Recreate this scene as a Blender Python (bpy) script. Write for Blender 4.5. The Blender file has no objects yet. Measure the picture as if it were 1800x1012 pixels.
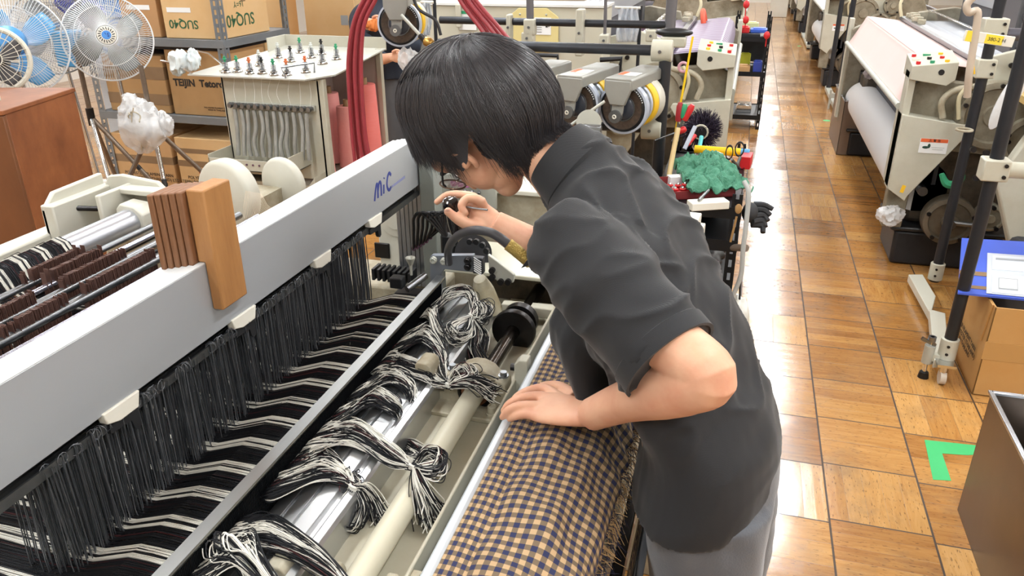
import bpy, math, random
import numpy as np
from mathutils import Vector, Matrix, Euler
random.seed(7); RNG = np.random.default_rng(7)
SC = bpy.context.scene
COL = SC.collection
# ------------------------------------------------------------------ camera
CAMZ = 1.68
FPX = 1370.0
def _cam_axes():
    d = Vector((1334-900, -(-112-506), -FPX)).normalized()
    u = Vector((-0.006, 1.0, 0)); u.z = -(u.x*d.x+u.y*d.y)/d.z; u.normalize()
    x = d.cross(u)
    return Matrix((x, d, u))
CM = _cam_axes()
cam_data = bpy.data.cameras.new('camera'); cam = bpy.data.objects.new('camera', cam_data); COL.objects.link(cam)
cam_data.sensor_width = 36.0; cam_data.lens = FPX/1800*36.0; cam_data.clip_start = 0.02; cam_data.clip_end = 200
cam.matrix_world = Matrix.Translation((0, 0, CAMZ)) @ CM.to_4x4()
SC.camera = cam
# ------------------------------------------------------------------ world and exposure
w = bpy.data.worlds.new('world'); SC.world = w; w.use_nodes = True
w.node_tree.nodes['Background'].inputs[0].default_value = (1, 1, 1, 1)
w.node_tree.nodes['Background'].inputs[1].default_value = 0.3
SC.view_settings.view_transform = 'Standard'; SC.view_settings.look = 'None'
SC.view_settings.gamma = 1.0; SC.view_settings.use_curve_mapping = False
SC.view_settings.exposure = EXPO = -0.03
# ceiling lamps: the light of every fluorescent fixture (housings are built in the room part)
LAMPS = []
for lx in (-6.2, -3.9, -1.6, 0.62, 2.9, 5.2):
    for ly in (-1.0, 1.3, 3.6, 5.9, 8.2, 10.5, 12.8, 15.1, 17.4, 19.7, 22.0):
        if abs(lx) > 5 and ly > 9: continue
        LAMPS.append((lx, ly))
LAMP_Z = 3.05
for lx, ly in LAMPS:
    ld = bpy.data.lights.new('tube_light', 'AREA'); ld.shape = 'RECTANGLE'; ld.size = 0.22; ld.size_y = 1.2
    ld.energy = 46; ld.color = (.95, .985, 1.0)
    lo = bpy.data.objects.new('tube_light', ld); lo.location = (lx, ly, LAMP_Z-0.045); COL.objects.link(lo)

# ------------------------------------------------------------------ small tools
def at(px, py, X=None, Y=None, Z=None):
    """point of the place seen at a pixel of the 1800x1012 frame, at a known X, Y or Z"""
    r = CM @ Vector(((px-900)/FPX, -(py-506)/FPX, -1.0))
    t = X/r.x if X is not None else (Y/r.y if Y is not None else (Z-CAMZ)/r.z)
    return Vector((0, 0, CAMZ)) + t*r
def lin(h):
    h = h.lstrip('#'); c = [int(h[i:i+2], 16)/255 for i in (0, 2, 4)]
    return tuple((v/12.92 if v <= .04045 else ((v+.055)/1.055)**2.4) for v in c)+(1.0,)
MATS = {}
def mat(name, col, rough=.5, metal=0, var=None, bump=None, coat=0, emis=None, alpha=1, trans=0, spec=None, sheen=0):
    """procedural material; var=(scale, amount, colour2[, stretch]); bump=(scale, strength)"""
    if name in MATS: return MATS[name]
    m = bpy.data.materials.new(name); m.use_nodes = True; nt = m.node_tree; b = nt.nodes['Principled BSDF']
    b.inputs['Base Color'].default_value = lin(col); b.inputs['Roughness'].default_value = rough
    b.inputs['Metallic'].default_value = metal; b.inputs['Coat Weight'].default_value = coat
    b.inputs['Alpha'].default_value = alpha; b.inputs['Transmission Weight'].default_value = trans
    if spec is not None: b.inputs['Specular IOR Level'].default_value = spec
    if sheen: b.inputs['Sheen Weight'].default_value = sheen
    if emis: b.inputs['Emission Color'].default_value = lin(emis[0]); b.inputs['Emission Strength'].default_value = emis[1]
    if var or bump:
        tc = nt.nodes.new('ShaderNodeTexCoord')
    if var:
        mp = nt.nodes.new('ShaderNodeMapping'); n = nt.nodes.new('ShaderNodeTexNoise'); r = nt.nodes.new('ShaderNodeValToRGB')
        if len(var) > 3: mp.inputs['Scale'].default_value = var[3]
        n.inputs['Scale'].default_value = var[0]; n.inputs['Detail'].default_value = 6; n.inputs['Roughness'].default_value = .65
        r.color_ramp.elements[0].position = .5-.25; r.color_ramp.elements[1].position = .5+.25
        a, c = lin(col), lin(var[2]); k = var[1]
        r.color_ramp.elements[0].color = a; r.color_ramp.elements[1].color = tuple(a[i]*(1-k)+c[i]*k for i in range(4))
        nt.links.new(tc.outputs['Object'], mp.inputs[0]); nt.links.new(mp.outputs[0], n.inputs[0])
        nt.links.new(n.outputs[0], r.inputs[0]); nt.links.new(r.outputs[0], b.inputs['Base Color'])
    if bump:
        n2 = nt.nodes.new('ShaderNodeTexNoise'); n2.inputs['Scale'].default_value = bump[0]; n2.inputs['Detail'].default_value = 4
        bp = nt.nodes.new('ShaderNodeBump'); bp.inputs['Strength'].default_value = bump[1]; bp.inputs['Distance'].default_value = .005
        nt.links.new(tc.outputs['Object'], n2.inputs[0]); nt.links.new(n2.outputs[0], bp.inputs['Height']); nt.links.new(bp.outputs[0], b.inputs['Normal'])
    MATS[name] = m
    return m
def frame_of(d):
    d = Vector(d).normalized(); a = Vector((0, 0, 1)) if abs(d.z) < .9 else Vector((1, 0, 0))
    u = a.cross(d).normalized(); return d, u, d.cross(u)
def spline(pts, k=6):
    """Catmull-Rom through the points"""
    P = [np.array(p, float) for p in pts]
    if len(P) < 3: return P
    Q = [2*P[0]-P[1]]+P+[2*P[-1]-P[-2]]; out = []
    for i in range(1, len(Q)-2):
        for s in range(k):
            t = s/k
            out.append(.5*((2*Q[i])+(-Q[i-1]+Q[i+1])*t+(2*Q[i-1]-5*Q[i]+4*Q[i+1]-Q[i+2])*t*t+(-Q[i-1]+3*Q[i]-3*Q[i+1]+Q[i+2])*t**3))
    out.append(P[-1]); return out
class G:
    def __init__(s): s.v = []; s.f = []; s.n = 0; s.uv = None
    def add(s, vs, fs):
        s.v.extend([tuple(map(float, p)) for p in vs]); o = s.n; s.f.extend([tuple(i+o for i in f) for f in fs]); s.n += len(vs); return s
    def arr(s, V, F):
        return s.add(V.tolist(), F.tolist())
    def box(s, c, d, rot=None):
        hx, hy, hz = d[0]/2, d[1]/2, d[2]/2
        vs = [Vector((x, y, z)) for x in (-hx, hx) for y in (-hy, hy) for z in (-hz, hz)]
        if rot is not None:
            R = Euler(rot).to_matrix() if not isinstance(rot, Matrix) else rot
            vs = [R @ v for v in vs]
        vs = [v+Vector(c) for v in vs]
        return s.add(vs, [(0, 1, 3, 2), (4, 6, 7, 5), (0, 4, 5, 1), (2, 3, 7, 6), (0, 2, 6, 4), (1, 5, 7, 3)])
    def bx(s, x0, x1, y0, y1, z0, z1): return s.box(((x0+x1)/2, (y0+y1)/2, (z0+z1)/2), (abs(x1-x0), abs(y1-y0), abs(z1-z0)))
    def cyl(s, p0, p1, r0, r1=None, n=16, caps=True):
        r1 = r0 if r1 is None else r1; p0, p1 = Vector(p0), Vector(p1); d, u, w_ = frame_of(p1-p0); vs = []
        for p, r in ((p0, r0), (p1, r1)):
            for i in range(n):
                a = 2*math.pi*i/n; vs.append(p+(u*math.cos(a)+w_*math.sin(a))*r)
        fs = [(i, (i+1) % n, n+(i+1) % n, n+i) for i in range(n)]
        if caps: fs += [tuple(range(n-1, -1, -1)), tuple(range(n, 2*n))]
        return s.add(vs, fs)
    def tube(s, pts, r, n=8, k=0, caps=True):
        P = [Vector(p) for p in (spline(pts, k) if k else pts)]; m = len(P)
        R = [r]*m if not hasattr(r, '__len__') else list(np.interp(np.linspace(0, 1, m), np.linspace(0, 1, len(r)), r))
        t0 = (P[1]-P[0]).normalized(); _, u, w_ = frame_of(t0); vs = []
        for i in range(m):
            t = (P[min(i+1, m-1)]-P[max(i-1, 0)]).normalized()
            u = (u-t*u.dot(t)).normalized(); w_ = t.cross(u)
            for j in range(n):
                a = 2*math.pi*j/n; vs.append(P[i]+(u*math.cos(a)+w_*math.sin(a))*R[i])
        fs = [(i*n+j, i*n+(j+1) % n, (i+1)*n+(j+1) % n, (i+1)*n+j) for i in range(m-1) for j in range(n)]
        if caps: fs += [tuple(range(n-1, -1, -1)), tuple(range((m-1)*n, m*n))]
        return s.add(vs, fs)
    def ell(s, c, r, n=16, m=10, rot=None):
        r = (r, r, r) if not hasattr(r, '__len__') else r; vs = []; R = Euler(rot).to_matrix() if rot else Matrix.Identity(3)
        for i in range(m+1):
            th = math.pi*i/m
            for j in range(n):
                a = 2*math.pi*j/n
                vs.append(Vector(c)+R @ Vector((r[0]*math.sin(th)*math.cos(a), r[1]*math.sin(th)*math.sin(a), r[2]*math.cos(th))))
        return s.add(vs, [(i*n+j, (i+1)*n+j, (i+1)*n+(j+1) % n, i*n+(j+1) % n) for i in range(m) for j in range(n)])
    def prism(s, poly, ax, a, b):
        """polygon in the plane across axis ax ('x': (y,z), 'y': (x,z), 'z': (x,y)), from a to b"""
        f = {'x': lambda p, t: (t, p[0], p[1]), 'y': lambda p, t: (p[0], t, p[1]), 'z': lambda p, t: (p[0], p[1], t)}[ax]
        n = len(poly); vs = [f(p, a) for p in poly]+[f(p, b) for p in poly]
        return s.add(vs, [tuple(range(n)), tuple(range(2*n-1, n-1, -1))]+[(i, n+i, n+(i+1) % n, (i+1) % n) for i in range(n)])
    def lathe(s, prof, c, ax=(0, 0, 1), n=24):
        """prof: list of (radius, height along ax)"""
        d, u, w_ = frame_of(ax); vs = []; c = Vector(c); m = len(prof)
        for r, h in prof:
            for j in range(n):
                a = 2*math.pi*j/n; vs.append(c+d*h+(u*math.cos(a)+w_*math.sin(a))*max(r, 1e-5))
        return s.add(vs, [(i*n+j, i*n+(j+1) % n, (i+1)*n+(j+1) % n, (i+1)*n+j) for i in range(m-1) for j in range(n)])
    def torus(s, c, ax, R, r, n=32, m=8, a0=0, a1=2*math.pi):
        d, u, w_ = frame_of(ax); c = Vector(c); full = abs(a1-a0-2*math.pi) < 1e-6; k = n if full else n+1; vs = []
        for i in range(k):
            a = a0+(a1-a0)*i/n; e = u*math.cos(a)+w_*math.sin(a)
            for j in range(m):
                b = 2*math.pi*j/m; vs.append(c+e*(R+r*math.cos(b))+d*r*math.sin(b))
        return s.add(vs, [(i*m+j, ((i+1) % k)*m+j, ((i+1) % k)*m+(j+1) % m, i*m+(j+1) % m) for i in range(n) for j in range(m)])
    def grid(s, P):
        """P: array (a, b, 3)"""
        P = np.asarray(P, float); a, b = P.shape[:2]
        i, j = np.meshgrid(np.arange(a-1), np.arange(b-1), indexing='ij'); q = (i*b+j).ravel()
        return s.arr(P.reshape(-1, 3), np.stack([q, q+1, q+b+1, q+b], 1))
    def strands(s, P, r, taper=None):
        """P: (n, k, 3) paths as thin three-sided tubes"""
        P = np.asarray(P, float); n, k, _ = P.shape
        T = np.gradient(P, axis=1); T /= np.linalg.norm(T, axis=2, keepdims=True)+1e-9
        ref = np.where(np.abs(T[..., 2:3]) < .9, np.array([0, 0, 1.]), np.array([1., 0, 0])); U = np.cross(ref, T)
        U /= np.linalg.norm(U, axis=2, keepdims=True)+1e-9; W_ = np.cross(T, U)
        rr = np.broadcast_to(np.asarray(r, float), (n,))[:, None, None]*(np.ones(k) if taper is None else np.interp(np.linspace(0, 1, k), np.linspace(0, 1, len(taper)), taper))[None, :, None]
        V = np.stack([P+(U*math.cos(a)+W_*math.sin(a))*rr for a in (0, 2.094, 4.189)], 2).reshape(-1, 3)
        b = (np.arange(n)[:, None, None]*k+np.arange(k-1)[None, :, None])*3+np.arange(3)[None, None, :]
        c = (np.arange(n)[:, None, None]*k+np.arange(k-1)[None, :, None])*3+((np.arange(3)+1) % 3)[None, None, :]
        return s.arr(V, np.stack([b, c, c+3, b+3], -1).reshape(-1, 4))
ORI = {}
def obj(name, g, m, parent=None, bevel=0, smooth=True, solid=0, sub=0, ang=38, seg=2):
    me = bpy.data.meshes.new(name); off = ORI.get(parent.name_full, Vector((0, 0, 0))) if parent else Vector((0, 0, 0))
    V = np.array(g.v, float)-np.array(off)
    o0 = Vector((0, 0, 0))
    if parent is None:
        lo, hi = V.min(0), V.max(0); o0 = Vector(((lo[0]+hi[0])/2, (lo[1]+hi[1])/2, lo[2])); V = V-np.array(o0)
    me.from_pydata(V.tolist(), [], g.f); me.validate()
    for mm in (m if isinstance(m, (list, tuple)) else [m]): me.materials.append(mm)
    if g.uv is not None:
        ul = me.uv_layers.new(name='UVMap'); idx = np.zeros(len(me.loops), np.int32); me.loops.foreach_get('vertex_index', idx)
        ul.data.foreach_set('uv', np.asarray(g.uv, np.float32)[idx].ravel())
    if smooth:
        me.polygons.foreach_set('use_smooth', [True]*len(me.polygons)); me.set_sharp_from_angle(angle=math.radians(ang))
    o = bpy.data.objects.new(name, me); COL.objects.link(o)
    if parent: o.parent = parent; ORI[o.name_full] = off
    else: o.location = o0; ORI[o.name_full] = o0
    if solid:
        md = o.modifiers.new('s', 'SOLIDIFY'); md.thickness = solid; md.offset = 0
    if sub:
        md = o.modifiers.new('u', 'SUBSURF'); md.levels = sub; md.render_levels = sub
    if bevel:
        md = o.modifiers.new('b', 'BEVEL'); md.width = bevel; md.segments = seg; md.limit_method = 'ANGLE'; md.angle_limit = .6
    return o
def tag(o, label, cat, group=None, kind=None):
    o['label'] = label; o['category'] = cat
    if group: o['group'] = group
    if kind: o['kind'] = kind
    return o
def thing(name, label, cat, loc, group=None):
    o = bpy.data.objects.new(name, None); COL.objects.link(o); o.location = loc; o.empty_display_size = .05
    ORI[o.name_full] = Vector(loc); tag(o, label, cat, group); return o
def struct(name, g, m, **k):
    o = obj(name, g, m, **k); o['kind'] = 'structure'; return o
def plabel(o, t): o['label'] = t; return o
def copy_tree(root, loc, rz=0, label=None, scale=1, group=None):
    r = root.copy(); COL.objects.link(r); r.location = loc; r.rotation_euler = (0, 0, rz); r.scale = (scale,)*3
    if label: r['label'] = label
    if group: r['group'] = group
    def rec(src, dst):
        for ch in list(src.children):
            c = ch.copy(); COL.objects.link(c); c.parent = dst; rec(ch, c)
    rec(root, r); return r
def text(body, size, m, parent, M, name='lettering', extrude=.0004, font_squash=1.0, shear=0, offset=0, label=None):
    """flat raised lettering as a mesh; M maps text space (x right, y up) to the world"""
    cu = bpy.data.curves.new(name, 'FONT'); cu.body = body; cu.size = size; cu.extrude = extrude; cu.align_x = 'CENTER'; cu.align_y = 'CENTER'; cu.resolution_u = 3
    cu.shear = shear; cu.offset = offset; t = bpy.data.objects.new(name, cu); COL.objects.link(t); bpy.context.view_layer.update()
    me = bpy.data.meshes.new_from_object(t.evaluated_get(bpy.context.evaluated_depsgraph_get())); bpy.data.objects.remove(t); bpy.data.curves.remove(cu)
    off = ORI.get(parent.name_full, Vector((0, 0, 0))); me.transform(Matrix.Translation(-off) @ M @ Matrix.Diagonal((font_squash, 1, 1, 1)))
    me.materials.clear(); me.materials.append(m); o = bpy.data.objects.new(name, me); COL.objects.link(o); o.parent = parent; ORI[o.name_full] = off; return o
def place(c, right, up):
    r = Vector(right).normalized(); u = Vector(up); u = (u-r*u.dot(r)).normalized(); n = r.cross(u)
    return Matrix(((r.x, u.x, n.x, c[0]), (r.y, u.y, n.y, c[1]), (r.z, u.z, n.z, c[2]), (0, 0, 0, 1)))

# ------------------------------------------------------------------ shared materials
CREAM = mat('cream_paint', '#c3c2b4', .45, var=(9, .8, '#b3b09f'), bump=(60, .05))
CREAM_D = mat('grimy_cream_paint', '#bab6a4', .55, var=(14, .9, '#857659'), bump=(80, .1))
CREAM_L = mat('light_cream_paint', '#cbcabf', .4, var=(6, .6, '#bebcae'))
ALU = mat('brushed_aluminium', '#c3c6ca', .28, .9, var=(40, .5, '#a9adb2', (1, .05, 1)))
RAILG = mat('anodised_grey_rail', '#b2b7bd', .36, .35, var=(3, .6, '#a4a9b0', (1, .3, 1)))
RAILT = mat('white_rail_edge', '#e3e8ea', .4, .2, var=(30, .5, '#cfd4d8', (1, .02, 1)))
CHROME = mat('polished_steel', '#d6d8da', .14, 1)
STEEL = mat('grey_steel', '#8d9094', .32, .95, var=(30, .6, '#6a6d70'))
DSTEEL = mat('dark_steel', '#3a3a3c', .35, .8, var=(20, .7, '#241d18'))
BLACKP = mat('black_plastic', '#17181b', .38)
BLACKM = mat('black_painted_metal', '#202226', .45, .3, var=(12, .6, '#34363a'))
RUBBER = mat('black_rubber', '#26262a', .5)
GREYP = mat('grey_paint', '#8f9692', .45, .1, var=(8, .6, '#7d847f'))
LGREY = mat('light_grey_paint', '#b4b6ad', .42, .15, var=(8, .5, '#a3a59b'))
WHITEP = mat('white_plastic', '#e6e5dc', .45, var=(10, .4, '#d8d3c2'))
YELLOW = mat('yellow_plastic', '#efc02e', .45)
ORANGE = mat('orange_paint', '#e0662b', .5)
RED = mat('red_plastic', '#c9252b', .4)
GREENP = mat('green_plastic', '#2f9468', .4)
BLUE = mat('blue_plastic', '#3b63c9', .4)
CARD = mat('cardboard', '#c9a478', .75, var=(5, .7, '#bb8f5a'), bump=(90, .08))
CARD_L = mat('pale_cardboard', '#d6b586', .75, var=(5, .7, '#cda56f'), bump=(90, .08))
TAPE = mat('brown_packing_tape', '#8c7358', .25, var=(10, .5, '#7a624a'))
INK = mat('black_ink', '#2a2622', .7)
GREENINK = mat('green_ink', '#2f5c3c', .7)
PAPER = mat('white_paper', '#e8ebec', .6)
PLASTIC_CLEAR = mat('thin_plastic_bag', '#eef0f2', .25, alpha=.6, bump=(45, .8))
SKIN = mat('skin', '#deab90', .5, var=(16, .6, '#cf9279'), bump=(160, .08))
# ================================================================== the room
def floor_mat():
    m = bpy.data.materials.new('worn_parquet'); m.use_nodes = True; nt = m.node_tree; N = nt.nodes; L = nt.links; b = N['Principled BSDF']
    def math_(op, a, b_=None, c=None):
        n = N.new('ShaderNodeMath'); n.operation = op
        for i, v in enumerate((a, b_, c)):
            if v is None: continue
            if hasattr(v, 'is_linked') or hasattr(v, 'links'): L.new(v, n.inputs[i])
            else: n.inputs[i].default_value = v
        return n.outputs[0]
    geo = N.new('ShaderNodeNewGeometry'); sp = N.new('ShaderNodeSeparateXYZ'); L.new(geo.outputs['Position'], sp.inputs[0])
    S = .300
    u = math_('DIVIDE', math_('SUBTRACT', sp.outputs[0], .114), S); v0 = math_('DIVIDE', math_('SUBTRACT', sp.outputs[1], 2.155), S)
    iu = math_('FLOOR', u)
    wn = N.new('ShaderNodeTexWhiteNoise'); wn.noise_dimensions = '1D'; L.new(iu, wn.inputs['W'])
    v = math_('ADD', v0, math_('MULTIPLY', wn.outputs['Value'], .14)); iv = math_('FLOOR', v)
    fu = math_('SUBTRACT', u, iu); fv = math_('SUBTRACT', v, iv)
    cmb = N.new('ShaderNodeCombineXYZ'); L.new(iu, cmb.inputs[0]); L.new(iv, cmb.inputs[1])
    w2 = N.new('ShaderNodeTexWhiteNoise'); w2.noise_dimensions = '2D'; L.new(cmb.outputs[0], w2.inputs['Vector'])
    rnd = w2.outputs['Value']; rc = N.new('ShaderNodeSeparateColor'); L.new(w2.outputs['Color'], rc.inputs[0])
    swap = math_('GREATER_THAN', rc.outputs[0], .72)
    # slats: along X usually, along Y in some tiles
    def mix(f, a, b_):
        return math_('ADD', math_('MULTIPLY', a, math_('SUBTRACT', 1.0, f)), math_('MULTIPLY', b_, f))
    across = mix(swap, fv, fu); along = mix(swap, fu, fv)
    nsl = math_('ADD', 2.0, math_('FLOOR', math_('MULTIPLY', rc.outputs[1], 4.0)))
    sl = math_('MULTIPLY', across, nsl); isl = math_('FLOOR', sl); fsl = math_('SUBTRACT', sl, isl)
    c3 = N.new('ShaderNodeCombineXYZ'); L.new(math_('ADD', math_('MULTIPLY', iu, 7.3), isl), c3.inputs[0]); L.new(iv, c3.inputs[1]); L.new(rnd, c3.inputs[2])
    w3 = N.new('ShaderNodeTexWhiteNoise'); w3.noise_dimensions = '3D'; L.new(c3.outputs[0], w3.inputs['Vector'])
    # wood grain noise stretched along the slat
    gx = mix(swap, sp.outputs[0], sp.outputs[1]); gy = mix(swap, sp.outputs[1], sp.outputs[0])
    cg = N.new('ShaderNodeCombineXYZ'); L.new(math_('MULTIPLY', gx, 5.0), cg.inputs[0]); L.new(math_('MULTIPLY', gy, 40.0), cg.inputs[1]); L.new(math_('MULTIPLY', w3.outputs['Value'], 30.0), cg.inputs[2])
    gn = N.new('ShaderNodeTexNoise'); gn.inputs['Scale'].default_value = 1.0; gn.inputs['Detail'].default_value = 7; gn.inputs['Roughness'].default_value = .7; gn.inputs['Distortion'].default_value = 1.2; L.new(cg.outputs[0], gn.inputs['Vector'])
    # tone
    tone = math_('ADD', math_('MULTIPLY', rnd, .32), math_('MULTIPLY', w3.outputs['Value'], .26)); tone = math_('ADD', tone, math_('MULTIPLY', gn.outputs[0], .8))
    tone = math_('SUBTRACT', tone, .19)
    rp = N.new('ShaderNodeValToRGB'); e = rp.color_ramp.elements
    e[0].position = .0; e[0].color = lin('#5f3d20'); e[1].position = 1; e[1].color = lin('#d2a468')
    for p, c in ((.28, '#94622e'), (.5, '#b07d42'), (.72, '#c39354')):
        x = e.new(p); x.color = lin(c)
    L.new(tone, rp.inputs[0])
    # grime patches and short dark dashes
    dn = N.new('ShaderNodeTexNoise'); dn.inputs['Scale'].default_value = 2.3; dn.inputs['Detail'].default_value = 9; dn.inputs['Roughness'].default_value = .72; L.new(geo.outputs['Position'], dn.inputs['Vector'])
    dr = N.new('ShaderNodeValToRGB'); dr.color_ramp.elements[0].position = .49; dr.color_ramp.elements[1].position = .68; L.new(dn.outputs[0], dr.inputs[0])
    mx = N.new('ShaderNodeMixRGB'); mx.inputs[2].default_value = lin('#6b5a48'); L.new(math_('MULTIPLY', dr.outputs[0], .55), mx.inputs[0]); L.new(rp.outputs[0], mx.inputs[1])
    cd = N.new('ShaderNodeCombineXYZ'); L.new(math_('MULTIPLY', gx, 45.0), cd.inputs[0]); L.new(math_('MULTIPLY', gy, 160.0), cd.inputs[1])
    vn = N.new('ShaderNodeTexNoise'); vn.inputs['Scale'].default_value = 1; vn.inputs['Detail'].default_value = 2; L.new(cd.outputs[0], vn.inputs['Vector'])
    vr = N.new('ShaderNodeValToRGB'); vr.color_ramp.elements[0].position = .62; vr.color_ramp.elements[1].position = .68; L.new(vn.outputs[0], vr.inputs[0])
    mx2 = N.new('ShaderNodeMixRGB'); mx2.inputs[2].default_value = lin('#4b3220'); L.new(math_('MULTIPLY', vr.outputs[0], .6), mx2.inputs[0]); L.new(mx.outputs[0], mx2.inputs[1])
    # joints
    def edge(f, w_):
        return math_('LESS_THAN', math_('MINIMUM', f, math_('SUBTRACT', 1.0, f)), w_)
    j1 = math_('MAXIMUM', edge(fu, .011), edge(fv, .009)); j2 = math_('MULTIPLY', edge(fsl, .012), .28)
    jt = math_('MAXIMUM', math_('MULTIPLY', j1, .95), j2)
    mx3 = N.new('ShaderNodeMixRGB'); mx3.inputs[2].default_value = lin('#2b1c10'); L.new(jt, mx3.inputs[0]); L.new(mx2.outputs[0], mx3.inputs[1])
    L.new(mx3.outputs[0], b.inputs['Base Color'])
    rr = math_('ADD', .10, math_('MULTIPLY', dn.outputs[0], .20)); rr = math_('ADD', rr, math_('MULTIPLY', jt, .4)); L.new(rr, b.inputs['Roughness'])
    bp = N.new('ShaderNodeBump'); bp.inputs['Strength'].default_value = .35; bp.inputs['Distance'].default_value = .004
    wv = N.new('ShaderNodeTexNoise'); wv.inputs['Scale'].default_value = 6; wv.inputs['Detail'].default_value = 3; L.new(geo.outputs['Position'], wv.inputs['Vector'])
    h = math_('SUBTRACT', math_('ADD', math_('MULTIPLY', gn.outputs[0], .12), math_('MULTIPLY', wv.outputs[0], .8)), math_('MULTIPLY', jt, .6))
    tl = math_('ADD', math_('MULTIPLY', math_('SUBTRACT', fu, .5), math_('SUBTRACT', rc.outputs[2], .5)), math_('MULTIPLY', math_('SUBTRACT', fv, .5), math_('SUBTRACT', rnd, .5)))
    h = math_('ADD', h, math_('MULTIPLY', tl, 7.0))
    h = math_('ADD', h, math_('MULTIPLY', math_('ABSOLUTE', math_('SUBTRACT', fsl, .5)), -.25))
    L.new(h, bp.inputs['Height']); L.new(bp.outputs[0], b.inputs['Normal'])
    b.inputs['Specular IOR Level'].default_value = .6; b.inputs['Coat Weight'].default_value = .5; b.inputs['Coat Roughness'].default_value = .13; L.new(bp.outputs[0], b.inputs['Coat Normal'])
    return m
RX0, RX1, RY0, RY1, RZ = -8.5, 6.5, -3.0, 24.0, 3.3
struct('floor', G().bx(RX0, RX1, RY0, RY1, -.05, 0), floor_mat(), smooth=False)
WALLM = mat('white_wall', '#e6e4dc', .8, var=(1.5, .5, '#dcd9cf'))
struct('ceiling', G().bx(RX0, RX1, RY0, RY1, RZ, RZ+.05), mat('ceiling_board', '#eeeee9', .85), smooth=False)
struct('wall_left', G().bx(RX0-.1, RX0, RY0, RY1, 0, RZ), WALLM, smooth=False)
struct('wall_right', G().bx(RX1, RX1+.1, RY0, RY1, 0, RZ), WALLM, smooth=False)
struct('wall_back', G().bx(RX0, RX1, RY0-.1, RY0, 0, RZ), WALLM, smooth=False)
struct('wall_far', G().bx(RX0, RX1, RY1, RY1+.1, 0, RZ), WALLM, smooth=False)
_l0 = None
TUBE = mat('lit_tube', '#ffffff', .4, emis=('#fff8ee', 2.0))
for lx, ly in LAMPS:
    if _l0 is None:
        _l0 = thing('ceiling_lamp', 'white twin tube fluorescent lamp fixed under the ceiling', 'ceiling lamp', (lx, ly, LAMP_Z-.03), 'fluorescent lamps on the ceiling')
        g = G().prism([(-.13, .0), (.13, .0), (.06, .06), (-.06, .06)], 'y', -.63, .63); g.v = [(x+lx, y+ly, z+LAMP_Z-.03) for x, y, z in g.v]
        obj('housing', g, WHITEP, _l0); g = G().bx(lx-.05, lx+.05, ly-.6, ly+.6, LAMP_Z+.02, RZ); obj('stem', g, WHITEP, _l0)
        for sx in (-.06, .06): obj('tube', G().cyl((lx+sx, ly-.59, LAMP_Z-.042), (lx+sx, ly+.59, LAMP_Z-.042), .013), TUBE, _l0)
    else: copy_tree(_l0, (lx, ly, LAMP_Z-.03))
# green marking tape on the floor
GT = mat('green_floor_tape', '#35b56a', .5, var=(20, .4, '#2ba35c'))
g = G().prism([(at(1625, 773, Z=0).x, at(1625, 773, Z=0).y), tuple(at(1640, 843, Z=0)[:2]), tuple(at(1672, 845, Z=0)[:2]), tuple(at(1656, 797, Z=0)[:2]), tuple(at(1700, 800, Z=0)[:2]), tuple(at(1745, 797, Z=0)[:2]), tuple(at(1745, 786, Z=0)[:2]), tuple(at(1652, 776, Z=0)[:2])], 'z', .0005, .0012)
tag(obj('floor_tape', g, GT, smooth=False), 'L-shaped green marking tape on the floor by the metal bin', 'tape')
for (px, py, lb) in ((1453, 212, 'round green tape dot on the floor beside the brown bin'), (1405, 81, 'small green tape dot far down the aisle floor')):
    p = at(px, py, Z=0); tag(obj('floor_marker', G().cyl((p.x, p.y, .0005), (p.x, p.y, .0015), .035, n=20), GT), lb, 'tape')
# ================================================================== the loom in front
loom = thing('loom', 'cream weaving loom with bright beams that the man leans over', 'loom', (-.7, 1.1, 0))
YN, YF = -.35, 2.0
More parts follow.
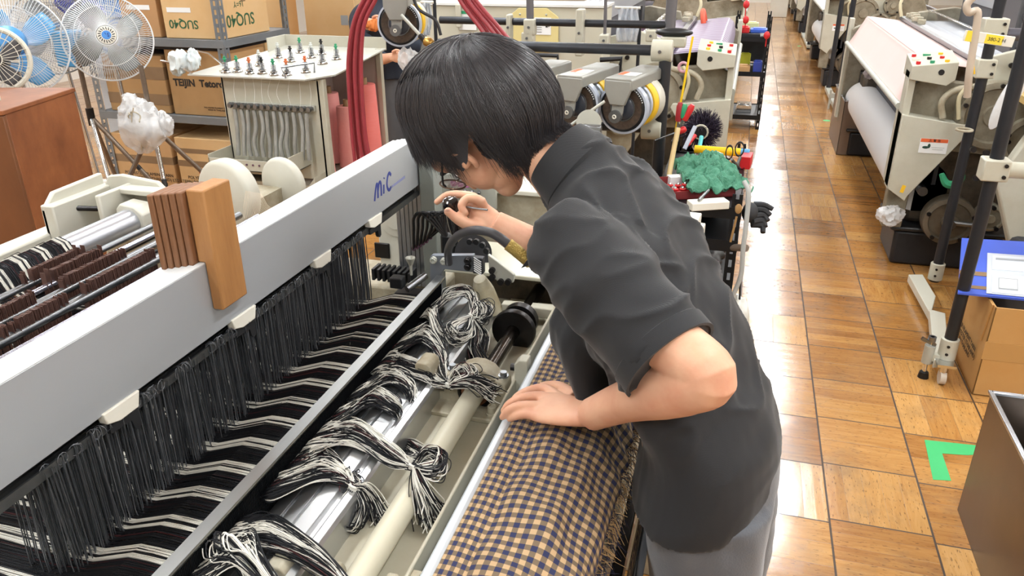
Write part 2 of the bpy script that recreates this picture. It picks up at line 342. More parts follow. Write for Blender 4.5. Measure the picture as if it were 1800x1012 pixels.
# --- six heald frames (long grey rails), each with its wooden guide
WOOD = mat('guide_wood', '#8c6140', .5, var=(9, .9, '#6d4830', (6, 6, .8)), bump=(60, .08))
WOOD_F = mat('front_guide_wood', '#b58450', .5, var=(8, .9, '#96663a', (6, 6, .7)), bump=(60, .08))
NAVY = mat('navy_print', '#2b3a86', .5)
fr_labels = ['frontmost heald frame, wide grey face printed MIC', 'second heald frame, right behind the printed front rail', 'third heald frame counted from the printed front rail',
             'fourth heald frame counted from the printed front rail', 'fifth heald frame, last but one before the dropper bars', 'rearmost heald frame, next to the brown dropper pins']
HEDW = mat('heddle_wire', '#6b6e73', .38, .35, var=(30, .8, '#3c3e43'))
rs = np.random.default_rng(3)
hed_mesh = None
for i in range(6):
    xf = -.850-.0137*i; zt = 1.174-.003*i
    fr = thing('heald_frame', fr_labels[i], 'heald frame', (xf-.006, 1.0, 1.0), 'heald frames across the loom')
    obj('rail', G().bx(xf-.0128, xf, YN, YF, 1.042, zt), RAILG, fr, bevel=.0012)
    obj('rail_edge', G().bx(xf-.0122, xf-.0006, YN, YF-.001, zt, zt+.0012), RAILT, fr)
    obj('side_stay', G().bx(xf-.0125, xf-.001, YF-.012, YF+.03, .72, zt-.004), ALU, fr, bevel=.001)
    zb = 1.008-.002*i
    obj('heddle_bar', G().bx(xf-.0085, xf-.0055, YN, YF-.012, zb, zb+.016), STEEL, fr)
    obj('heddle_bar', G().bx(xf-.0085, xf-.0055, YN, YF-.012, .655, .67), STEEL, fr)
    if i == 0:
        for yb in (.80, 1.12, 1.42, 1.69):
            k = obj('hanger_block', G().prism([(yb-.04, 1.046), (yb-.036, 1.026), (yb-.012, 1.018), (yb+.028, 1.018), (yb+.036, 1.044)], 'x', xf-.012, xf+.004), WHITEP, fr, bevel=.002)
            obj('hook', G().prism([(yb-.03, 1.019), (yb+.03, 1.019), (yb+.03, .985), (yb+.022, .98), (yb+.016, .985), (yb+.012, 1.002), (yb-.03, 1.005)], 'x', xf-.01, xf-.001), BLACKM, k)
        g = G().prism([(xf+.0005, 1.088), (xf+.022, 1.088), (xf+.022, 1.305), (xf-.0125, 1.305), (xf-.0125, 1.176), (xf+.0005, 1.176)], 'y', 1.038, 1.112)
        obj('wooden_guide', g, WOOD_F, fr, bevel=.003)
        lg_ = G(); LX = lambda y, z: (xf, 1.695+y+.12*z, 1.082+z+.07*y*0)
        for st in ([(0, 0), (.006, .024), (.013, .038), (.018, .034), (.019, .020), (.019, .002)], [(.019, .018), (.026, .036), (.033, .038), (.037, .030), (.038, .002)], [(.052, .003), (.053, .026)], [(.055, .040), (.056, .043)], [(.096, .038), (.086, .046), (.076, .040), (.071, .022), (.076, .008), (.086, .003), (.095, .008)]):
            lg_.tube([LX(a*1.05, b) for a, b in st], .0045, n=8, k=4)
        lg_.v = [(xf+.0002+(x-xf)*.12, y, z) for x, y, z in lg_.v]; obj('logo', lg_, NAVY, fr)
        obj('logo_stripe', G().prism([(1.80, 1.086), (1.885, 1.088), (1.886, 1.095), (1.80, 1.092)], 'x', xf, xf+.0008), mat('faded_navy', '#7d84ad', .5), fr)
    else:
        obj('wooden_guide', G().bx(xf-.0125, xf-.0006, 1.03-.001*i, 1.098, zt, 1.304-.002*i), WOOD, fr, bevel=.0025)
    # heddles: single wires with an eye, hung on the bar
    if hed_mesh is None:
        g = G(); pts = [(0, 0, .02), (.0012, 0, .012), (0, 0, 0), (0, 0, -.13), (0, .0012, -.155), (0, -.0012, -.175), (0, 0, -.2), (0, 0, -.34)]
        g.tube(pts, .001, n=4); g.torus((0, 0, .012), (0, 1, 0), .009, .0007, n=10, m=4)
        hed_mesh = bpy.data.meshes.new('heddle'); hed_mesh.from_pydata(g.v, [], g.f); hed_mesh.materials.append(HEDW)
    if i == 0:
        for y in np.sort(rs.uniform(.655, 1.645, 98)):
            o = bpy.data.objects.new('heddle', hed_mesh); COL.objects.link(o); o.parent = fr
            o.location = Vector((xf-.005+rs.normal(0, .0015), y, zb))-ORI[fr.name_full]; o.rotation_euler = (rs.normal(0, .02), rs.normal(0, .012), rs.uniform(0, 3))
    n = 260 if i else 150; y = np.sort(rs.uniform(.65, 1.648, n)); x = xf-.005+rs.normal(0, .003, n); z = np.array([zb+.012, zb, zb-.14, zb-.22, zb-.35]); wob = .5*rs.normal(0, .0012, (n, 5))+.006*np.sin(y*(13+3*i)+i)[:, None]*np.array([0, .3, 1, .8, 0])
    P = np.stack([x[:, None]+wob*.4, y[:, None]+wob*np.array([0, .2, 1, 1, .6]), np.broadcast_to(z, (n, 5))], 2)
    k = obj('heddle_row', G().strands(P, .0011), HEDW, fr, smooth=False); k['kind'] = 'stuff'
# hand-bent dark hooks line under the rail
obj('lift_rod', G().cyl((-.905, YN, 1.03), (-.905, YF-.02, 1.03), .008), DSTEEL, loom)
# --- warp threads (uncountable): from the back roll over the droppers, through the heddles to the reed
def warp_mat():
    m = bpy.data.materials.new('warp_yarn'); m.use_nodes = True; nt = m.node_tree; N = nt.nodes; L = nt.links; b = N['Principled BSDF']; b.inputs['Roughness'].default_value = .7
    uv = N.new('ShaderNodeUVMap'); sp = N.new('ShaderNodeSeparateXYZ'); L.new(uv.outputs[0], sp.inputs[0])
    rp = N.new('ShaderNodeValToRGB'); rp.color_ramp.interpolation = 'CONSTANT'; e = rp.color_ramp.elements
    e[0].position = 0; e[0].color = lin('#14161c'); e[1].position = .34; e[1].color = lin('#4a2226')
    for p, c in ((.37, '#14161c'), (.55, '#3e1c20'), (.57, '#16181e'), (.62, '#e4e2da'), (.76, '#16181e'), (.83, '#e4e2da'), (.97, '#14161c')):
        x = e.new(p); x.color = lin(c)
    L.new(sp.outputs[0], rp.inputs[0]); L.new(rp.outputs[0], b.inputs['Base Color']); return m
WARPM = warp_mat()
def yarns(g, P, y0, r, per=.0705):
    """strands coloured by their place in the warp pattern"""
    n, k, _ = np.asarray(P).shape; base = g.n; g.strands(P, r)
    u = np.repeat(np.mod(y0/per, 1.0), k*3); uv = np.stack([u, np.zeros_like(u)], 1)
    g.uv = uv if g.uv is None else np.concatenate([g.uv, uv])
n = 1050; y = np.linspace(.30, 1.625, n); ph = np.mod(y/.0705, 1); lift = ((ph > .6)*.0022)[:, None]
prof = np.array([(-1.60, .93), (-1.560, .998), (-1.549, 1.023), (-1.523, 1.0345), (-1.499, 1.026), (-1.487, 1.004), (-1.478, .985), (-1.43, .968), (-1.2, .945), (-1.0, .865), (-.90, .838), (-.845, .842), (-.775, .868), (-.745, .8685), (-.70, .867), (-.674, .864)])
px_ = np.broadcast_to(prof[:, 0], (n, len(prof))); pz_ = np.broadcast_to(prof[:, 1], (n, len(prof)))+rs.normal(0, .0009, (n, 1))+lift+(rs.random((n, 1)) < .02)*rs.uniform(0, .008, (n, 1))
bunch = .0035*np.sin(2*np.pi*y/.0705)[:, None]*np.clip((prof[:, 0]+.95)/.1, 0, 1)[None]
yb_ = (y[:, None]*.86-.02)*(1-np.clip((prof[:, 0]+1.25)/.3, 0, 1))[None]+y[:, None]*np.clip((prof[:, 0]+1.25)/.3, 0, 1)[None]
P = np.stack([px_, yb_+bunch+rs.normal(0, .0006, (n, len(prof))), pz_], 2)
g = G(); yarns(g, P, y, .00085); g2 = G()
ws = obj('warp_threads', g, WARPM); tag(ws, 'black warp threads with white stripes running flat from heddles to reed', 'yarn', kind='stuff')
# --- reed: bright cap and dark comb of dents
g = G().bx(-.679, -.667, YN, 1.675, .897, .908); g.bx(-.685, -.659, YN, 1.675, .905, .909)
reed = obj('reed', G().prism([(-.684, .892), (-.684, .909), (-.662, .909), (-.661, .905), (-.668, .894)], 'y', YN, 1.675), mat('reed_cap_steel', '#a6a6a4', .3, 1, var=(50, .3, '#8e8e8c', (1, .03, 1))), loom, smooth=False)
P = np.zeros((620, 2, 3)); P[:, :, 1] = np.linspace(YN, 1.67, 620)[:, None]; P[:, :, 0] = -.672; P[:, 0, 2] = .9; P[:, 1, 2] = .825
obj('reed_dents', G().strands(P, .0009).bx(-.6755, -.6725, YN, 1.67, .82, .9), mat('reed_steel', '#3c3e42', .3, .8), reed, smooth=False)
# --- sley beam: grooved extrusion
SL = [(-.668, .775), (-.668, .826), (-.655, .832), (-.640, .832), (-.640, .826), (-.634, .826), (-.634, .833), (-.612, .834), (-.612, .829), (-.606, .829), (-.606, .835), (-.578, .835), (-.574, .828), (-.566, .828), (-.562, .834), (-.549, .833), (-.544, .827), (-.544, .775)]
obj('sley_beam', G().prism(SL, 'y', YN, 1.74), mat('bright_extrusion', '#d0d2d4', .33, .95, var=(20, .5, '#b5b8bb', (1, .05, 1))), loom, bevel=.0008)
# --- trough and shaft
g = G().bx(-.546, -.392, YN, 1.95, .770, .778); g.bx(-.392, -.386, YN, 1.95, .74, .84); g.bx(-.665, -.546, YN, 1.95, .70, .775)
obj('trough', g, mat('trough_paint', '#bbb7a6', .5, var=(7, .9, '#a8a18b'), bump=(30, .08)), loom, bevel=.002)
obj('gap_shade_strip', G().bx(-.386, -.36, YN, 1.95, .70, .80), DSTEEL, loom)  # dark strip standing in for the shade in the gap before the rail
obj('shaft', G().cyl((-.465, YN, .816), (-.465, 1.325, .816), .0215, n=28), mat('shaft_cream', '#cdc9b6', .4, var=(6, .5, '#c0baa3')), loom)
g = G().cyl((-.465, 1.325, .816), (-.465, 1.36, .816), .027, n=24).cyl((-.465, 1.36, .816), (-.465, 1.9, .816), .0165, n=24)
obj('steel_shaft', g, mat('oily_shaft', '#45403b', .22, .95, var=(12, .8, '#2a201a')), loom)
g = G().lathe([(.017, 0), (.052, 0), (.054, .004), (.054, .016), (.05, .02), (.03, .022), (.03, .05), (.045, .052), (.045, .075), (.017, .08)], (-.465, 1.60, .816), (0, 1, 0), 32)
obj('collar', g, DSTEEL, loom)
def bearing(yc, w=.05):
    g = G().prism([(-.598, .778), (-.598, .862), (-.590, .868), (-.570, .868), (-.562, .86), (-.556, .818), (-.545, .808), (-.535, .806), (-.535, .843), (-.524, .85), (-.507, .851), (-.496, .864), (-.475, .873), (-.455, .873), (-.434, .864), (-.423, .851), (-.408, .849), (-.400, .841), (-.398, .800), (-.386, .796), (-.386, .778)], 'y', yc, yc+w)
    b = obj('bearing_block', g, CREAM_D, loom, bevel=.003, seg=3)
    g = G().bx(-.602, -.386, yc-.05, yc+w, .778, .789); obj('base_flange', g, CREAM_D, b, bevel=.003)
    obj('bearing_ring', G().torus((-.465, yc-.001, .816), (0, 1, 0), .034, .0045, n=32), DSTEEL, b)
    obj('seal', G().torus((-.465, yc-.001, .816), (0, 1, 0), .026, .0045, n=32), mat('rust_ring', '#7a4a2c', .5), b)
    for bx_, by in ((-.568, yc-.022), (-.42, yc-.025)):
        g = G().cyl((bx_, by, .789), (bx_, by, .793), .014, n=18).cyl((bx_, by, .793), (bx_, by, .806), .0095, n=18)
        g.torus((bx_, by, .806), (0, 0, 1), .0068, .0026, n=18, m=6); obj('bolt', g, CREAM_D, b)
    for bx_ in (-.522, -.41):
        g = G().cyl((bx_, yc+w/2, .85), (bx_, yc+w/2, .853), .011, n=16).cyl((bx_, yc+w/2, .853), (bx_, yc+w/2, .861), .007, n=16)
        obj('cap_screw', g, STEEL, b)
bearing(1.315)
# the nearer casting the shaft runs over
g = G().prism([(-.60, .778), (-.60, .835), (-.594, .842), (-.574, .842), (-.566, .835), (-.558, .800), (-.545, .792), (-.535, .794), (-.531, .815), (-.522, .82), (-.505, .82), (-.498, .812), (-.494, .79), (-.435, .79), (-.430, .815), (-.424, .82), (-.412, .82), (-.407, .815), (-.404, .800), (-.398, .80), (-.394, .832), (-.388, .836), (-.37, .836), (-.364, .83), (-.362, .778)], 'y', .74, .80)
nb = obj('bearing_block', g, CREAM_D, loom, bevel=.003, seg=3)
obj('base_flange', G().bx(-.60, -.386, .70, .80, .776, .788), CREAM_D, nb, bevel=.002)
text('732', .016, CREAM_D, nb, place((-.548, .739, .80), (1, 0, 0), (0, 0, 1)), 'cast_number', extrude=.001)
# white edge rail before the cloth
obj('edge_rail', G().prism([(-.358, .80), (-.358, .868), (-.354, .872), (-.345, .872), (-.341, .868), (-.341, .80)], 'y', YN, 1.9), mat('white_edge', '#d3dbe2', .35, .2), loom, bevel=.001)
obj('clamp_plate', G().prism([(-.39, .80), (-.39, .875), (-.38, .886), (-.362, .886), (-.36, .80)], 'y', 1.35, 1.38), CREAM, loom, bevel=.002)
obj('clamp_knob', G().cyl((-.40, 1.362, .862), (-.385, 1.362, .862), .008), BLACKP, loom)
# front roller, body and legs
obj('take_up_rod', G().cyl((-.082, YN, .715), (-.082, 1.9, .715), .013, n=24), CHROME, loom)
obj('front_rail', G().bx(-.125, -.104, YN, 1.9, .66, .70), DSTEEL, loom, bevel=.003)
for yy, nm in ((-.35, 'side_frame'), (1.75, 'side_frame')):
    g = G().prism([(-1.85, 0), (-1.85, .5), (-1.75, .95), (-1.5, .93), (-1.05, .62), (-.2, .62), (-.12, .66), (-.08, .62), (-.02, .3), (-.02, 0), (-.3, 0), (-.4, .25), (-1.4, .25), (-1.5, 0)], 'y', yy, yy+.16)
    obj(nm, g, CREAM_D, loom, bevel=.006)
g = G().bx(-1.0, -.70, YN, 1.9, .55, .62); g.bx(-.35, -.15, YN, 1.9, .45, .55); obj('cross_beam', g, CREAM_D, loom, bevel=.004)
for yy in (1.45,): obj('wide_beam', G().bx(-1.75, -1.69, YN, 1.62, .90, .985), CREAM_L, loom, bevel=.006)
# dark floor pan below the shed
obj('under_tray', G().bx(-1.5, -.66, YN, 1.74, .60, .61), DSTEEL, loom)
g = G().tube([(-1.0, -.3, .70), (-.95, .45, .78), (-.93, .72, .84)], .02, n=10); obj('brace', G().bx(-1.12, -.93, .42, .60, .70, .80), CREAM, loom, bevel=.004)
# --- back roll, dropper bars and droppers
BR = mat('back_roll_steel', '#c3c7cf', .3, .75, var=(5, .4, '#b0b4be'))
obj('back_roll', G().cyl((-1.523, YN, .998), (-1.523, 1.60, .998), .034, n=40), BR, loom)
obj('roll_block', G().prism([(-1.56, .94), (-1.56, 1.03), (-1.545, 1.045), (-1.50, 1.04), (-1.478, 1.02), (-1.478, .94)], 'y', 1.60, 1.655), CREAM_L, loom, bevel=.004)
def rod(x, z, r, m, y1=1.72): return obj('dropper_bar', G().cyl((x, YN, z), (x, y1, z), r, n=18), m, loom)
BARS = [(-1.438, 1.0, .0075, STEEL), (-1.392, 1.0, .0065, mat('lilac_steel', '#c9cce0', .2, .9)), (-1.338, 1.0, .009, STEEL), (-1.268, 1.0, .010, STEEL), (-1.21, 1.005, .004, mat('lilac_steel', '#c9cce0', .2, .9))]
for x, z, r, m in BARS: rod(x, z, r, m)
for x, z, r in ((-1.41, .985, .006), (-1.31, .985, .007), (-1.238, .985, .0075), (-1.36, .97, .006)): rod(x, z, r, DSTEEL)
DROP = mat('brown_dropper', '#6f5148', .5, .2, var=(60, .9, '#452c27', (.3, 8, .3)))
g = G().bx(-.0001-.005, .005, -.0006, .0006, -.10, .022); g.bx(-.007, .007, -.0006, .0006, -.11, -.03)
dmesh = bpy.data.meshes.new('dropper'); dmesh.from_pydata(g.v, [], g.f); dmesh.materials.append(DROP)
drows = [(-1.438, .13), (-1.392, 0), (-1.338, 0), (-1.268, 0)]
cl = [(-1.438, 1.205, 1.328, 1.355), (-1.392, 1.215, 1.34, 1.36), (-1.338, 1.205, 1.345, 1.37), (-1.268, 1.19, 1.36, 1.385), (-1.338, .95, 1.095, 1.115), (-1.268, 1.005, 1.10, 1.125), (-1.438, .80, 1.02, 1.04), (-1.268, .82, .955, .98), (-1.338, .66, .86, .88)]
gs = G(); cnt = 0
for ci, (x, y0, y1, y2) in enumerate(cl):
    ys = list(np.arange(y0, y1, .0023))+list(rs.uniform(y1, y2, 5))+list(rs.uniform(y0-.025, y0, 4))
    for q, y_ in enumerate(ys):
        a = rs.normal(0, .02); z_ = 1.008+rs.normal(0, .0007)+.003*(y_ > y1 or y_ < y0)*rs.normal(); xo = rs.normal(0, .0005)
        if (q % 5 == 0 and cnt < 96):
            o = bpy.data.objects.new('dropper', dmesh); COL.objects.link(o); o.parent = loom; o.location = Vector((x+xo, y_, z_))-ORI[loom.name_full]; o.rotation_euler = (0, 0, a); cnt += 1
        else:
            gs.box((x+xo, y_, z_-.038), (.0125, .0012, .122), (0, 0, a))
k = obj('dropper_pack', gs, DROP, loom, smooth=False); k['kind'] = 'stuff'
# orange drawn strip seen between the dropper rows
obj('dropper_tray', G().bx(-1.33, -1.28, .9, 1.62, .90, .905), mat('orange_brown', '#b9762f', .5), loom)
# castings at the far end of the back roll
g = G().prism([(-1.66, .90), (-1.70, 1.02), (-1.66, 1.085), (-1.615, 1.092), (-1.50, 1.08), (-1.46, 1.04), (-1.44, .9)], 'y', 1.70, 1.715)
g.bx(-1.70, -1.66, 1.50, 1.715, .92, 1.06); g.prism([(1.50, .92), (1.50, 1.05), (1.54, 1.085), (1.71, 1.09), (1.71, .92)], 'x', -1.70, -1.685)
g.bx(-1.60, -1.585, 1.58, 1.71, .96, 1.07); g.bx(-1.60, -1.47, 1.655, 1.70, 1.052, 1.068)
obj('roll_bracket', g, CREAM_L, loom, bevel=.004)
obj('bracket_bolt', G().cyl((-1.69, 1.56, 1.035), (-1.60, 1.62, 1.02), .007), DSTEEL, loom)
obj('roll_end_housing', G().lathe([(.001, 0), (.05, 0), (.055, .01), (.055, .07), (.048, .085), (.001, .088)], (-1.47, 1.71, .985), (0, 1, 0), 28), CREAM_L, loom)
# rounded selvedge drums behind the frames
def drum(c, R, w_, nm):
    d = obj(nm, G().lathe([(.001, -w_/2-.004), (R*.86, -w_/2-.004), (R*.97, -w_/2+.004), (R, -w_/2+.012), (R, w_/2-.012), (R*.97, w_/2-.004), (R*.86, w_/2+.004), (.001, w_/2+.004)], c, (0.2, 1, 0), 48), CREAM_L, loom); return d
drum((-1.70, 2.27, .86), .125, .06, 'selvedge_drum'); drum((-1.60, 2.46, .85), .10, .03, 'selvedge_drum')
obj('drum_stand', G().bx(-1.75, -1.6, 2.25, 2.45, 0, .84), CREAM_D, loom)
P = []
for i in range(18):
    t0 = i/25; a = at(432+i*1.6, 335+i*.3, Y=2.22); b = at(430+i*3.2, 384-i*.7, Y=2.16); P.append([a, (a+b)/2+Vector((0, -.01, -.004)), b])
tag(obj('loose_yarn', G().strands(np.array(P), .0006), mat('pale_yarn', '#d8c9b4', .7), smooth=False), 'pale selvedge threads draped over the cream drum', 'yarn', kind='stuff')
# ================================================================== knotted yarn bundles, cloth
def bundle(label, starts, mids, knot, loops, tails, n=110, r=.00105, seed=1, knot_r=.007, mid_spread=(.9, .5)):
    """starts: list of (y0, y1) along the reed; mids: Vectors the strands pass; loops/tails: polylines leaving the knot"""
    n = int(n*1.35); rn = np.random.default_rng(seed); root = thing('yarn_bundle', label, 'yarn bundle', tuple(knot), 'knotted yarn bundles in front of the reed')
    K = np.array(knot); g = G()
    for si, (y0, y1) in enumerate(starts):
        m = [np.array(v) for v in mids[si]]; ns = n//len(starts)
        y = np.linspace(y0, y1, ns)+rn.normal(0, .001, ns); o = (y-y.mean()); ctrl = [np.stack([np.full(ns, -.672), y, np.full(ns, .862)], 1), np.stack([np.full(ns, -.650)+rn.normal(0, .003, ns), y+rn.normal(0, .0015, ns), .868+rn.uniform(-.012, .012, ns)], 1)]
        for q, c in enumerate(m):
            sp = np.interp(q/(max(1, len(m)-1)), [0, 1], mid_spread); lift = rn.normal(0, .004, ns)
            ctrl.append(np.stack([c[0]+rn.normal(0, .005, ns)-o*.25*sp, c[1]+o*sp+rn.normal(0, .004, ns), c[2]+np.abs(lift)+rn.normal(0, .0015, ns)], 1))
        ctrl.append(K[None]+rn.normal(0, knot_r*.45, (ns, 3)))
        C = np.stack(ctrl, 1); k = 6; P = np.stack([np.array(spline(list(c), k)) for c in C])
        yarns(g, P, np.where(rn.random(ns) < .17, .66*.0705, y), r)
    th = obj('warp_strands', g, WARPM, root)
    g = G(); d = (np.array(tails[0][1])-K); 
    for a in range(3):
        g.torus(K+np.array([0, 0, -.003+.003*a]), (.3, .5, .8), knot_r*1.0, .0026, n=16, m=6)
    obj('knot', g, mat('knot_yarn', '#d4d3cc', .75), root)
    for li, lp in enumerate(loops):
        g = G(); lp = [np.array(v) for v in lp]; nn = 70
        c = spline([K]+lp+[K], 7); c = np.array(c); sp = np.sin(np.linspace(0, np.pi, len(c)))[None, :, None]
        P = c[None]+rn.normal(0, .0075, (nn, 1, 3))*sp+rn.normal(0, .0025, (nn, 1, 3)); yarns(g, P, np.where(rn.random(nn) < .18, .047, rn.uniform(0, .07, nn)), r)
        obj('loop', g, WARPM, root)
    for ti, tl in enumerate(tails):
        g = G(); nn = 85; c = np.array(spline([K]+[np.array(v) for v in tl], 6)); sp = np.linspace(0, 1, len(c))[None, :, None]**.8
        P = c[None]+rn.normal(0, .009, (nn, 1, 3))*sp+rn.normal(0, .0022, (nn, 1, 3)); 
        P[:, -1] += rn.normal(0, .004, (nn, 3)); yarns(g, P, np.where(rn.random(nn) < .18, .047, rn.uniform(0, .07, nn)), r)
        obj('tail', g, WARPM, root)
    return root
A = lambda x, y, z: at(x, y, Z=z)
def ys(px, py): return at(px, py, X=-.664).y
bundle('yarn bundle tied in a bow, its bow resting on the cream shaft', [(ys(533, 772), ys(571, 733))], [[A(622, 762, .845), A(690, 806, .850)]], A(727, 821, .856),
       [[A(748, 797, .865), A(772, 806, .86), A(768, 828, .858), A(745, 828, .857)]], [[A(735, 860, .845), A(752, 915, .80)], [A(742, 860, .845), A(768, 905, .80)]], seed=2, n=150)
bundle('yarn bundle knotted left of the cream shaft with a drooping loop', [(ys(463, 862), ys(501, 812))], [[A(560, 826, .848), A(600, 838, .84)]], A(622, 857, .835),
       [[A(604, 885, .815), A(600, 915, .79), A(622, 922, .79), A(635, 890, .81)]], [[A(640, 858, .835), A(655, 880, .81), A(668, 912, .785)]], seed=3, n=150)
bundle('wide yarn bundle hanging over the beam left of the bearing block', [(ys(572, 731), ys(606, 688)), (ys(610, 686), ys(640, 655))], [[A(650, 698, .848), A(692, 715, .842), A(703, 745, .80)], [A(680, 660, .848), A(718, 680, .842), A(716, 730, .80)]], A(706, 776, .785),
       [[A(722, 790, .79), A(735, 800, .785), A(722, 806, .785), A(700, 795, .785)]], [[A(722, 782, .79), A(742, 800, .783)]], seed=4, n=230, mid_spread=(.9, .4))
bundle('yarn bundle knotted over the top of the bearing block', [(ys(655, 641), ys(684, 605)), (ys(690, 600), ys(722, 566))], [[A(700, 640, .85), A(748, 655, .842), A(765, 672, .83)], [A(745, 585, .85), A(775, 618, .842), A(782, 655, .835)]], A(790, 678, .85),
       [[A(805, 655, .875), A(822, 650, .88), A(832, 664, .88), A(812, 670, .87)]], [[A(830, 672, .882), A(866, 690, .862)], [A(835, 668, .885), A(858, 682, .87)]], seed=5, n=230, mid_spread=(.9, .4))
bundle('farthest yarn bundle with big open loops by the grey reed bracket', [(ys(742, 545), ys(756, 528)), (ys(745, 540), ys(765, 518))], [[A(772, 585, .845), A(800, 592, .835), A(824, 580, .84)], [A(785, 520, .865), A(818, 513, .865), A(832, 530, .86)]], A(829, 556, .853),
       [[A(790, 575, .86), A(800, 595, .85), A(822, 588, .85)], [A(850, 560, .86), A(856, 545, .86), A(845, 535, .86)]], [[A(836, 575, .84), A(832, 610, .81), A(845, 642, .785)], [A(838, 570, .845), A(848, 590, .82), A(840, 620, .79)]], seed=6, n=200)
bundle('nearest yarn bundle, fanning out over the bright beam at the bottom edge', [(ys(372, 960), ys(424, 896))], [[A(470, 935, .85), A(560, 985, .845)]], A(640, 1065, .84),
       [[A(655, 1080, .82), A(660, 1110, .80), A(640, 1100, .80)]], [[A(650, 1090, .82), A(670, 1140, .79)]], seed=7, n=190, mid_spread=(.8, .4))
bundle('loose tangle of yarn at the bottom edge below the bright reed bar', [(ys(320, 1020), ys(372, 962))], [[A(420, 962, .87), A(455, 1010, .85)]], A(520, 1085, .84),
       [[A(400, 950, .88), A(388, 975, .875), A(430, 985, .87)], [A(540, 1090, .82), A(545, 1120, .80), A(520, 1110, .80)]], [[A(530, 1100, .82), A(550, 1150, .79)]], seed=8, n=190)
bundle('thin yarn bundle tucked between the drooping one and the wide one', [(ys(503, 808), ys(530, 776))], [[A(560, 800, .842), A(590, 815, .838)]], A(612, 836, .835),
       [[A(620, 840, .835), A(622, 850, .83), A(612, 846, .83)]], [[A(618, 848, .83), A(622, 862, .82)]], seed=9, n=60)
# --- checked cloth on its roll
def cloth_mat():
    m = bpy.data.materials.new('checked_cloth'); m.use_nodes = True; nt = m.node_tree; N = nt.nodes; L = nt.links; b = N['Principled BSDF']; b.inputs['Roughness'].default_value = .85
    uv = N.new('ShaderNodeUVMap'); sp = N.new('ShaderNodeSeparateXYZ'); L.new(uv.outputs[0], sp.inputs[0])
    def band(s, off):
        f = N.new('ShaderNodeMath'); f.operation = 'FRACT'; L.new(s, f.inputs[0]); g_ = N.new('ShaderNodeMath'); g_.operation = 'GREATER_THAN'; g_.inputs[1].default_value = off; L.new(f.outputs[0], g_.inputs[0]); return g_.outputs[0]
    a, c = band(sp.outputs[0], .5), band(sp.outputs[1], .5)
    # fine weave
    wv = []
    for s in (0, 1):
        w_ = N.new('ShaderNodeMath'); w_.operation = 'MULTIPLY'; w_.inputs[1].default_value = 2*math.pi*16; L.new(sp.outputs[s], w_.inputs[0]); q = N.new('ShaderNodeMath'); q.operation = 'SINE'; L.new(w_.outputs[0], q.inputs[0]); wv.append(q.outputs[0])
    ad = N.new('ShaderNodeMath'); ad.operation = 'MULTIPLY'; L.new(wv[0], ad.inputs[0]); L.new(wv[1], ad.inputs[1])
    s_ = N.new('ShaderNodeMath'); s_.operation = 'ADD'; L.new(a, s_.inputs[0]); L.new(c, s_.inputs[1])
    h = N.new('ShaderNodeMath'); h.operation = 'MULTIPLY'; h.inputs[1].default_value = .5; L.new(s_.outputs[0], h.inputs[0])
    rp = N.new('ShaderNodeValToRGB'); rp.color_ramp.interpolation = 'CONSTANT'; e = rp.color_ramp.elements; e[0].color = lin('#bd9f78'); e[0].position = 0; e[1].position = .9; e[1].color = lin('#262c52'); x = e.new(.4); x.color = lin('#74634f')
    L.new(h.outputs[0], rp.inputs[0]); mx = N.new('ShaderNodeMixRGB'); mx.blend_type = 'MULTIPLY'; mx.inputs[0].default_value = .22; L.new(rp.outputs[0], mx.inputs[1])
    vv = N.new('ShaderNodeMath'); vv.operation = 'MULTIPLY_ADD'; vv.inputs[1].default_value = .5; vv.inputs[2].default_value = .6; L.new(ad.outputs[0], vv.inputs[0]); L.new(vv.outputs[0], mx.inputs[2])
    L.new(mx.outputs[0], b.inputs['Base Color']); return m
CLM = cloth_mat(); PER = .0195
cr = thing('cloth_roll', 'roll of navy and tan checked cloth with frayed edge under his hand', 'cloth roll', (-.25, 1.0, .66))
def cloth_profile(s, y):
    """s in 0..1 from the white rail over the roll; returns x, z"""
    a0, a1 = math.radians(150), math.radians(8); R = .106
    a = a0+(a1-a0)*s; fold = .0
    bump = .0035*math.sin(y*38+9*s)*math.sin(s*3.1)+.0045*math.exp(-((s-.58)/.10)**2)*math.sin(y*21+1.0)+.003*math.sin(a*9+y*11)*s
    if y > 1.10:  bump += .006*math.exp(-((y-1.22)/.12)**2)*math.sin(y*75+s*6)*s
    r = R+bump+.012*max(0, s-.72)/.28
    x, z = -.25+r*math.cos(a), .770+r*math.sin(a)
    if s < .24:
        k = s/.24; aa = a0+(a1-a0)*.24; x1, z1 = -.25+R*math.cos(aa), .77+R*math.sin(aa); x, z = -.3425*(1-k)+x1*k, .866*(1-k)+z1*k+.003*math.sin(k*3.14)
    return x, z
Ys = np.linspace(YN, 1.72, 250); Ss = np.linspace(0, 1, 60)
Pc = np.zeros((60, 250, 3)); UV = np.zeros((60, 250, 2))
for i, s in enumerate(Ss):
    for j, y in enumerate(Ys):
        x, z = cloth_profile(s, y); Pc[i, j] = (x, y, z); UV[i, j] = (s*.272/PER+.12*math.sin(y*9)*s, y/PER+.25*math.sin(s*4)+.1*math.sin(y*14)*s)
g = G().grid(Pc); g.uv = UV.reshape(-1, 2); obj('checked_cloth', g, CLM, cr, solid=.0012)
g = G().cyl((-.25, YN, .77), (-.25, 1.72, .77), .098, n=48); obj('rolled_cloth', g, mat('rolled_cloth_dark', '#3a3540', .9), cr)
obj('roll_core', G().cyl((-.25, YN-.05, .77), (-.25, 1.74, .77), .03, n=24), STEEL, cr)
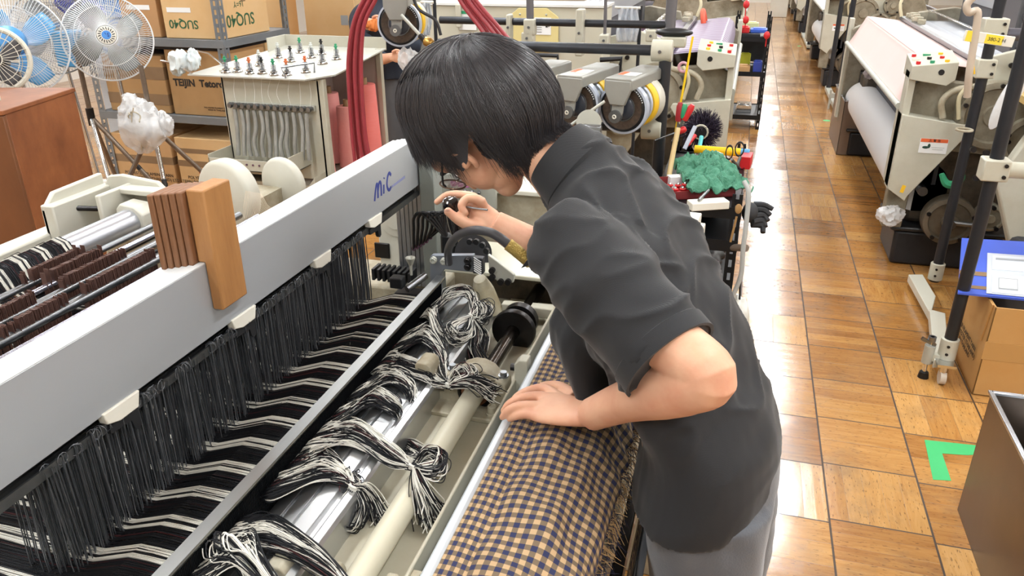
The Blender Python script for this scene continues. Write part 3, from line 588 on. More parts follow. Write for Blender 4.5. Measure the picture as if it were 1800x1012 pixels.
# second layer hanging at the front with its own cut edge
P2 = np.zeros((14, 250, 3)); U2 = np.zeros((14, 250, 2))
for i, s in enumerate(np.linspace(0, 1, 14)):
    for j, y in enumerate(Ys):
        a = math.radians(18-38*s); r = .104+.013*s+.004*math.sin(y*33+s*3)+.004*math.sin(y*71)
        P2[i, j] = (-.25+r*math.cos(a), y, .770+r*math.sin(a)); U2[i, j] = (s*.07/PER+.3, y/PER*1.0+.4)
g = G().grid(P2); g.uv = U2.reshape(-1, 2); obj('under_layer', g, CLM, cr, solid=.001)
FR1 = mat('tan_fringe', '#b89a70', .8); FR2 = mat('navy_fringe', '#262a48', .8)
for nm, ang, rr, base_r, nfr, L0 in (('fringe', 8, .119, .0, 520, .026), ('lower_fringe', -20, .119, 0, 620, .036)):
    yy = rs.uniform(YN, 1.5, nfr); a = math.radians(ang)
    gt, gn = G(), G()
    for q in range(nfr):
        y = yy[q]; r = rr; p0 = np.array([-.25+r*math.cos(a), y, .77+r*math.sin(a)]); L_ = L0*rs.uniform(.6, 1.3); cl_ = .012*math.sin(y*60)
        d = np.array([.55+rs.normal(0, .2), .3*math.sin(y*45)+rs.normal(0, .25)-.2, -.35+rs.normal(0, .25)+(.3 if ang < 0 else 0)])
        P = np.array([p0-[.002, 0, 0], p0+d*L_*.5+[0, 0, .002], p0+d*L_+[0, cl_, -.25*L_]])[None]
        (gt if rs.random() < .62 else gn).strands(P, .0007, taper=(1, 1, .6))
    k = obj(nm, gt, FR1, cr, smooth=False); k['kind'] = 'stuff'; k = obj(nm, gn, FR2, cr, smooth=False); k['kind'] = 'stuff'
# ================================================================== the man leaning over the loom
from mathutils import noise as MN
def remeshed(name, g, m, parent, voxel, smooth=8, disp=None, fac=.5):
    """union the overlapping forms of g into one continuous skin"""
    me = bpy.data.meshes.new('tmp'); me.from_pydata(g.v, [], g.f); t = bpy.data.objects.new('tmp', me); COL.objects.link(t)
    md = t.modifiers.new('r', 'REMESH'); md.mode = 'VOXEL'; md.voxel_size = voxel; md.adaptivity = 0
    ms = t.modifiers.new('s', 'SMOOTH'); ms.factor = fac; ms.iterations = smooth
    bpy.context.view_layer.update(); ev = t.evaluated_get(bpy.context.evaluated_depsgraph_get()); me2 = bpy.data.meshes.new_from_object(ev)
    bpy.data.objects.remove(t); n = len(me2.vertices); V = np.zeros(n*3, np.float32); me2.vertices.foreach_get('co', V); V = V.reshape(-1, 3)
    if disp is not None:
        Nn = np.zeros(n*3, np.float32); me2.vertices.foreach_get('normal', Nn); Nn = Nn.reshape(-1, 3); V = V+Nn*np.array([disp(v, q) for v, q in zip(V, Nn)])[:, None]
    off = np.array(ORI[parent.name_full]) if parent else 0; V = V-off
    me2.vertices.foreach_set('co', V.astype(np.float32).ravel()); me2.polygons.foreach_set('use_smooth', [True]*len(me2.polygons)); me2.materials.clear(); me2.materials.append(m)
    me2.name = name; o = bpy.data.objects.new(name, me2); COL.objects.link(o); o.parent = parent; ORI[o.name_full] = Vector(off); return o
def loft(g, rings, n=28, cap=True):
    """rings: (centre, side vector, depth vector): closed elliptical sections"""
    vs = []
    for c, a, b in rings:
        c, a, b = Vector(c), Vector(a), Vector(b)
        for j in range(n):
            t = 2*math.pi*j/n; vs.append(c+a*math.cos(t)+b*math.sin(t))
    m = len(rings); fs = [(i*n+j, i*n+(j+1) % n, (i+1)*n+(j+1) % n, (i+1)*n+j) for i in range(m-1) for j in range(n)]
    fs += [tuple(range(n-1, -1, -1)), tuple(range((m-1)*n, m*n))]
    return g.add(vs, fs)
def smooth_rings(rings, k=5):
    A_ = np.array([[*c, *a, *b] for c, a, b in rings], float); S = spline(list(A_), k); return [(s[:3], s[3:6], s[6:9]) for s in S]
man = thing('person', 'person in a black polo shirt and grey trousers bending over the loom', 'person', (.03, 1.2, 0))
HC = Vector((-.497, 1.40, 1.350))                  # middle of the skull
HU = Vector((-.985, .07, .13)).normalized(); HF = Vector((-.10, .02, -.99)); HF = (HF-HU*HF.dot(HU)).normalized(); HL = HU.cross(HF).normalized()  # up, face, his left
def H(l, f, u): return HC+HL*l+HF*f+HU*u
# ---- body skin, one surface
g = G()
g.ell(H(0, -.012, .015), (.076, .094, .088), 28, 20, rot=None) if False else None
HR = Matrix((HL, HF, HU)).transposed()
def hell(c, r): 
    gg = G().ell((0, 0, 0), r, 28, 18); g.add([HR @ Vector(v)+H(*c) for v in gg.v], gg.f)
hell((0, -.012, .018), (.074, .094, .090)); hell((0, .035, -.03), (.062, .066, .075)); hell((0, .082, -.096), (.031, .034, .028)); hell((0, .060, -.085), (.045, .047, .040)); hell((.014, .055, -.05), (.048, .052, .05)); hell((-.014, .055, -.05), (.048, .052, .05)); hell((0, .035, -.075), (.052, .05, .038))
hell((0, .074, .03), (.052, .018, .03)); hell((.03, .068, -.02), (.022, .02, .022)); hell((-.03, .068, -.02), (.022, .02, .022))
g.tube([H(0, .088, .012), H(0, .103, -.012), H(0, .108, -.026), H(0, .092, -.034)], [.007, .010, .013, .008], n=12)     # nose
g.ell(H(0, .094, -.055), .011); g.ell(H(.012, .09, -.056), .009); g.ell(H(-.012, .09, -.056), .009)                           # lips
g.tube([H(0, -.045, -.03), (-.365, 1.385, 1.335), (-.315, 1.362, 1.305), (-.26, 1.34, 1.26)], [.054, .055, .058, .066], n=24, k=4)   # neck
# torso under the shirt
tor = [((.01, 1.19, .80), (0, .155, 0), (.10, 0, .0)), ((.0, 1.19, .90), (0, .165, 0), (.105, 0, .02)), ((-.04, 1.21, .98), (0, .145, 0), (.09, 0, .03)), ((-.095, 1.25, 1.07), (0, .15, 0), (.085, 0, .05)), ((-.165, 1.29, 1.17), (0, .165, .0), (.08, 0, .06)), ((-.215, 1.32, 1.235), (0, .15, 0), (.06, 0, .05)), ((-.25, 1.335, 1.27), (0, .08, 0), (.045, 0, .04))]
loft(g, smooth_rings(tor))
LS, LE, LW = Vector((-.235, 1.145, 1.225)), Vector((-.012, .992, 1.118)), at(1040, 728, Y=1.125)
F1 = LE*.72+LW*.28+Vector((-.004, -.006, -.006)); F2 = LE*.35+LW*.65
g.tube([LS+Vector((0, .02, -.005)), LS*.6+LE*.4, LS*.25+LE*.75, LE+Vector((.010, -.010, .004)), LE*.86+LW*.14+Vector((.004, -.008, -.004)), F1, F2, LW], [.050, .05, .045, .041, .045, .043, .034, .0285], n=28, k=7)
g.ell(LE+Vector((.0, .0, .0)), (.037, .037, .037), 24, 18)
RS, RE, RW = Vector((-.25, 1.50, 1.235)), at(985, 462, Y=1.56), at(868, 392, Y=1.545)
g.tube([RS, (RS+RE)/2+Vector((-.01, .02, 0)), RE], [.056, .05, .044], n=20, k=4)
g.tube([RE, RE*.5+RW*.5, RW], [.044, .040, .029], n=20, k=4)
# legs
for sy, x0 in ((-1, .0), (1, .03)):
    y0 = 1.19+sy*.085
    g.tube([(.01, y0, .86), (x0+.02, y0+sy*.012, .68), (x0+.035, y0+sy*.02, .49), (x0+.055, y0+sy*.022, .30), (x0+.06, y0+sy*.025, .08)], [.088, .078, .056, .052, .04], n=20, k=4)
    g.ell((x0+.0, y0+sy*.03, .045), (.12, .045, .04))
# ---- left hand, flat on the cloth: palm, four bent fingers, tucked thumb
def Z(px, py, z): return at(px, py, Z=z)
pw = LW
palm = [(Z(1038, 728, .928), Vector((.004, .029, .0)), Vector((0, 0, .019))), (Z(1000, 722, .921), Vector((.006, .036, .004)), Vector((0, 0, .018))), (Z(965, 716, .912), Vector((.008, .041, .004)), Vector((0, 0, .016))), (Z(945, 712, .904), Vector((.008, .040, .003)), Vector((0, 0, .013)))]
loft(g, smooth_rings(palm), n=24)
LHF = [ # knuckle, mid joint, last joint, tip
    ([(958, 683, .912), (928, 687, .908), (909, 697, .898), (900, 707, .884)], .0084),
    ([(951, 697, .914), (918, 699, .911), (896, 709, .900), (885, 722, .884)], .0087),
    ([(948, 714, .913), (912, 713, .911), (892, 722, .899), (883, 733, .884)], .0085),
    ([(955, 733, .909), (926, 728, .904), (908, 731, .895), (896, 736, .884)], .0083)]
for f_, r in LHF:
    P = [Z(*p) for p in f_]; g.tube([Z(990, 718+(f_[0][1]-712)*.5, .914)]+P, [r*1.25, r*1.22, r, r*.92, r*.72], n=12, k=3)
    g.ell(P[-1], r*.72, 10, 8); g.ell(P[1], (r*1.06,)*3, 10, 8); g.ell(P[0]+Vector((0, 0, -.001)), (r*1.3,)*3, 12, 8)
g.tube([Z(1012, 700, .918), Z(985, 682, .905), Z(968, 678, .895), Z(950, 679, .886)], [.015, .0125, .0105, .008], n=12, k=3)
# ---- right hand round the black knob
KB = at(791, 356, Y=1.55)
def Yp(px, py, y): return at(px, py, Y=y)
rp = [(Yp(868, 392, 1.545), Vector((.006, .012, .024)), Vector((-.004, .02, -.002))), (Yp(846, 382, 1.55), Vector((.004, .012, .034)), Vector((-.004, .016, -.002))), (Yp(828, 368, 1.56), Vector((.006, .014, .036)), Vector((-.004, .014, -.002)))]
loft(g, smooth_rings(rp), n=24)
RHF = [([(838, 350, 1.565), (812, 342, 1.575), (786, 343, 1.585), (768, 355, 1.575)], .0092),      # index over the top
       ([(846, 354, 1.55), (822, 349, 1.545), (811, 362, 1.530), (818, 374, 1.525)], .0098),      # middle curled in front
       ([(846, 362, 1.575), (822, 362, 1.585), (806, 366, 1.580), (797, 372, 1.570)], .0088),
       ([(842, 374, 1.585), (822, 376, 1.592), (808, 380, 1.588), (800, 384, 1.578)], .0078)]
for f_, r in RHF:
    P = [Yp(*p) for p in f_]; g.tube([Yp(848, 376, 1.56)]+P, [r*1.3, r*1.2, r*1.02, r*.95, r*.78], n=12, k=3); g.ell(P[-1], r*.76, 10, 8); g.ell(P[1], r*1.05, 10, 8)
P = [Yp(850, 398, 1.54), Yp(828, 396, 1.525), Yp(806, 386, 1.515), Yp(788, 372, 1.512)]
g.tube(P, [.018, .0145, .0118, .0092], n=12, k=3); g.ell(P[-1], .0098, 10, 8)
# left ear
def ear(s):
    g.tube([H(s*.072, .038, -.018), H(s*.083, .028, -.012), H(s*.086, .022, -.03), H(s*.082, .032, -.052), H(s*.072, .044, -.058)], [.006, .007, .007, .006, .006], n=8, k=3); g.ell(H(s*.077, .038, -.036), (.010, .010, .016), 10, 8)
ear(1); ear(-1)
sk = bpy.data.materials.new('warm_skin'); sk.use_nodes = True; nt = sk.node_tree; b = nt.nodes['Principled BSDF']; b.inputs['Roughness'].default_value = .48
tc = nt.nodes.new('ShaderNodeTexCoord'); n1 = nt.nodes.new('ShaderNodeTexNoise'); n1.inputs['Scale'].default_value = 22; n1.inputs['Detail'].default_value = 5; nt.links.new(tc.outputs['Object'], n1.inputs[0])
r1 = nt.nodes.new('ShaderNodeValToRGB'); r1.color_ramp.elements[0].position = .35; r1.color_ramp.elements[0].color = lin('#e0b092'); r1.color_ramp.elements[1].position = .68; r1.color_ramp.elements[1].color = lin('#d59c80')
nt.links.new(n1.outputs[0], r1.inputs[0]); nt.links.new(r1.outputs[0], b.inputs['Base Color']); b.inputs['Subsurface Weight'].default_value = .12; b.inputs['Subsurface Radius'].default_value = (.012, .005, .003); b.inputs['Subsurface Scale'].default_value = 1
n2 = nt.nodes.new('ShaderNodeTexNoise'); n2.inputs['Scale'].default_value = 260; bp = nt.nodes.new('ShaderNodeBump'); bp.inputs['Strength'].default_value = .15; bp.inputs['Distance'].default_value = .001
nt.links.new(tc.outputs['Object'], n2.inputs[0]); nt.links.new(n2.outputs[0], bp.inputs['Height']); nt.links.new(bp.outputs[0], b.inputs['Normal'])
body = remeshed('body', g, sk, man, .0027, smooth=2)
for s in (-1, 1):
    e = obj('eye', G().ell(H(s*.03, .072, .008), .0125, 14, 10), mat('eye_white', '#e8e4de', .2), man); obj('iris', G().ell(H(s*.03, .0795, .008), .006, 12, 8), mat('dark_iris', '#2a1c14', .2), e)
    obj('eyebrow', G().tube([H(s*.014, .09, .026), H(s*.03, .093, .030), H(s*.048, .083, .025)], [.003, .0035, .0015], n=6, k=3), mat('brow_hair', '#17130f', .7), man)
NAILM = mat('fingernail', '#e6b7a2', .25)
tn = Yp(786, 370, 1.506); obj('fingernail', G().ell(tn, (.0065, .003, .0055), 12, 8, rot=(.3, 0, .2)), NAILM, man)
# ---- glasses (worn, black rims)
gl = thing('eyeglasses', 'thin framed eyeglasses on the face of the man bending down', 'eyeglasses', tuple(H(0, .1, .01)))
for s in (-1, 1):
    g = G(); g.torus(H(s*.034, .106, .004), HF, .025, .0016, n=28, m=6); o = obj('rim', g, mat('bronze_rim', '#5b4638', .3, .8), gl)
    obj('lens', G().cyl(H(s*.034, .1055, .004), H(s*.034, .1065, .004), .0242, n=28), mat('lens_glass', '#f4f8fa', .05, trans=.9, alpha=.35), gl)
    obj('temple', G().tube([H(s*.058, .104, .008), H(s*.070, .09, .01), H(s*.078, .03, .012), H(s*.080, -.03, .012)], .0022, n=6, k=3), BLACKP, gl)
obj('bridge', G().tube([H(-.010, .107, .008), H(0, .110, .010), H(.010, .107, .008)], .0014, n=6), mat('bronze_rim', '#5b4638', .3, .8), gl)
# ---- hair
V3_ = lambda *a: Vector(a)
HAIRM = bpy.data.materials.new('black_hair'); HAIRM.use_nodes = True; b = HAIRM.node_tree.nodes['Principled BSDF']
b.inputs['Base Color'].default_value = lin('#3b393d'); b.inputs['Roughness'].default_value = .33; b.inputs['Specular IOR Level'].default_value = .75
KC = Vector((-.455, 1.375, 1.39)); h1 = Vector((-.985, .12, .05)).normalized(); h3 = Vector((-.10, -.17, 1)).normalized(); h2 = -h3.cross(h1).normalized(); h1 = -h2.cross(h3)
def hsurf(phi, th, s=1.0):
    """phi: 0 forehead side, 90 far side, 180 nape, 270 the side facing the aisle (camera side); th from the crown"""
    ax = .172 if math.cos(phi) > 0 else .152; ay = .098
    t = min(th, math.pi/2); p = KC+h1*(ax*s*math.sin(t)*math.cos(phi))+h2*(ay*s*math.sin(t)*math.sin(phi))+h3*(.135*s*math.cos(t))
    if th > math.pi/2:
        d = (th-math.pi/2)*.135; kx = .28 if math.cos(phi) > 0 else .28-.26*min(1, -math.cos(phi)*1.5); p = p+Vector((0, 0, -d))-(h1*math.cos(phi)*kx+h2*math.sin(phi)*.40)*d
    return p
hem = [(0, 120), (25, 126), (40, 134), (55, 138), (90, 134), (140, 128), (165, 130), (180, 134), (200, 132), (214, 134), (225, 134), (236, 130), (244, 100), (256, 96), (266, 100), (272, 138), (284, 132), (300, 128), (325, 128), (345, 126), (360, 124)]
hp, hv = [a for a, _ in hem], [v for _, v in hem]
g = G(); nphi, nth = 60, 26; PP = np.zeros((nphi+1, nth, 3))
for i in range(nphi+1):
    ph = 2*math.pi*i/nphi; hm = math.radians(np.interp(math.degrees(ph) % 360, hp, hv)-8)
    for j in range(nth):
        PP[i, j] = hsurf(ph, .02+hm*j/(nth-1), .965)
g.grid(PP)
nh = 9000; rn = np.random.default_rng(11); Kp = 12; S = np.zeros((nh, Kp, 3))
for q in range(nh):
    ph = rn.uniform(0, 2*math.pi); t0 = abs(rn.normal(0, .42)) if rn.random() < .75 else rn.uniform(0, 1.5)
    pe = ph-.42*math.exp(-((ph-4.45)/.75)**2)
    hm = math.radians(np.interp(math.degrees(pe) % 360, hp, hv))+rn.normal(0, .05)+(.22*rn.random() if rn.random() < .06 else 0)
    lay = rn.uniform(.965, 1.02)+.012*math.sin(ph*31+3*math.sin(ph*7)); t1 = hm*(rn.uniform(.55, 1) if rn.random() < .5 else 1); curl = rn.normal(0, .05); swirl = .8
    clump = .10*math.sin(ph*19+q % 3)+.05*math.sin(ph*47)
    for j in range(Kp):
        u = j/(Kp-1); th = t0*(1-u)+t1*u if t0 < t1 else t1*u
        pp = ph+curl*u*u+swirl*math.exp(-th*2.2)+clump*u*u*.5-.10*u*math.sin(ph)
        pp -= .42*u*u*math.exp(-((ph-4.45)/.75)**2)
        S[q, j] = hsurf(pp, max(th, .02), lay+.012*math.sin(u*math.pi))
g.strands(S, .00048, taper=(1, 1, 1, .8, .3))
obj('hair', g, HAIRM, man, ang=180)
# shorter darker hair at the nape
nn_ = 2600; S = np.zeros((nn_, 7, 3)); na, nb_ = V3_(-.415, 1.395, 1.352), V3_(-.305, 1.358, 1.300)
ndir = (nb_-na).normalized(); nu = V3_(0, 1, 0); nu = (nu-ndir*nu.dot(ndir)).normalized(); nw = ndir.cross(nu); nw = nw if nw.z > 0 else -nw
for q in range(nn_):
    a = math.radians(rn.uniform(30, 222)); end = np.interp(math.degrees(a), [30, 90, 130, 165, 190, 222], [.80, .93, .90, .66, .42, .16])*rn.uniform(.82, 1.1); st = -.25; lay = rn.uniform(.0, .009)
    for j in range(7):
        t = st+(end-st)*j/6; S[q, j] = na.lerp(nb_, t)+(nu*math.cos(a+.12*rn.normal()*j/12)+nw*math.sin(a))*(.0595+lay+.004*math.sin(j/6*3.1)+.003*(j == 6))
g = G().strands(S, .0006, taper=(1, 1, .8, .3)); obj('nape_hair', g, HAIRM, man, ang=180)
# ---- shirt
def shirtmat():
    m = bpy.data.materials.new('black_polo_knit'); m.use_nodes = True; nt = m.node_tree; b = nt.nodes['Principled BSDF']
    b.inputs['Base Color'].default_value = lin('#1d1f23'); b.inputs['Roughness'].default_value = .8; b.inputs['Sheen Weight'].default_value = .18; b.inputs['Sheen Roughness'].default_value = .4
    tc = nt.nodes.new('ShaderNodeTexCoord'); wv = nt.nodes.new('ShaderNodeTexWave'); wv.inputs['Scale'].default_value = 330; wv.bands_direction = 'Z'; wv.inputs['Distortion'].default_value = .6; nt.links.new(tc.outputs['Object'], wv.inputs[0])
    n = nt.nodes.new('ShaderNodeTexNoise'); n.inputs['Scale'].default_value = 700; nt.links.new(tc.outputs['Object'], n.inputs[0]); a = nt.nodes.new('ShaderNodeMath'); a.operation = 'ADD'
    nt.links.new(wv.outputs['Fac'], a.inputs[0]); nt.links.new(n.outputs[0], a.inputs[1]); bp = nt.nodes.new('ShaderNodeBump'); bp.inputs['Strength'].default_value = .22; bp.inputs['Distance'].default_value = .0015
    nt.links.new(a.outputs[0], bp.inputs['Height']); nt.links.new(bp.outputs[0], b.inputs['Normal']); return m
SHM = shirtmat()
g = G()
V3 = Vector
tor = [((.008, 1.185, .800), (.01, .200, .012), (.118, 0, .03)), ((.010, 1.19, .84), (0, .200, .008), (.120, 0, .022)), ((.008, 1.195, .91), (0, .190, .0), (.113, 0, .025)), ((-.036, 1.21, .985), (0, .178, .0), (.106, 0, .04)),
       ((-.09, 1.245, 1.065), (0, .18, 0), (.105, 0, .055)), ((-.155, 1.285, 1.155), (0, .195, .01), (.094, 0, .07)), ((-.20, 1.315, 1.215), (0, .20, .012), (.075, 0, .062)), ((-.237, 1.33, 1.255), (0, .165, .01), (.062, 0, .055)), ((-.262, 1.338, 1.285), (0, .10, .0), (.048, .0, .05)), ((-.275, 1.345, 1.30), (0, .07, .0), (.04, .0, .046))]
loft(g, smooth_rings(tor), n=36)
NK = V3((-.292, 1.352, 1.312)); nd = V3((-.62, .16, .42)).normalized(); n1_ = nd.cross(V3((0, 0, 1))).normalized(); n2_ = n1_.cross(nd).normalized()
loft(g, smooth_rings([(NK-nd*.11+V3((.0, -.01, -.0)), n1_*.12, n2_*.07), (NK-nd*.07, n1_*.10, n2_*.072), (NK-nd*.03, n1_*.081, n2_*.072), (NK-nd*.012, n1_*.074, n2_*.068)]), n=30)
EA = (LE-LS).normalized(); e1 = EA.cross(Vector((0, 0, 1))).normalized(); e2 = EA.cross(e1).normalized()
sc = at(1172, 628, Y=1.035)          # middle of the sleeve opening
ax0 = Vector((-.225, 1.16, 1.22)); sd = (sc-ax0).normalized(); s1 = sd.cross(V3((0, 0, 1))).normalized(); s2 = s1.cross(sd).normalized()
loft(g, smooth_rings([(ax0-sd*.055, s1*.055, s2*.055), (ax0-sd*.02, s1*.072, s2*.070), (ax0+sd*.04, s1*.077, s2*.078), (ax0.lerp(sc, .5), s1*.075, s2*.080), (ax0.lerp(sc, .85), s1*.074, s2*.082), (sc, s1*.074, s2*.083)]), n=30)
# right sleeve
rsd = (RE-RS).normalized(); q1 = rsd.cross(V3((1, 0, 0))).normalized(); q2 = q1.cross(rsd)
loft(g, smooth_rings([(RS-rsd*.02+V3((.02, -.02, .0)), q1*.06, q2*.062), (RS+rsd*.06, q1*.072, q2*.072), (RS+rsd*.16, q1*.074, q2*.074), (RS+rsd*.2, q1*.076, q2*.076)]), n=28)
# front flap hanging down on to the cloth
loft(g, smooth_rings([((-.20, 1.30, 1.13), (0, .14, 0), (.07, 0, .03)), ((-.215, 1.30, 1.04), (.01, .145, 0), (.06, 0, .015)), ((-.20, 1.29, .96), (.012, .14, .0), (.05, 0, .0)), ((-.17, 1.26, .90), (.012, .13, .0), (.045, 0, .0))]), n=28)
# loose tail of the shirt over the near hip
def fold(v, nrm):
    x, y, z = v
    p = V3(v)
    # long drapes running along the back and across the sleeve
    d = 0.0
    la = (p-ax0).dot(sd); rad = ((p-ax0)-sd*la).length
    sl = max(0, min(1, (la+.02)/.06))*max(0, min(1, (.14-rad)/.04)) if y < 1.2 else 0
    n1 = MN.noise(V3((x*7+z*3, y*5, z*6-x*4)))
    d += .004*n1*(1-sl)
    dd = (x*.62+z*.78); cc = (-x*.78+z*.62)
    w = MN.noise(V3((cc*16+2.5*MN.noise(V3((dd*5, y*5, 1))), dd*4.5, y*11)))
    up = max(0, min(1, (z-.93)/.12))
    rg = 1-abs(MN.noise(V3((cc*13+1.5*MN.noise(V3((dd*6, y*6, 5))), dd*3.6+y*3, y*8+4))))*2.6
    d += ((.0075*up+.003)*(1.2*w)+(.007*up+.002)*max(0, rg)**2)*(1-sl)
    r = MN.noise(V3(((p-ax0).dot(s1)*9, la*13+2*(p-ax0).dot(s2), (p-ax0).dot(s2)*12)))
    r2 = 1-abs(MN.noise(V3(((p-ax0).dot(s1)*7+3, la*16-3*(p-ax0).dot(s2), (p-ax0).dot(s2)*10))))*2.8
    d += sl*(.007*r+.008*max(0, r2)**2)
    if z < .95: d += .006*math.sin(y*31+x*22)*(.95-z)/.2*.6
    return d
shirt = remeshed('polo_shirt', g, SHM, man, .0055, smooth=6, disp=fold)
# sleeve hems, collar, seams
def ring_pts(c, a, b, n=40, k=1.0): return [V3(c)+V3(a)*math.cos(2*math.pi*i/n)*k+V3(b)*math.sin(2*math.pi*i/n)*k for i in range(n+1)]
g = G(); loft(g, [(sc-sd*.022, s1*.0755, s2*.0845), (sc-sd*.020, s1*.0775, s2*.0865), (sc+sd*.008, s1*.0775, s2*.0865), (sc+sd*.008, s1*.072, s2*.081), (sc-sd*.02, s1*.070, s2*.078)], n=44, cap=False)
g.f = [f for f in g.f if len(f) == 4]; obj('sleeve_hem', g, SHM, shirt)
g = G(); NK = V3((-.292, 1.352, 1.312)); nd = V3((-.62, .16, .42)).normalized(); n1_ = nd.cross(V3((0, 0, 1))).normalized(); n2_ = n1_.cross(nd).normalized()
loft(g, [(NK-nd*.042, n1_*.086, n2_*.076), (NK-nd*.036, n1_*.090, n2_*.080), (NK-nd*.012, n1_*.083, n2_*.075), (NK+nd*.012, n1_*.074, n2_*.070), (NK+nd*.020, n1_*.071, n2_*.068), (NK+nd*.012, n1_*.066, n2_*.063), (NK-nd*.02, n1_*.068, n2_*.064)], n=40); g.f = [f for f in g.f if len(f) == 4]
obj('collar', g, SHM, shirt)
# collar points hanging at the front
g = G().prism([(at(x_, y_, Y=1.21).x, at(x_, y_, Y=1.21).z) for x_, y_ in ((965, 405), (945, 432), (918, 468), (934, 462), (940, 472), (972, 452))], 'y', 1.20, 1.206); obj('placket_corner', g, SHM, shirt, bevel=.001)
# ---- trousers
TRM = mat('grey_work_trousers', '#5f6268', .85, var=(6, .6, '#4b4e55'), bump=(300, .15), sheen=.3)
g = G(); loft(g, smooth_rings([((.02, 1.19, .72), (.0, .172, 0), (.108, 0, 0)), ((.02, 1.19, .80), (0, .175, 0), (.115, 0, 0)), ((.015, 1.19, .90), (0, .168, 0), (.108, 0, .02)), ((-.01, 1.2, .96), (0, .15, 0), (.09, 0, .02))]), n=30)
for sy, x0 in ((-1, .0), (1, .03)):
    y0 = 1.19+sy*.088
    g.tube([(.02, y0, .82), (x0+.03, y0+sy*.012, .66), (x0+.045, y0+sy*.02, .49), (x0+.06, y0+sy*.022, .30), (x0+.065, y0+sy*.025, .09)], [.106, .097, .082, .078, .072], n=22, k=4)
tr = remeshed('trousers', g, TRM, man, .007, smooth=6, disp=lambda v, n: .006*MN.noise(V3((v[0]*14, v[1]*14, v[2]*7)))+.003*MN.noise(V3((v[0]*30, v[1]*10, v[2]*22))))
for sy, x0 in ((-1, .0), (1, .03)):
    y0 = 1.19+sy*.115; g = G(); g.ell((x0+.0, y0, .045), (.14, .05, .045)); g.bx(x0-.13, x0+.13, y0-.045, y0+.045, .0, .022); obj('shoe', g, BLACKP, man, bevel=.004)
# ---- the black-handled tool in his right hand
tl = thing('threading_tool', 'black round-knobbed tool with thin steel shaft in his right hand', 'tool', tuple(KB))
kt, kb_ = at(791, 352, Y=1.55), at(806, 422, Y=1.575); dk = (kb_-kt).normalized()
g = G().lathe([(.001, 0), (.012, .0), (.017, .003), (.0195, .012), (.019, .022), (.016, .032), (.0165, .06), (.015, .085), (.012, .1), (.001, .101)], kt-dk*.004, dk, 28); obj('handle', g, mat('glossy_black_handle', '#0f1016', .15, coat=.6), tl)
obj('end_ring', G().torus(kt-dk*.003, dk, .0118, .0007, n=28, m=6), mat('silver_line', '#a9adc0', .2, 1), tl)
obj('steel_shaft', G().tube([at(812, 362, Y=1.54), at(835, 366, Y=1.528), at(857, 369, Y=1.52)], .0022, n=8), STEEL, tl)
# ================================================================== left background
def V(*a): return Vector(a)
# ---- brown wooden cabinet
PLY = mat('old_red_brown_board', '#9a5f38', .45, var=(7, 1.0, '#6b3b22', (1, 1, .6)), bump=(40, .06))
PLYD = mat('darker_brown_board', '#7a4c2b', .5, var=(5, .9, '#5f3a22', (1, 1, .5)))
c1, c2 = V(-2.70, 2.34, 0), V(-2.82, 2.81, 0); ed = (c2-c1).normalized(); ein = V(-ed.y, ed.x, 0)   # ein points away from the aisle
cb = thing('wooden_cabinet', 'tall red brown wooden cabinet with scuffed side, below the fans', 'cabinet', tuple((c1+c2)/2+ein*.3))
def cabbox(a, b, d0, d1, z0, z1): return [((c1+ed*x+ein*y).x, (c1+ed*x+ein*y).y) for x, y in ((a, d0), (b, d0), (b, d1), (a, d1))], z0, z1
L_ = (c2-c1).length
for nm, q, m in (('side_panel', cabbox(.0, L_, .0, .018, 0, 1.075), PLY), ('front_panel', cabbox(-.018, .0, .0, .62, 0, 1.07), PLYD), ('back_panel', cabbox(L_-.018, L_, .02, .62, 0, 1.07), PLYD), ('side_panel', cabbox(.0, L_, .60, .62, 0, 1.07), PLYD), ('top', cabbox(-.02, L_+.005, -.004, .625, 1.072, 1.09), PLY)):
    obj(nm, G().prism(q[0], 'z', q[1], q[2]), m, cb, bevel=.003)
g = G(); q = cabbox(.02, .20, .14, .5, 1.091, 1.095); g.prism(q[0], 'z', 1.0905, 1.094)
for a, b, d0, d1 in ((.02, .20, .14, .15), (.02, .20, .49, .5), (.02, .03, .14, .5), (.19, .20, .14, .5)):
    q = cabbox(a, b, d0, d1, 0, 0); g.prism(q[0], 'z', 1.09, 1.108)
tag(obj('picture_frame', g, WHITEP), 'flat white rimmed frame lying on the brown cabinet', 'frame')
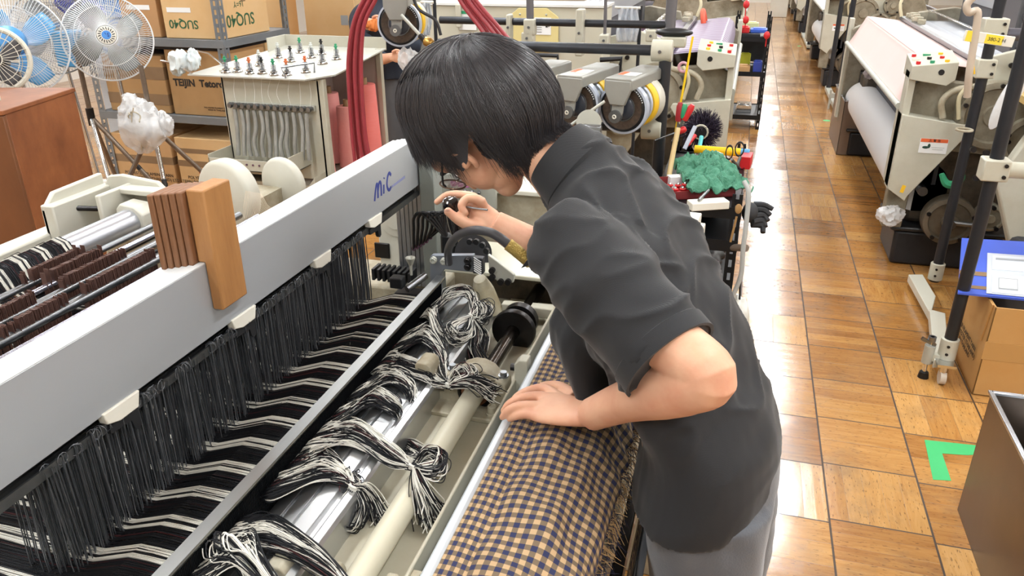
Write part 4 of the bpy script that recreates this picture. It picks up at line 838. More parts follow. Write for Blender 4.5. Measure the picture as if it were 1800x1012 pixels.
# ---- fans
FANW = mat('fan_cage_white', '#dfe3e6', .4, .2); FANBL = mat('fan_blade_blue', '#5aa3d6', .3, alpha=.92); FANG = mat('fan_blade_grey', '#7f8688', .35)
FBODY = mat('fan_body_blue', '#4f97d8', .4); FCREAM = mat('cream_fan_rim', '#d8d5c8', .45); FGREY = mat('fan_cage_grey', '#8d9296', .45, .3); FVIO = mat('fan_blade_violet', '#5a62c8', .35)
def fan(label, c, n, R, cagem, bladem, hubm, spokes=96, nb=4, back=False, post=None, cap=True):
    n = V(*n).normalized(); c = V(*c); t = thing('electric_fan', label, 'fan', tuple(c), 'industrial fans by the shelves')
    _, u, w_ = frame_of(n)
    def pt(a, r, h): return c+(u*math.cos(a)+w_*math.sin(a))*r+n*h
    P = np.zeros((spokes, 6, 3)); P2 = np.zeros((spokes, 6, 3))
    for i in range(spokes):
        a = 2*math.pi*i/spokes
        for j, (r, h) in enumerate(((.22, .085), (.45, .083), (.7, .07), (.88, .045), (.97, .015), (1, 0))): P[i, j] = pt(a+.10*r, R*r, h*R/.25); P2[i, j] = pt(a, R*r, -h*R/.25*.9)
    g = G().strands(P, .0016).torus(pt(0, 0, 0)+n*.0, n, R, .0048, n=64, m=8).torus(c+n*.07*R/.25, n, R*.7, .0018, n=48, m=5).torus(c+n*.086*R/.25, n, R*.24, .0025, n=32, m=5)
    obj('front_cage', g, cagem, t, smooth=False); g = G().strands(P2, .0014).torus(c-n*.06*R/.25, n, R*.7, .0018, n=48, m=5); obj('rear_cage', g, cagem, t, smooth=False)
    for b in range(nb):
        a0 = 2*math.pi*b/nb+.3; gr = np.zeros((7, 8, 3))
        for i in range(7):
            r = R*(.14+.74*i/6); wd = .45+.65*math.sin(math.pi*min(1, (i+1.4)/7))
            for j in range(8):
                aa = a0+wd*(j/7-.5)+.25*i/6; p = pt(aa, r, (.5-j/7)*.07*R/.25); gr[i, j] = p
        obj('blade', G().grid(gr), bladem, t, solid=.002)
    hm = obj('hub', G().lathe([(.001, .03), (R*.17, .028), (R*.2, .01), (R*.2, -.04), (.001, -.045)], c, n, 28), bladem, t)
    if cap:
        cc = c+n*(.086*R/.25); cm = obj('badge', G().lathe([(.001, .008), (R*.13, .007), (R*.21, .004), (R*.215, -.002), (.001, -.002)], cc, n, 32), WHITEP, t)
        obj('badge_centre', G().lathe([(.001, .0095), (R*.10, .0088), (R*.105, .007)], cc, n, 24), hubm, cm)
        gg = G()
        for k in range(18):
            a = 2*math.pi*k/18; p0 = cc+(u*math.cos(a)+w_*math.sin(a))*R*.125+n*.0085; p1 = cc+(u*math.cos(a+.12)+w_*math.sin(a+.12))*R*.185+n*.006; gg.cyl(p0, p1, .0022, n=5)
        obj('badge_slots', gg, DSTEEL, cm); text('AS', R*.13, NAVY, cm, place(cc+n*.0098, (.92, .2, -.1) if n.y < 0 else (1, 0, 0), (0, 0, 1)), 'badge_letters')
    s = -1 if not back else 1
    mc = c+n*s*.10*R/.25; obj('motor', G().lathe([(.001, -.06*s), (R*.25, -.05*s), (R*.3, 0), (R*.28, .07*s), (R*.15, .1*s), (.001, .102*s)], mc, n, 28), hubm, t)
    if back:
        gg = G()
        for k in range(18):
            a = 2*math.pi*k/18; e = (u*math.cos(a)+w_*math.sin(a)); gg.cyl(mc+n*(.09*s)+e*R*.13, mc+n*(.075*s)+e*R*.2, .004, n=5)
        obj('vent_slots', gg, DSTEEL, t); gg = G().box(mc+V(.02, 0, -.10), (.11, .06, .09)); nk = obj('neck_cover', gg, hubm, t, bevel=.008)
        obj('paper_tag', G().box(mc+V(.03, -.032, -.085), (.06, .003, .02)), PAPER, nk)
        obj('knob', G().cyl(mc+V(-.045, -.01, .06), mc+V(-.045, -.01, .11), .008).cyl(mc+V(-.045, -.01, .105), mc+V(-.045, -.01, .115), .02), mat('cream_knob', '#d9d2a8', .5), t)
    if post is not None:
        obj('pole', G().cyl(V(*post), mc+V(0, 0, -.02), .013, n=16), CHROME, t)
        if post[2] < .1: obj('base', G().lathe([(.001, .05), (.03, .05), (.19, .015), (.2, 0), (.001, 0)], (post[0], post[1], 0), (0, 0, 1), 32), FCREAM, t)
    return t, mc
f1 = at(190, 67, Y=3.75); fan('large white-caged fan with blue and white round badge', f1, (.62, -.76, .30), .232, FANW, FANG, mat('badge_blue', '#3c86d6', .4), spokes=110, post=tuple(f1+V(-.05, .08, -.45)))
f2 = at(22, 78, Y=3.35); fan('blue-bladed fan seen from its blue motor housing', f2, (.66, -.70, .2), .262, FANW, FANBL, FBODY, back=True, cap=False, spokes=100, post=(f2.x-.03, f2.y+.05, .02))
f3 = at(-8, 105, Y=3.0); fan('small dark fan with thick cream rim at the left edge', f3, (.62, -.75, .2), .150, FCREAM, mat('dark_grille', '#3f3c3e', .6), DSTEEL, cap=False, spokes=30, post=(f3.x-.02, f3.y+.06, 1.09))
obj('rim_band', G().torus(f3, (.62, -.75, .2), .142, .012, n=48), FCREAM, bpy.data.objects['electric_fan.002'])
f4 = at(92, 58, Y=4.35); fan('big grey fan half hidden between the two white-caged fans', f4, (.5, -.84, .2), .262, FGREY, FANG, FBODY, cap=False, spokes=80, post=(f4.x, f4.y+.12, .02))
obj('motor_box', G().box(at(128, 85, Y=4.25), (.17, .14, .22)), mat('deep_fan_blue', '#3d86b8', .45), bpy.data.objects['electric_fan.003'], bevel=.01)
f5 = at(143, -12, Y=4.7); fan('violet-bladed fan peeking above the large white-caged fan', f5, (.4, -.9, .1), .22, FANW, FVIO, FVIO, cap=False, spokes=70, post=(f5.x, f5.y+.12, .02))
# ---- tripods under the fans, with hazard tape
YT, BT = mat('hazard_yellow_tape', '#e8b82e', .4), mat('hazard_black_tape', '#1e1e20', .4)
GALV = mat('scratched_brown_pipe', '#8a7f74', .4, .6, var=(20, .8, '#6d5c4c'))
def tripod(label, apex, legs):
    t = thing('fan_tripod', label, 'tripod', (apex[0], apex[1], 0), 'tripods under the fans')
    obj('collar', G().cyl(V(*apex)+V(0, 0, -.05), V(*apex)+V(0, 0, .05), .022, n=16), DSTEEL, t); obj('pole', G().cyl(V(*apex), V(*apex)+V(0, 0, .34), .014, n=14), GALV, t)
    for foot, m, kind in legs:
        a, b = V(*apex), V(*foot); lg = obj('leg', G().cyl(a, b, .0135, n=14), m, t)
        d = (b-a)
        for k0, k1, mm in kind: obj('tape_band', G().cyl(a+d*k0, a+d*k1, .0145, n=14), mm, lg)
        obj('foot', G().cyl(b-d.normalized()*.05, b, .017, n=12), RUBBER, lg)
    return t
def foot(px, py, apx, apy, Y, ay):
    """the floor point of a leg that leaves the apex and passes through a pixel"""
    a = at(apx, apy, Y=ay); p = at(px, py, Y=Y); k = a.z/(a.z-p.z); return tuple(a+(p-a)*k)
a1 = at(160, 205, Y=3.75)
tripod('tripod with one chrome leg, nearest the brown cabinet', a1, [(foot(193, 320, 160, 205, 3.6, 3.75), CHROME, [(.62, .85, YT)]), (foot(282, 335, 160, 205, 3.8, 3.75), GALV, [(.60, .98, YT), (.40, .43, BT)]), ((a1.x-.3, a1.y+.45, 0), GALV, [])])
a2 = at(268, 222, Y=3.7)
tripod('tripod with black and yellow tape, holding the tied plastic bag', a2, [(foot(291, 330, 268, 222, 3.6, 3.7), CHROME, [(.40, .47, BT), (.47, .62, YT), (.62, .7, BT)]), (foot(215, 338, 268, 222, 3.55, 3.7), GALV, []), (foot(362, 308, 268, 222, 3.85, 3.7), GALV, [(.50, .54, BT), (.54, .72, YT), (.72, .8, BT)])])
# ---- plastic bag tied round the tripod head with string
bc = at(252, 222, Y=3.62)
def lump(g, c, r, seed, n=44, m=30, amp=.22):
    o = g.n; g.ell(c, r, n, m)
    for i in range(o, g.n):
        v = V(*g.v[i])-V(*c); q = 1.4/max(.04, sum(r)/3 if hasattr(r, '__len__') else r); k = 1+amp*(.9*MN.noise(v*q*.6+V(seed, 0, 0))+.7*(.4-abs(MN.noise(V(v.x*q*1.6, v.y*q*1.6, v.z*q*.7)+V(seed, 3, 0)))*2)+.08*MN.noise(v*q*4+V(seed, 9, 0))); g.v[i] = tuple(V(*c)+v*k)
g = G(); lump(g, bc+V(0, 0, 0), (.13, .09, .14), 3, amp=.35); lump(g, bc+V(-.04, 0, .10), (.07, .06, .07), 9, amp=.5); lump(g, bc+V(.10, .03, .02), (.06, .04, .06), 14, amp=.6)
pb = obj('plastic_bag', g, PLASTIC_CLEAR); tag(pb, 'crumpled clear plastic bag tied to the tripod with string', 'bag')
g = G()
for k in range(5):
    pts = [bc+V(.02+.035*math.cos(a+k), -.075+.01*math.sin(3*a+k), .05+.05*math.sin(a)-.01*k) for a in np.linspace(0, 6.2, 12)]; g.tube(pts, .0035, n=6, k=2)
g.tube([bc+V(.03, -.08, .12), bc+V(.01, -.09, .05), bc+V(.035, -.085, -.05), bc+V(.02, -.07, -.12)], .0035, n=6, k=4)
tag(obj('string', g, mat('twine', '#b8b09c', .8)), 'loops of pale string wound round the plastic bag', 'string')
# ---- grey slotted-angle shelving with boxes
ANG = mat('grey_angle_steel', '#858b90', .45, .4, var=(8, .5, '#70767b')); 
def slot_post(g, x, y, z0, z1, w, sx, sy, pitch=.05):
    """perforated angle: two flanges, each a ladder of slots"""
    for fl in (0, 1):
        for a, b in ((0, w*.34), (w*.66, w)):
            if fl: g.bx(x+sx*a, x+sx*b, y, y+sy*.002, z0, z1)
            else: g.bx(x, x+sx*.002, y+sy*a, y+sy*b, z0, z1)
        z = z0
        while z < z1:
            if fl: g.bx(x+sx*w*.3, x+sx*w*.7, y, y+sy*.002, z, min(z+pitch*.45, z1))
            else: g.bx(x, x+sx*.002, y+sy*w*.3, y+sy*w*.7, z, min(z+pitch*.45, z1))
            z += pitch
rk = thing('storage_rack', 'grey slotted angle rack full of cardboard boxes behind the fans', 'rack', (-3.6, 4.6, 0))
RXa, RXb, RYa, RYb = -4.05, -3.02, 4.2, 4.95
for x, y, sx, sy in ((RXb, RYa, -1, 1), (RXa, RYa, 1, 1), (RXb, RYb, -1, -1), (RXa, RYb, 1, -1)):
    g = G(); slot_post(g, x, y, 0, 1.9, .05, sx, sy); obj('post', g, ANG, rk, smooth=False)
for z in (.13, .655, 1.125, 1.7):
    g = G().bx(RXa+.003, RXb-.003, RYa+.003, RYb-.003, z-.003, z); g.bx(RXa, RXb, RYa-.002, RYa, z-.045, z+.002); g.bx(RXb, RXb+.002, RYa, RYb, z-.045, z+.002); g.bx(RXa, RXb, RYb, RYb+.002, z-.045, z+.002); obj('shelf', g, ANG, rk, bevel=.001)
def carton(label, c, d, rz=0, m=None, tape=True, flaps=False, group='cardboard boxes on the rack', mark=None, tapeband=None):
    """c: middle of the bottom; d: sizes"""
    m = m or CARD; t = thing('cardboard_box', label, 'box', tuple(c), group); R_ = Matrix.Rotation(rz, 4, 'Z'); X, Y, Zz = d
    def B(x0, x1, y0, y1, z0, z1):
        g = G().box(((x0+x1)/2, (y0+y1)/2, (z0+z1)/2), (x1-x0, y1-y0, z1-z0)); g.v = [tuple(R_ @ V(*v)+V(*c)) for v in g.v]; return g
    if flaps:
        w = .004; g = B(-X/2, X/2, -Y/2, -Y/2+w, 0, Zz)
        for q in ((-X/2, X/2, Y/2-w, Y/2, 0, Zz), (-X/2, -X/2+w, -Y/2, Y/2, 0, Zz), (X/2-w, X/2, -Y/2, Y/2, 0, Zz), (-X/2, X/2, -Y/2, Y/2, 0, w)): k = B(*q); g.add(k.v, k.f)
        obj('carton', g, m, t, bevel=.0015)
    else: obj('carton', B(-X/2, X/2, -Y/2, Y/2, 0, Zz), m, t, bevel=.004)
    if tape: g = B(-X/2-.001, X/2+.001, -.025, .025, Zz-.10, Zz+.001); g2 = B(-.025, .025, -Y/2-.001, -Y/2+.002, Zz-.10, Zz+.001); obj('tape', g, TAPE, t)
    if tapeband:
        for z0, z1 in tapeband: obj('tape', B(-X/2-.001, X/2+.001, -Y/2-.001, Y/2+.001, z0, z1), TAPE, t)
    for (s, size, mm, x, z, side) in (mark or []):
        if side == 'f': M = place(R_ @ V(x, -Y/2-.0012, z)+V(*c), R_ @ V(1, 0, 0), (0, 0, 1))
        elif side == 'fi': M = place(R_ @ V(x, -Y/2-.0012, z)+V(*c), R_ @ V(-1, 0, 0), (0, 0, -1))
        elif side == 'r': M = place(R_ @ V(X/2+.0012, x, z)+V(*c), R_ @ V(0, 1, 0), (0, 0, 1))
        elif side == 'ri': M = place(R_ @ V(X/2+.0012, x, z)+V(*c), R_ @ V(0, -1, 0), (0, 0, -1))
        elif side == 'l': M = place(R_ @ V(-X/2-.0012, x, z)+V(*c), R_ @ V(0, -1, 0), (0, 0, 1))
        if s == '#label':
            g = G().box((0, 0, 0), (size[0], size[1], .001)); g.v = [tuple(M @ V(*v)) for v in g.v]; obj('paper_label', g, mm, t)
        else: text(s, size, mm, t, M, 'printed_text', offset=.0022 if s.startswith('TEIJIN  ') else (.001 if size > .05 else 0))
    return t
CT = mat('dusty_cardboard', '#b08c5f', .75, var=(5, .7, '#a07c50')); 
carton('brown TEIJIN box with bold dark lettering on the middle shelf', (-3.27, 4.45, .657), (.44, .42, .40), 0, CT, flaps=True, tape=False, mark=[('TEIJIN  Tetoron', .060, INK, .01, .20, 'f'), ('POLYESTER FILAMENT YARN\nMADE IN THAILAND', .014, INK, .10, .045, 'f')])
carton('brown box with two tape bands left of the TEIJIN box', (-3.75, 4.45, .657), (.46, .42, .36), .0, CT, tape=False, tapeband=[(.05, .12), (.21, .29)])
carton('top shelf box with a white paper strip, left of the numbered one', (-3.63, 4.45, 1.127), (.27, .40, .30), 0, mat('tan_box', '#b98f63', .75, var=(5, .6, '#ab8257')), mark=[('#label', (.17, .028), PAPER, .0, .175, 'f'), ('備品モーター下部品', .017, INK, .0, .175, 'f')])
carton('pale top shelf box printed SUQ40 upside down at the rack corner', (-3.25, 4.50, 1.127), (.40, .52, .30), 0, CARD_L, mark=[('#label', (.17, .028), PAPER, -.08, .165, 'f'), ('備品モーター下部品', .017, INK, -.08, .165, 'f'), ('SUQ40', .07, GREENINK, -.06, .085, 'fi'), ('SUQ40', .10, GREENINK, -.05, .10, 'ri'), ('16=Y', .05, GREENINK, -.05, .19, 'ri'), ('#label', (.2, .03), mat('red_label', '#b8504a', .6), .1, .27, 'f')])
YARNT = 'POLYESTER FILAMENT YARN\nTEIJIN POLYESTER (THAILAND) LTD.\nMADE IN THAILAND'
carton('lower shelf box with three printed lines behind the crossing tripod legs', (-3.78, 4.42, .132), (.46, .42, .38), 0, CARD, mark=[(YARNT, .030, INK, .02, .085, 'f')], tapeband=[(.19, .24)], tape=False)
carton('lower shelf box with a grey tape band nearest the yarn stand', (-3.28, 4.42, .132), (.46, .42, .38), 0, CARD_L, mark=[(YARNT, .030, INK, .02, .085, 'f'), ('#label', (.2, .012), mat('red_print', '#b03a30', .6), .02, .155, 'f')], tapeband=[(.19, .23), (.28, .31)], tape=False)
g = G()
for i in range(7): g.cyl((-3.95, 4.3+.08*i, 1.02), (-3.05, 4.33+.08*i, 1.02), .022, n=10)
tag(obj('hose_pack', G().bx(-4.0, -3.05, 4.24, 4.8, 1.058, 1.075), DSTEEL), 'dark flat tray stored just under the top shelf of the rack', 'tray')
g = G(); g.tube([(-4.0, 4.26, 1.06-.02), (-3.5, 4.25, 1.045), (-3.06, 4.27, 1.05)], .014, n=10, k=4)
# stacks of boxes behind
bx_specs = [((-3.55, 5.45, 0), (.5, .5, .45), 'bottom box of the stack behind the grey rack', CARD), ((-3.55, 5.45, .451), (.48, .5, .44), 'middle box of the stack behind the grey rack', CARD_L), ((-3.6, 5.45, .892), (.42, .5, .5), 'top box of the stack behind the grey rack', CARD_L),
            ((-3.02, 5.75, 0), (.44, .45, .5), 'bottom box of the tall stack beside the grey drawers', CARD), ((-3.02, 5.75, .501), (.44, .45, .42), 'middle box of the tall stack beside the grey drawers', CARD_L), ((-3.04, 5.78, .922), (.42, .42, .38), 'box with small white sticker on the tall stack by the drawers', CARD_L), ((-3.04, 5.78, 1.303), (.42, .42, .3), 'topmost box of the tall stack beside the grey drawers', CARD)]
for c_, d_, lb, mm in bx_specs:
    carton(lb, c_, d_, 0, mm, group='stacked boxes behind the rack', mark=[('#label', (.06, .07), mat('grey_label', '#9aa0a4', .6), .12, .2, 'f')] if 'sticker' in lb else None)
# blue crates
CR = mat('blue_crate', '#3f86d8', .45)
for k, lb in enumerate(('lowest blue crate of the pile behind the white-caged fan', 'second blue crate of the pile behind the white-caged fan', 'third blue crate of the pile behind the white-caged fan', 'topmost blue crate of the pile behind the white-caged fan')):
    t = thing('plastic_crate', lb, 'crate', (-5.05, 6.05, .36*k), 'blue crates behind the fans'); x0, x1, y0, y1, z0, z1 = -5.4, -4.72, 5.8, 6.3, .36*k, .36*k+.34
    g = G().bx(x0, x1, y0, y1, z0, z0+.01)
    for q in ((x0, x1, y0, y0+.01), (x0, x1, y1-.01, y1), (x0, x0+.01, y0, y1), (x1-.01, x1, y0, y1)): g.bx(*q, z0, z1)
    for j in range(6): g.bx(x0-.006+.0, x0+.0, y0, y1, z0, z1) if j == 0 else g.bx(x0+.11*j-.006, x0+.11*j+.006, y0-.008, y0, z0, z1)
    obj('shell', g, CR, t, bevel=.003); obj('rim', G().bx(x0-.012, x1+.012, y0-.012, y0, z1-.04, z1).bx(x1, x1+.012, y0, y1, z1-.04, z1), CR, t, bevel=.003)
tag(obj('paper_stack', G().bx(-4.24, -4.10, 4.45, 4.75, 1.0, 1.12).bx(-4.235, -4.105, 4.455, 4.745, .0, 1.0), mat('paper_pile', '#d5dce4', .6, var=(60, .6, '#a7b4c4', (.1, .1, 6)))), 'tall white pile of paper beside the box with paper strip', 'paper')
# drawer cabinet with small knobs
dc = thing('parts_cabinet', 'dark grey cabinet of small drawers with black knobs by the boxes', 'cabinet', (-2.6, 6.0, 0))
obj('body', G().bx(-2.82, -2.42, 5.82, 6.2, 0, 1.6), mat('parts_grey', '#6f7069', .5), dc, bevel=.004)
for i in range(2):
    for j in range(9):
        x0 = -2.80+.19*i; z0 = .08+.165*j; d = obj('drawer', G().bx(x0, x0+.175, 5.805, 5.822, z0, z0+.15), mat('drawer_grey', '#83837a', .5), dc, bevel=.003); g = G()
        for kx in (.05, .12): g.ell((x0+kx, 5.795, z0+.08), .014, 8, 6)
        obj('knob', g, BLACKP, d)
# ---- yarn tension stand (cream cabinet with guides, tubes, tray) holding pink cones
ys_ = thing('yarn_stand', 'cream yarn feeding stand with spring tensioners on its sloping top', 'stand', (-1.95, 3.27, 0))
STC = mat('stand_cream', '#bfbdb0', .45, var=(6, .9, '#adaa98'), bump=(50, .05)); STI = mat('stand_inside', '#b5aaa4', .6)
obj('front_panel', G().bx(-2.20, -1.72, 3.0, 3.012, .70, 1.135), STC, ys_, bevel=.003)
obj('back_panel', G().bx(-2.20, -1.69, 3.54, 3.55, .66, 1.19), STI, ys_, bevel=.002); obj('left_panel', G().bx(-2.20, -2.19, 3.0, 3.55, .66, 1.16), STC, ys_)
obj('base_shelf', G().bx(-2.21, -1.68, 2.99, 3.56, .655, .672), STC, ys_, bevel=.002); obj('corner_post', G().bx(-1.735, -1.70, 3.0, 3.03, .66, 1.14), STC, ys_, bevel=.004)
obj('edge_post', G().bx(-1.705, -1.68, 3.53, 3.56, .66, 1.20), STC, ys_, bevel=.002)
obj('mid_panel', G().bx(-1.96, -1.95, 3.02, 3.54, .67, 1.15), STI, ys_)
def ztop(y): return 1.142+(y-2.95)*.085
g = G(); A0 = [(-2.32, 2.94), (-1.75, 2.94), (-1.66, 3.04), (-1.66, 3.56), (-2.2, 3.56)]; g.add([(x, y, ztop(y)) for x, y in A0]+[(x, y, ztop(y)+.006) for x, y in A0], [(4, 3, 2, 1, 0), (5, 6, 7, 8, 9)]+[(i, (i+1) % 5, 5+(i+1) % 5, 5+i) for i in range(5)])
obj('top_plate', g, mat('worn_top', '#c9cac4', .35, .2, var=(8, .8, '#b2b2a8')), ys_)
obj('top_back_lip', G().bx(-2.20, -1.66, 3.56, 3.566, 1.19, 1.25).bx(-2.205, -2.20, 3.4, 3.566, 1.17, 1.25), STC, ys_, bevel=.001)
obj('rack_wire', G().tube([(-2.30, 2.95, 1.147), (-2.40, 2.96, 1.19), (-2.46, 2.96, 1.195)], .005, n=8).tube([(-2.24, 3.1, 1.16), (-2.33, 3.12, 1.21), (-2.39, 3.12, 1.22)], .005, n=8), CHROME, ys_)
obj('wire_handle', G().tube([(-1.84, 2.95, 1.14), (-1.86, 2.95, 1.19), (-1.76, 3.05, 1.20), (-1.77, 3.06, 1.15)], .0045, n=8), STEEL, ys_)
g = G(); lump(g, (-2.385, 2.98, 1.19), (.03, .055, .05), 5, amp=.5); lump(g, (-2.34, 3.02, 1.20), (.028, .04, .045), 8, amp=.5); tag(obj('rag', g, mat('white_rag', '#d9dad6', .9, var=(12, .5, '#9cc0d8'))), 'white and light blue rag hung on the wire at the stand corner', 'rag')
for lx, ly in ((-2.18, 3.02), (-1.71, 3.02), (-2.18, 3.53), (-1.71, 3.53)): obj('leg', G().bx(lx-.02, lx+.02, ly-.02, ly+.02, 0, .655), STC, ys_, bevel=.003)
obj('lower_rail', G().bx(-2.2, -1.69, 3.0, 3.04, .58, .63), STC, ys_, bevel=.004)
hb = obj('guide_bar', G().bx(-2.165, -1.745, 2.985, 3.0, 1.005, 1.03), LGREY, ys_, bevel=.002)
for i in range(13):
    x = -2.145+.0322*i; g = G().cyl((x, 2.955, 1.018), (x, 2.99, 1.018), .010, n=14).cyl((x, 2.962, 1.018), (x, 2.968, 1.018), .013, n=14); obj('guide', g, STEEL, hb)
    if i < 12: obj('tube', G().tube([(x+.012, 2.975, 1.0), (x+.018+.006*math.sin(i*2.1), 2.965, .93), (x+.012+.008*math.sin(i*1.3+1), 2.955, .86), (x+.014, 2.95, .80)], .0095, n=10, k=4), mat('cloudy_tube', '#a9aaa6', .35, .1, var=(30, .9, '#75736c', (1, 1, .3))), ys_)
ty = obj('tray', G().bx(-2.20, -1.80, 2.83, 2.835, .765, .815).bx(-2.20, -1.80, 2.83, 3.0, .765, .77).bx(-2.20, -2.195, 2.83, 3.0, .765, .83).bx(-1.805, -1.80, 2.83, 3.0, .765, .84).prism([(-1.80, .655), (-1.73, .655), (-1.73, .74)], 'y', 2.9, 3.0), STC, ys_, bevel=.001)
g = G()
for i in range(12): g.cyl((-2.165+.031*i, 2.826, .796), (-2.165+.031*i, 2.832, .796), .0042, n=10)
obj('eyelets', g, mat('purple_eyelet', '#5f3f56', .4), ty)
# spring tensioners on the top: each a thing of its own
TENC = {'g': GREENP, 'o': mat('orange_cap', '#d07040', .5), 'c': mat('clear_cap', '#cfd3cf', .2), 'k': BLACKP}
def tensioner(px, py, col, lb, h=.05):
    p = at(px, py, Y=3.0)
    for _ in range(14):
        r = CM @ V((px-900)/FPX, -(py-506)/FPX, -1.0); t = p.y/r.y; q = V(0, 0, CAMZ)+r*t; p.y += (ztop(q.y)+.006-q.z)*-1.2*(-1)*-1 if 0 else 0
        # solve for the ray meeting the sloping top
        k = (ztop(0)+.006-CAMZ)/(r.z-.085*r.y); p = V(0, 0, CAMZ)+r*k; break
    t = thing('tensioner', lb, 'tensioner', tuple(p), 'spring tensioners on the cream stand')
    obj('base', G().lathe([(.001, .010), (.012, .010), (.02, .006), (.024, .0), (.001, 0)], p, (0, 0, 1), 18).cyl(p+V(0, 0, .012), p+V(0, 0, .015), .017, n=18), CHROME, t)
    obj('pin', G().cyl(p+V(0, 0, .0), p+V(0, 0, h+.012), .0042, n=10).cyl(p+V(0, 0, .012), p+V(0, 0, .03), .008, .004, n=12), STEEL, t)
    obj('spring', G().tube([p+V(.011*math.cos(a), .011*math.sin(a), .016+.028*a/31) for a in np.linspace(0, 31, 50)], .0012, n=5), STEEL, t)
    obj('cap', G().lathe([(.001, .018), (.005, .018), (.006, .012), (.004, .010), (.009, .008), (.009, .004), (.005, .002), (.005, -.006)], p+V(0, 0, h), (0, 0, 1), 12), TENC[col], t)
tens = [(398, 127, 'g', 'front row tensioner with green cap, nearest the rag'), (418, 126, 'g', 'second front row tensioner, tall with green rings'), (440, 129, 'o', 'front row tensioner with orange cap'), (462, 129, 'k', 'short black-topped tensioner in the front row'), (482, 132, 'g', 'front row tensioner with green clips left of the wire handle'), (505, 132, 'o', 'front row tensioner right behind the bent wire handle'),
        (457, 115, 'c', 'clear-capped tensioner in the second row'), (490, 101, 'c', 'clear-capped tensioner standing farthest left at the back'), (512, 108, 'k', 'small black tensioner in the middle of the top'), (538, 127, 'o', 'orange-capped tensioner beside the right end of the wire handle'), (528, 92, 'g', 'green-capped tensioner at the back by the raised lip'), (548, 101, 'c', 'clear-topped tensioner between the two black ones'), (566, 95, 'k', 'black-topped tensioner in the back row'), (567, 112, 'k', 'large black-tipped tensioner near the front right edge'), (592, 104, 'g', 'green-capped tensioner farthest right, near the red hoses')]
for px, py, c_, lb in tens: tensioner(px, py, c_, lb)
# fine threads running down the front
P = []
for i in range(9):
    x = -2.12+.045*i; P.append([(x, 2.99, 1.14), (x+.015*math.sin(i), 2.97, 1.08), (x+.01, 2.96, 1.03)])
obj('thread', G().strands(np.array([spline(p, 5) for p in P]), .0006), PAPER, ys_)
# pink cones
PINK = mat('pink_yarn', '#f8a8a4', .75, var=(60, .5, '#fbb9b4', (.3, .3, 5)), bump=(250, .3)); CORE = mat('card_core', '#a58a66', .7)
def cone(c, R0, R1, h, lb, m):
    t = thing('yarn_cone', lb, 'yarn cone', tuple(c), 'pink yarn cones in the stand')
    obj('yarn', G().lathe([(.02, 0), (R0*.97, 0), (R0, .006), (R1, h-.006), (R1*.96, h), (.018, h)], c, (0, 0, 1), 36), m, t)
    obj('core', G().lathe([(.016, -.01), (.022, -.01), (.014, h+.03), (.011, h+.03), (.012, 0)], c, (0, 0, 1), 20), CORE, t)
PINK2 = mat('bright_pink_yarn', '#f58480', .75, var=(60, .5, '#f89a96', (.3, .3, 5)))
cone((-1.82, 3.13, .685), .058, .05, .245, 'front pink yarn cone, lowest and nearest in the stand', PINK); cone((-1.76, 3.30, .685), .056, .048, .285, 'middle pink yarn cone behind the front one', PINK)
cone((-1.88, 3.36, .685), .056, .046, .33, 'tall pink yarn cone with white core at the back left', PINK); cone((-1.74, 3.46, .685), .064, .052, .36, 'brightest pink yarn cone, right of the red hoses', PINK2)

# boxes in the gap left of the rack
for c_, d_, lb in (((-4.40, 5.25, 0), (.55, .5, .42), 'lowest brown box left of the grey rack'), ((-4.40, 5.25, .421), (.55, .5, .40), 'upper brown box left of the grey rack')):
    carton(lb, c_, d_, 0, CT, group='boxes left of the rack')
g = G(); lump(g, (-3.98, 4.02, .12), (.10, .08, .12), 77, amp=.3); tag(obj('white_sack', g, mat('white_sack', '#dcd8d2', .6)), 'white sack on the floor between brown cabinet and rack', 'sack')
# ================================================================== feeders, pipes and the next looms on this side
REDC = mat('red_cable', '#8f3038', .35, var=(8, .5, '#a8404a'))
cabn = ['outermost left red hose of the hanging bundle', 'second red hose from the left in the bundle', 'middle red hose of the hanging bundle', 'fourth red hose from the left in the bundle', 'innermost right red hose of the hanging bundle']
for i, lb in enumerate(cabn):
    y = 2.60+(.022 if i % 2 else 0); k = i/4
    pts = [at(a+(b-a)*k, py_, Y=y) for a, b, py_ in ((624, 652, 285), (619, 643, 240), (614, 637, 170), (612, 635, 110), (620, 640, 45), (639, 660, 0), (668, 684, -45), (720, 728, -82), (775, 790, -70), (808, 836, 0), (846, 880, 52), (868, 908, 92), (885, 935, 180))]
    tag(obj('red_hose', G().tube(pts, .0068, n=10, k=6), REDC), lb, 'hose', 'red hoses arching over the loom')
# ---- frame of black pipes with cream clamps
pf = thing('pipe_frame', 'black pipe frame with cream clamps carrying the yarn feeders', 'frame', (-.30, 3.2, 0))
PIPE = mat('black_pipe', '#2c2f35', .4, .5, var=(10, .5, '#3f4146'))
PY = 3.2; pz = at(1000, 84, Y=PY).z; PX1 = -.30
obj('top_pipe', G().cyl((-1.25, PY, pz), (PX1, PY, pz), .0205, n=20), PIPE, pf)
obj('rear_pipe', G().cyl((-1.4, 3.62, pz+.055), (-.34, 3.62, pz+.055), .0165, n=18), PIPE, pf)
obj('post', G().cyl((PX1, PY, 0), (PX1, PY, pz), .024, n=20), PIPE, pf); obj('post', G().cyl((-1.23, PY, 0), (-1.23, PY, pz), .022, n=20), PIPE, pf)
obj('upper_post', G().cyl((-.33, 3.62, pz-.1), (-.33, 3.62, 1.9), .024, n=18), mat('worn_grey_pipe', '#76767c', .35, .6), pf)
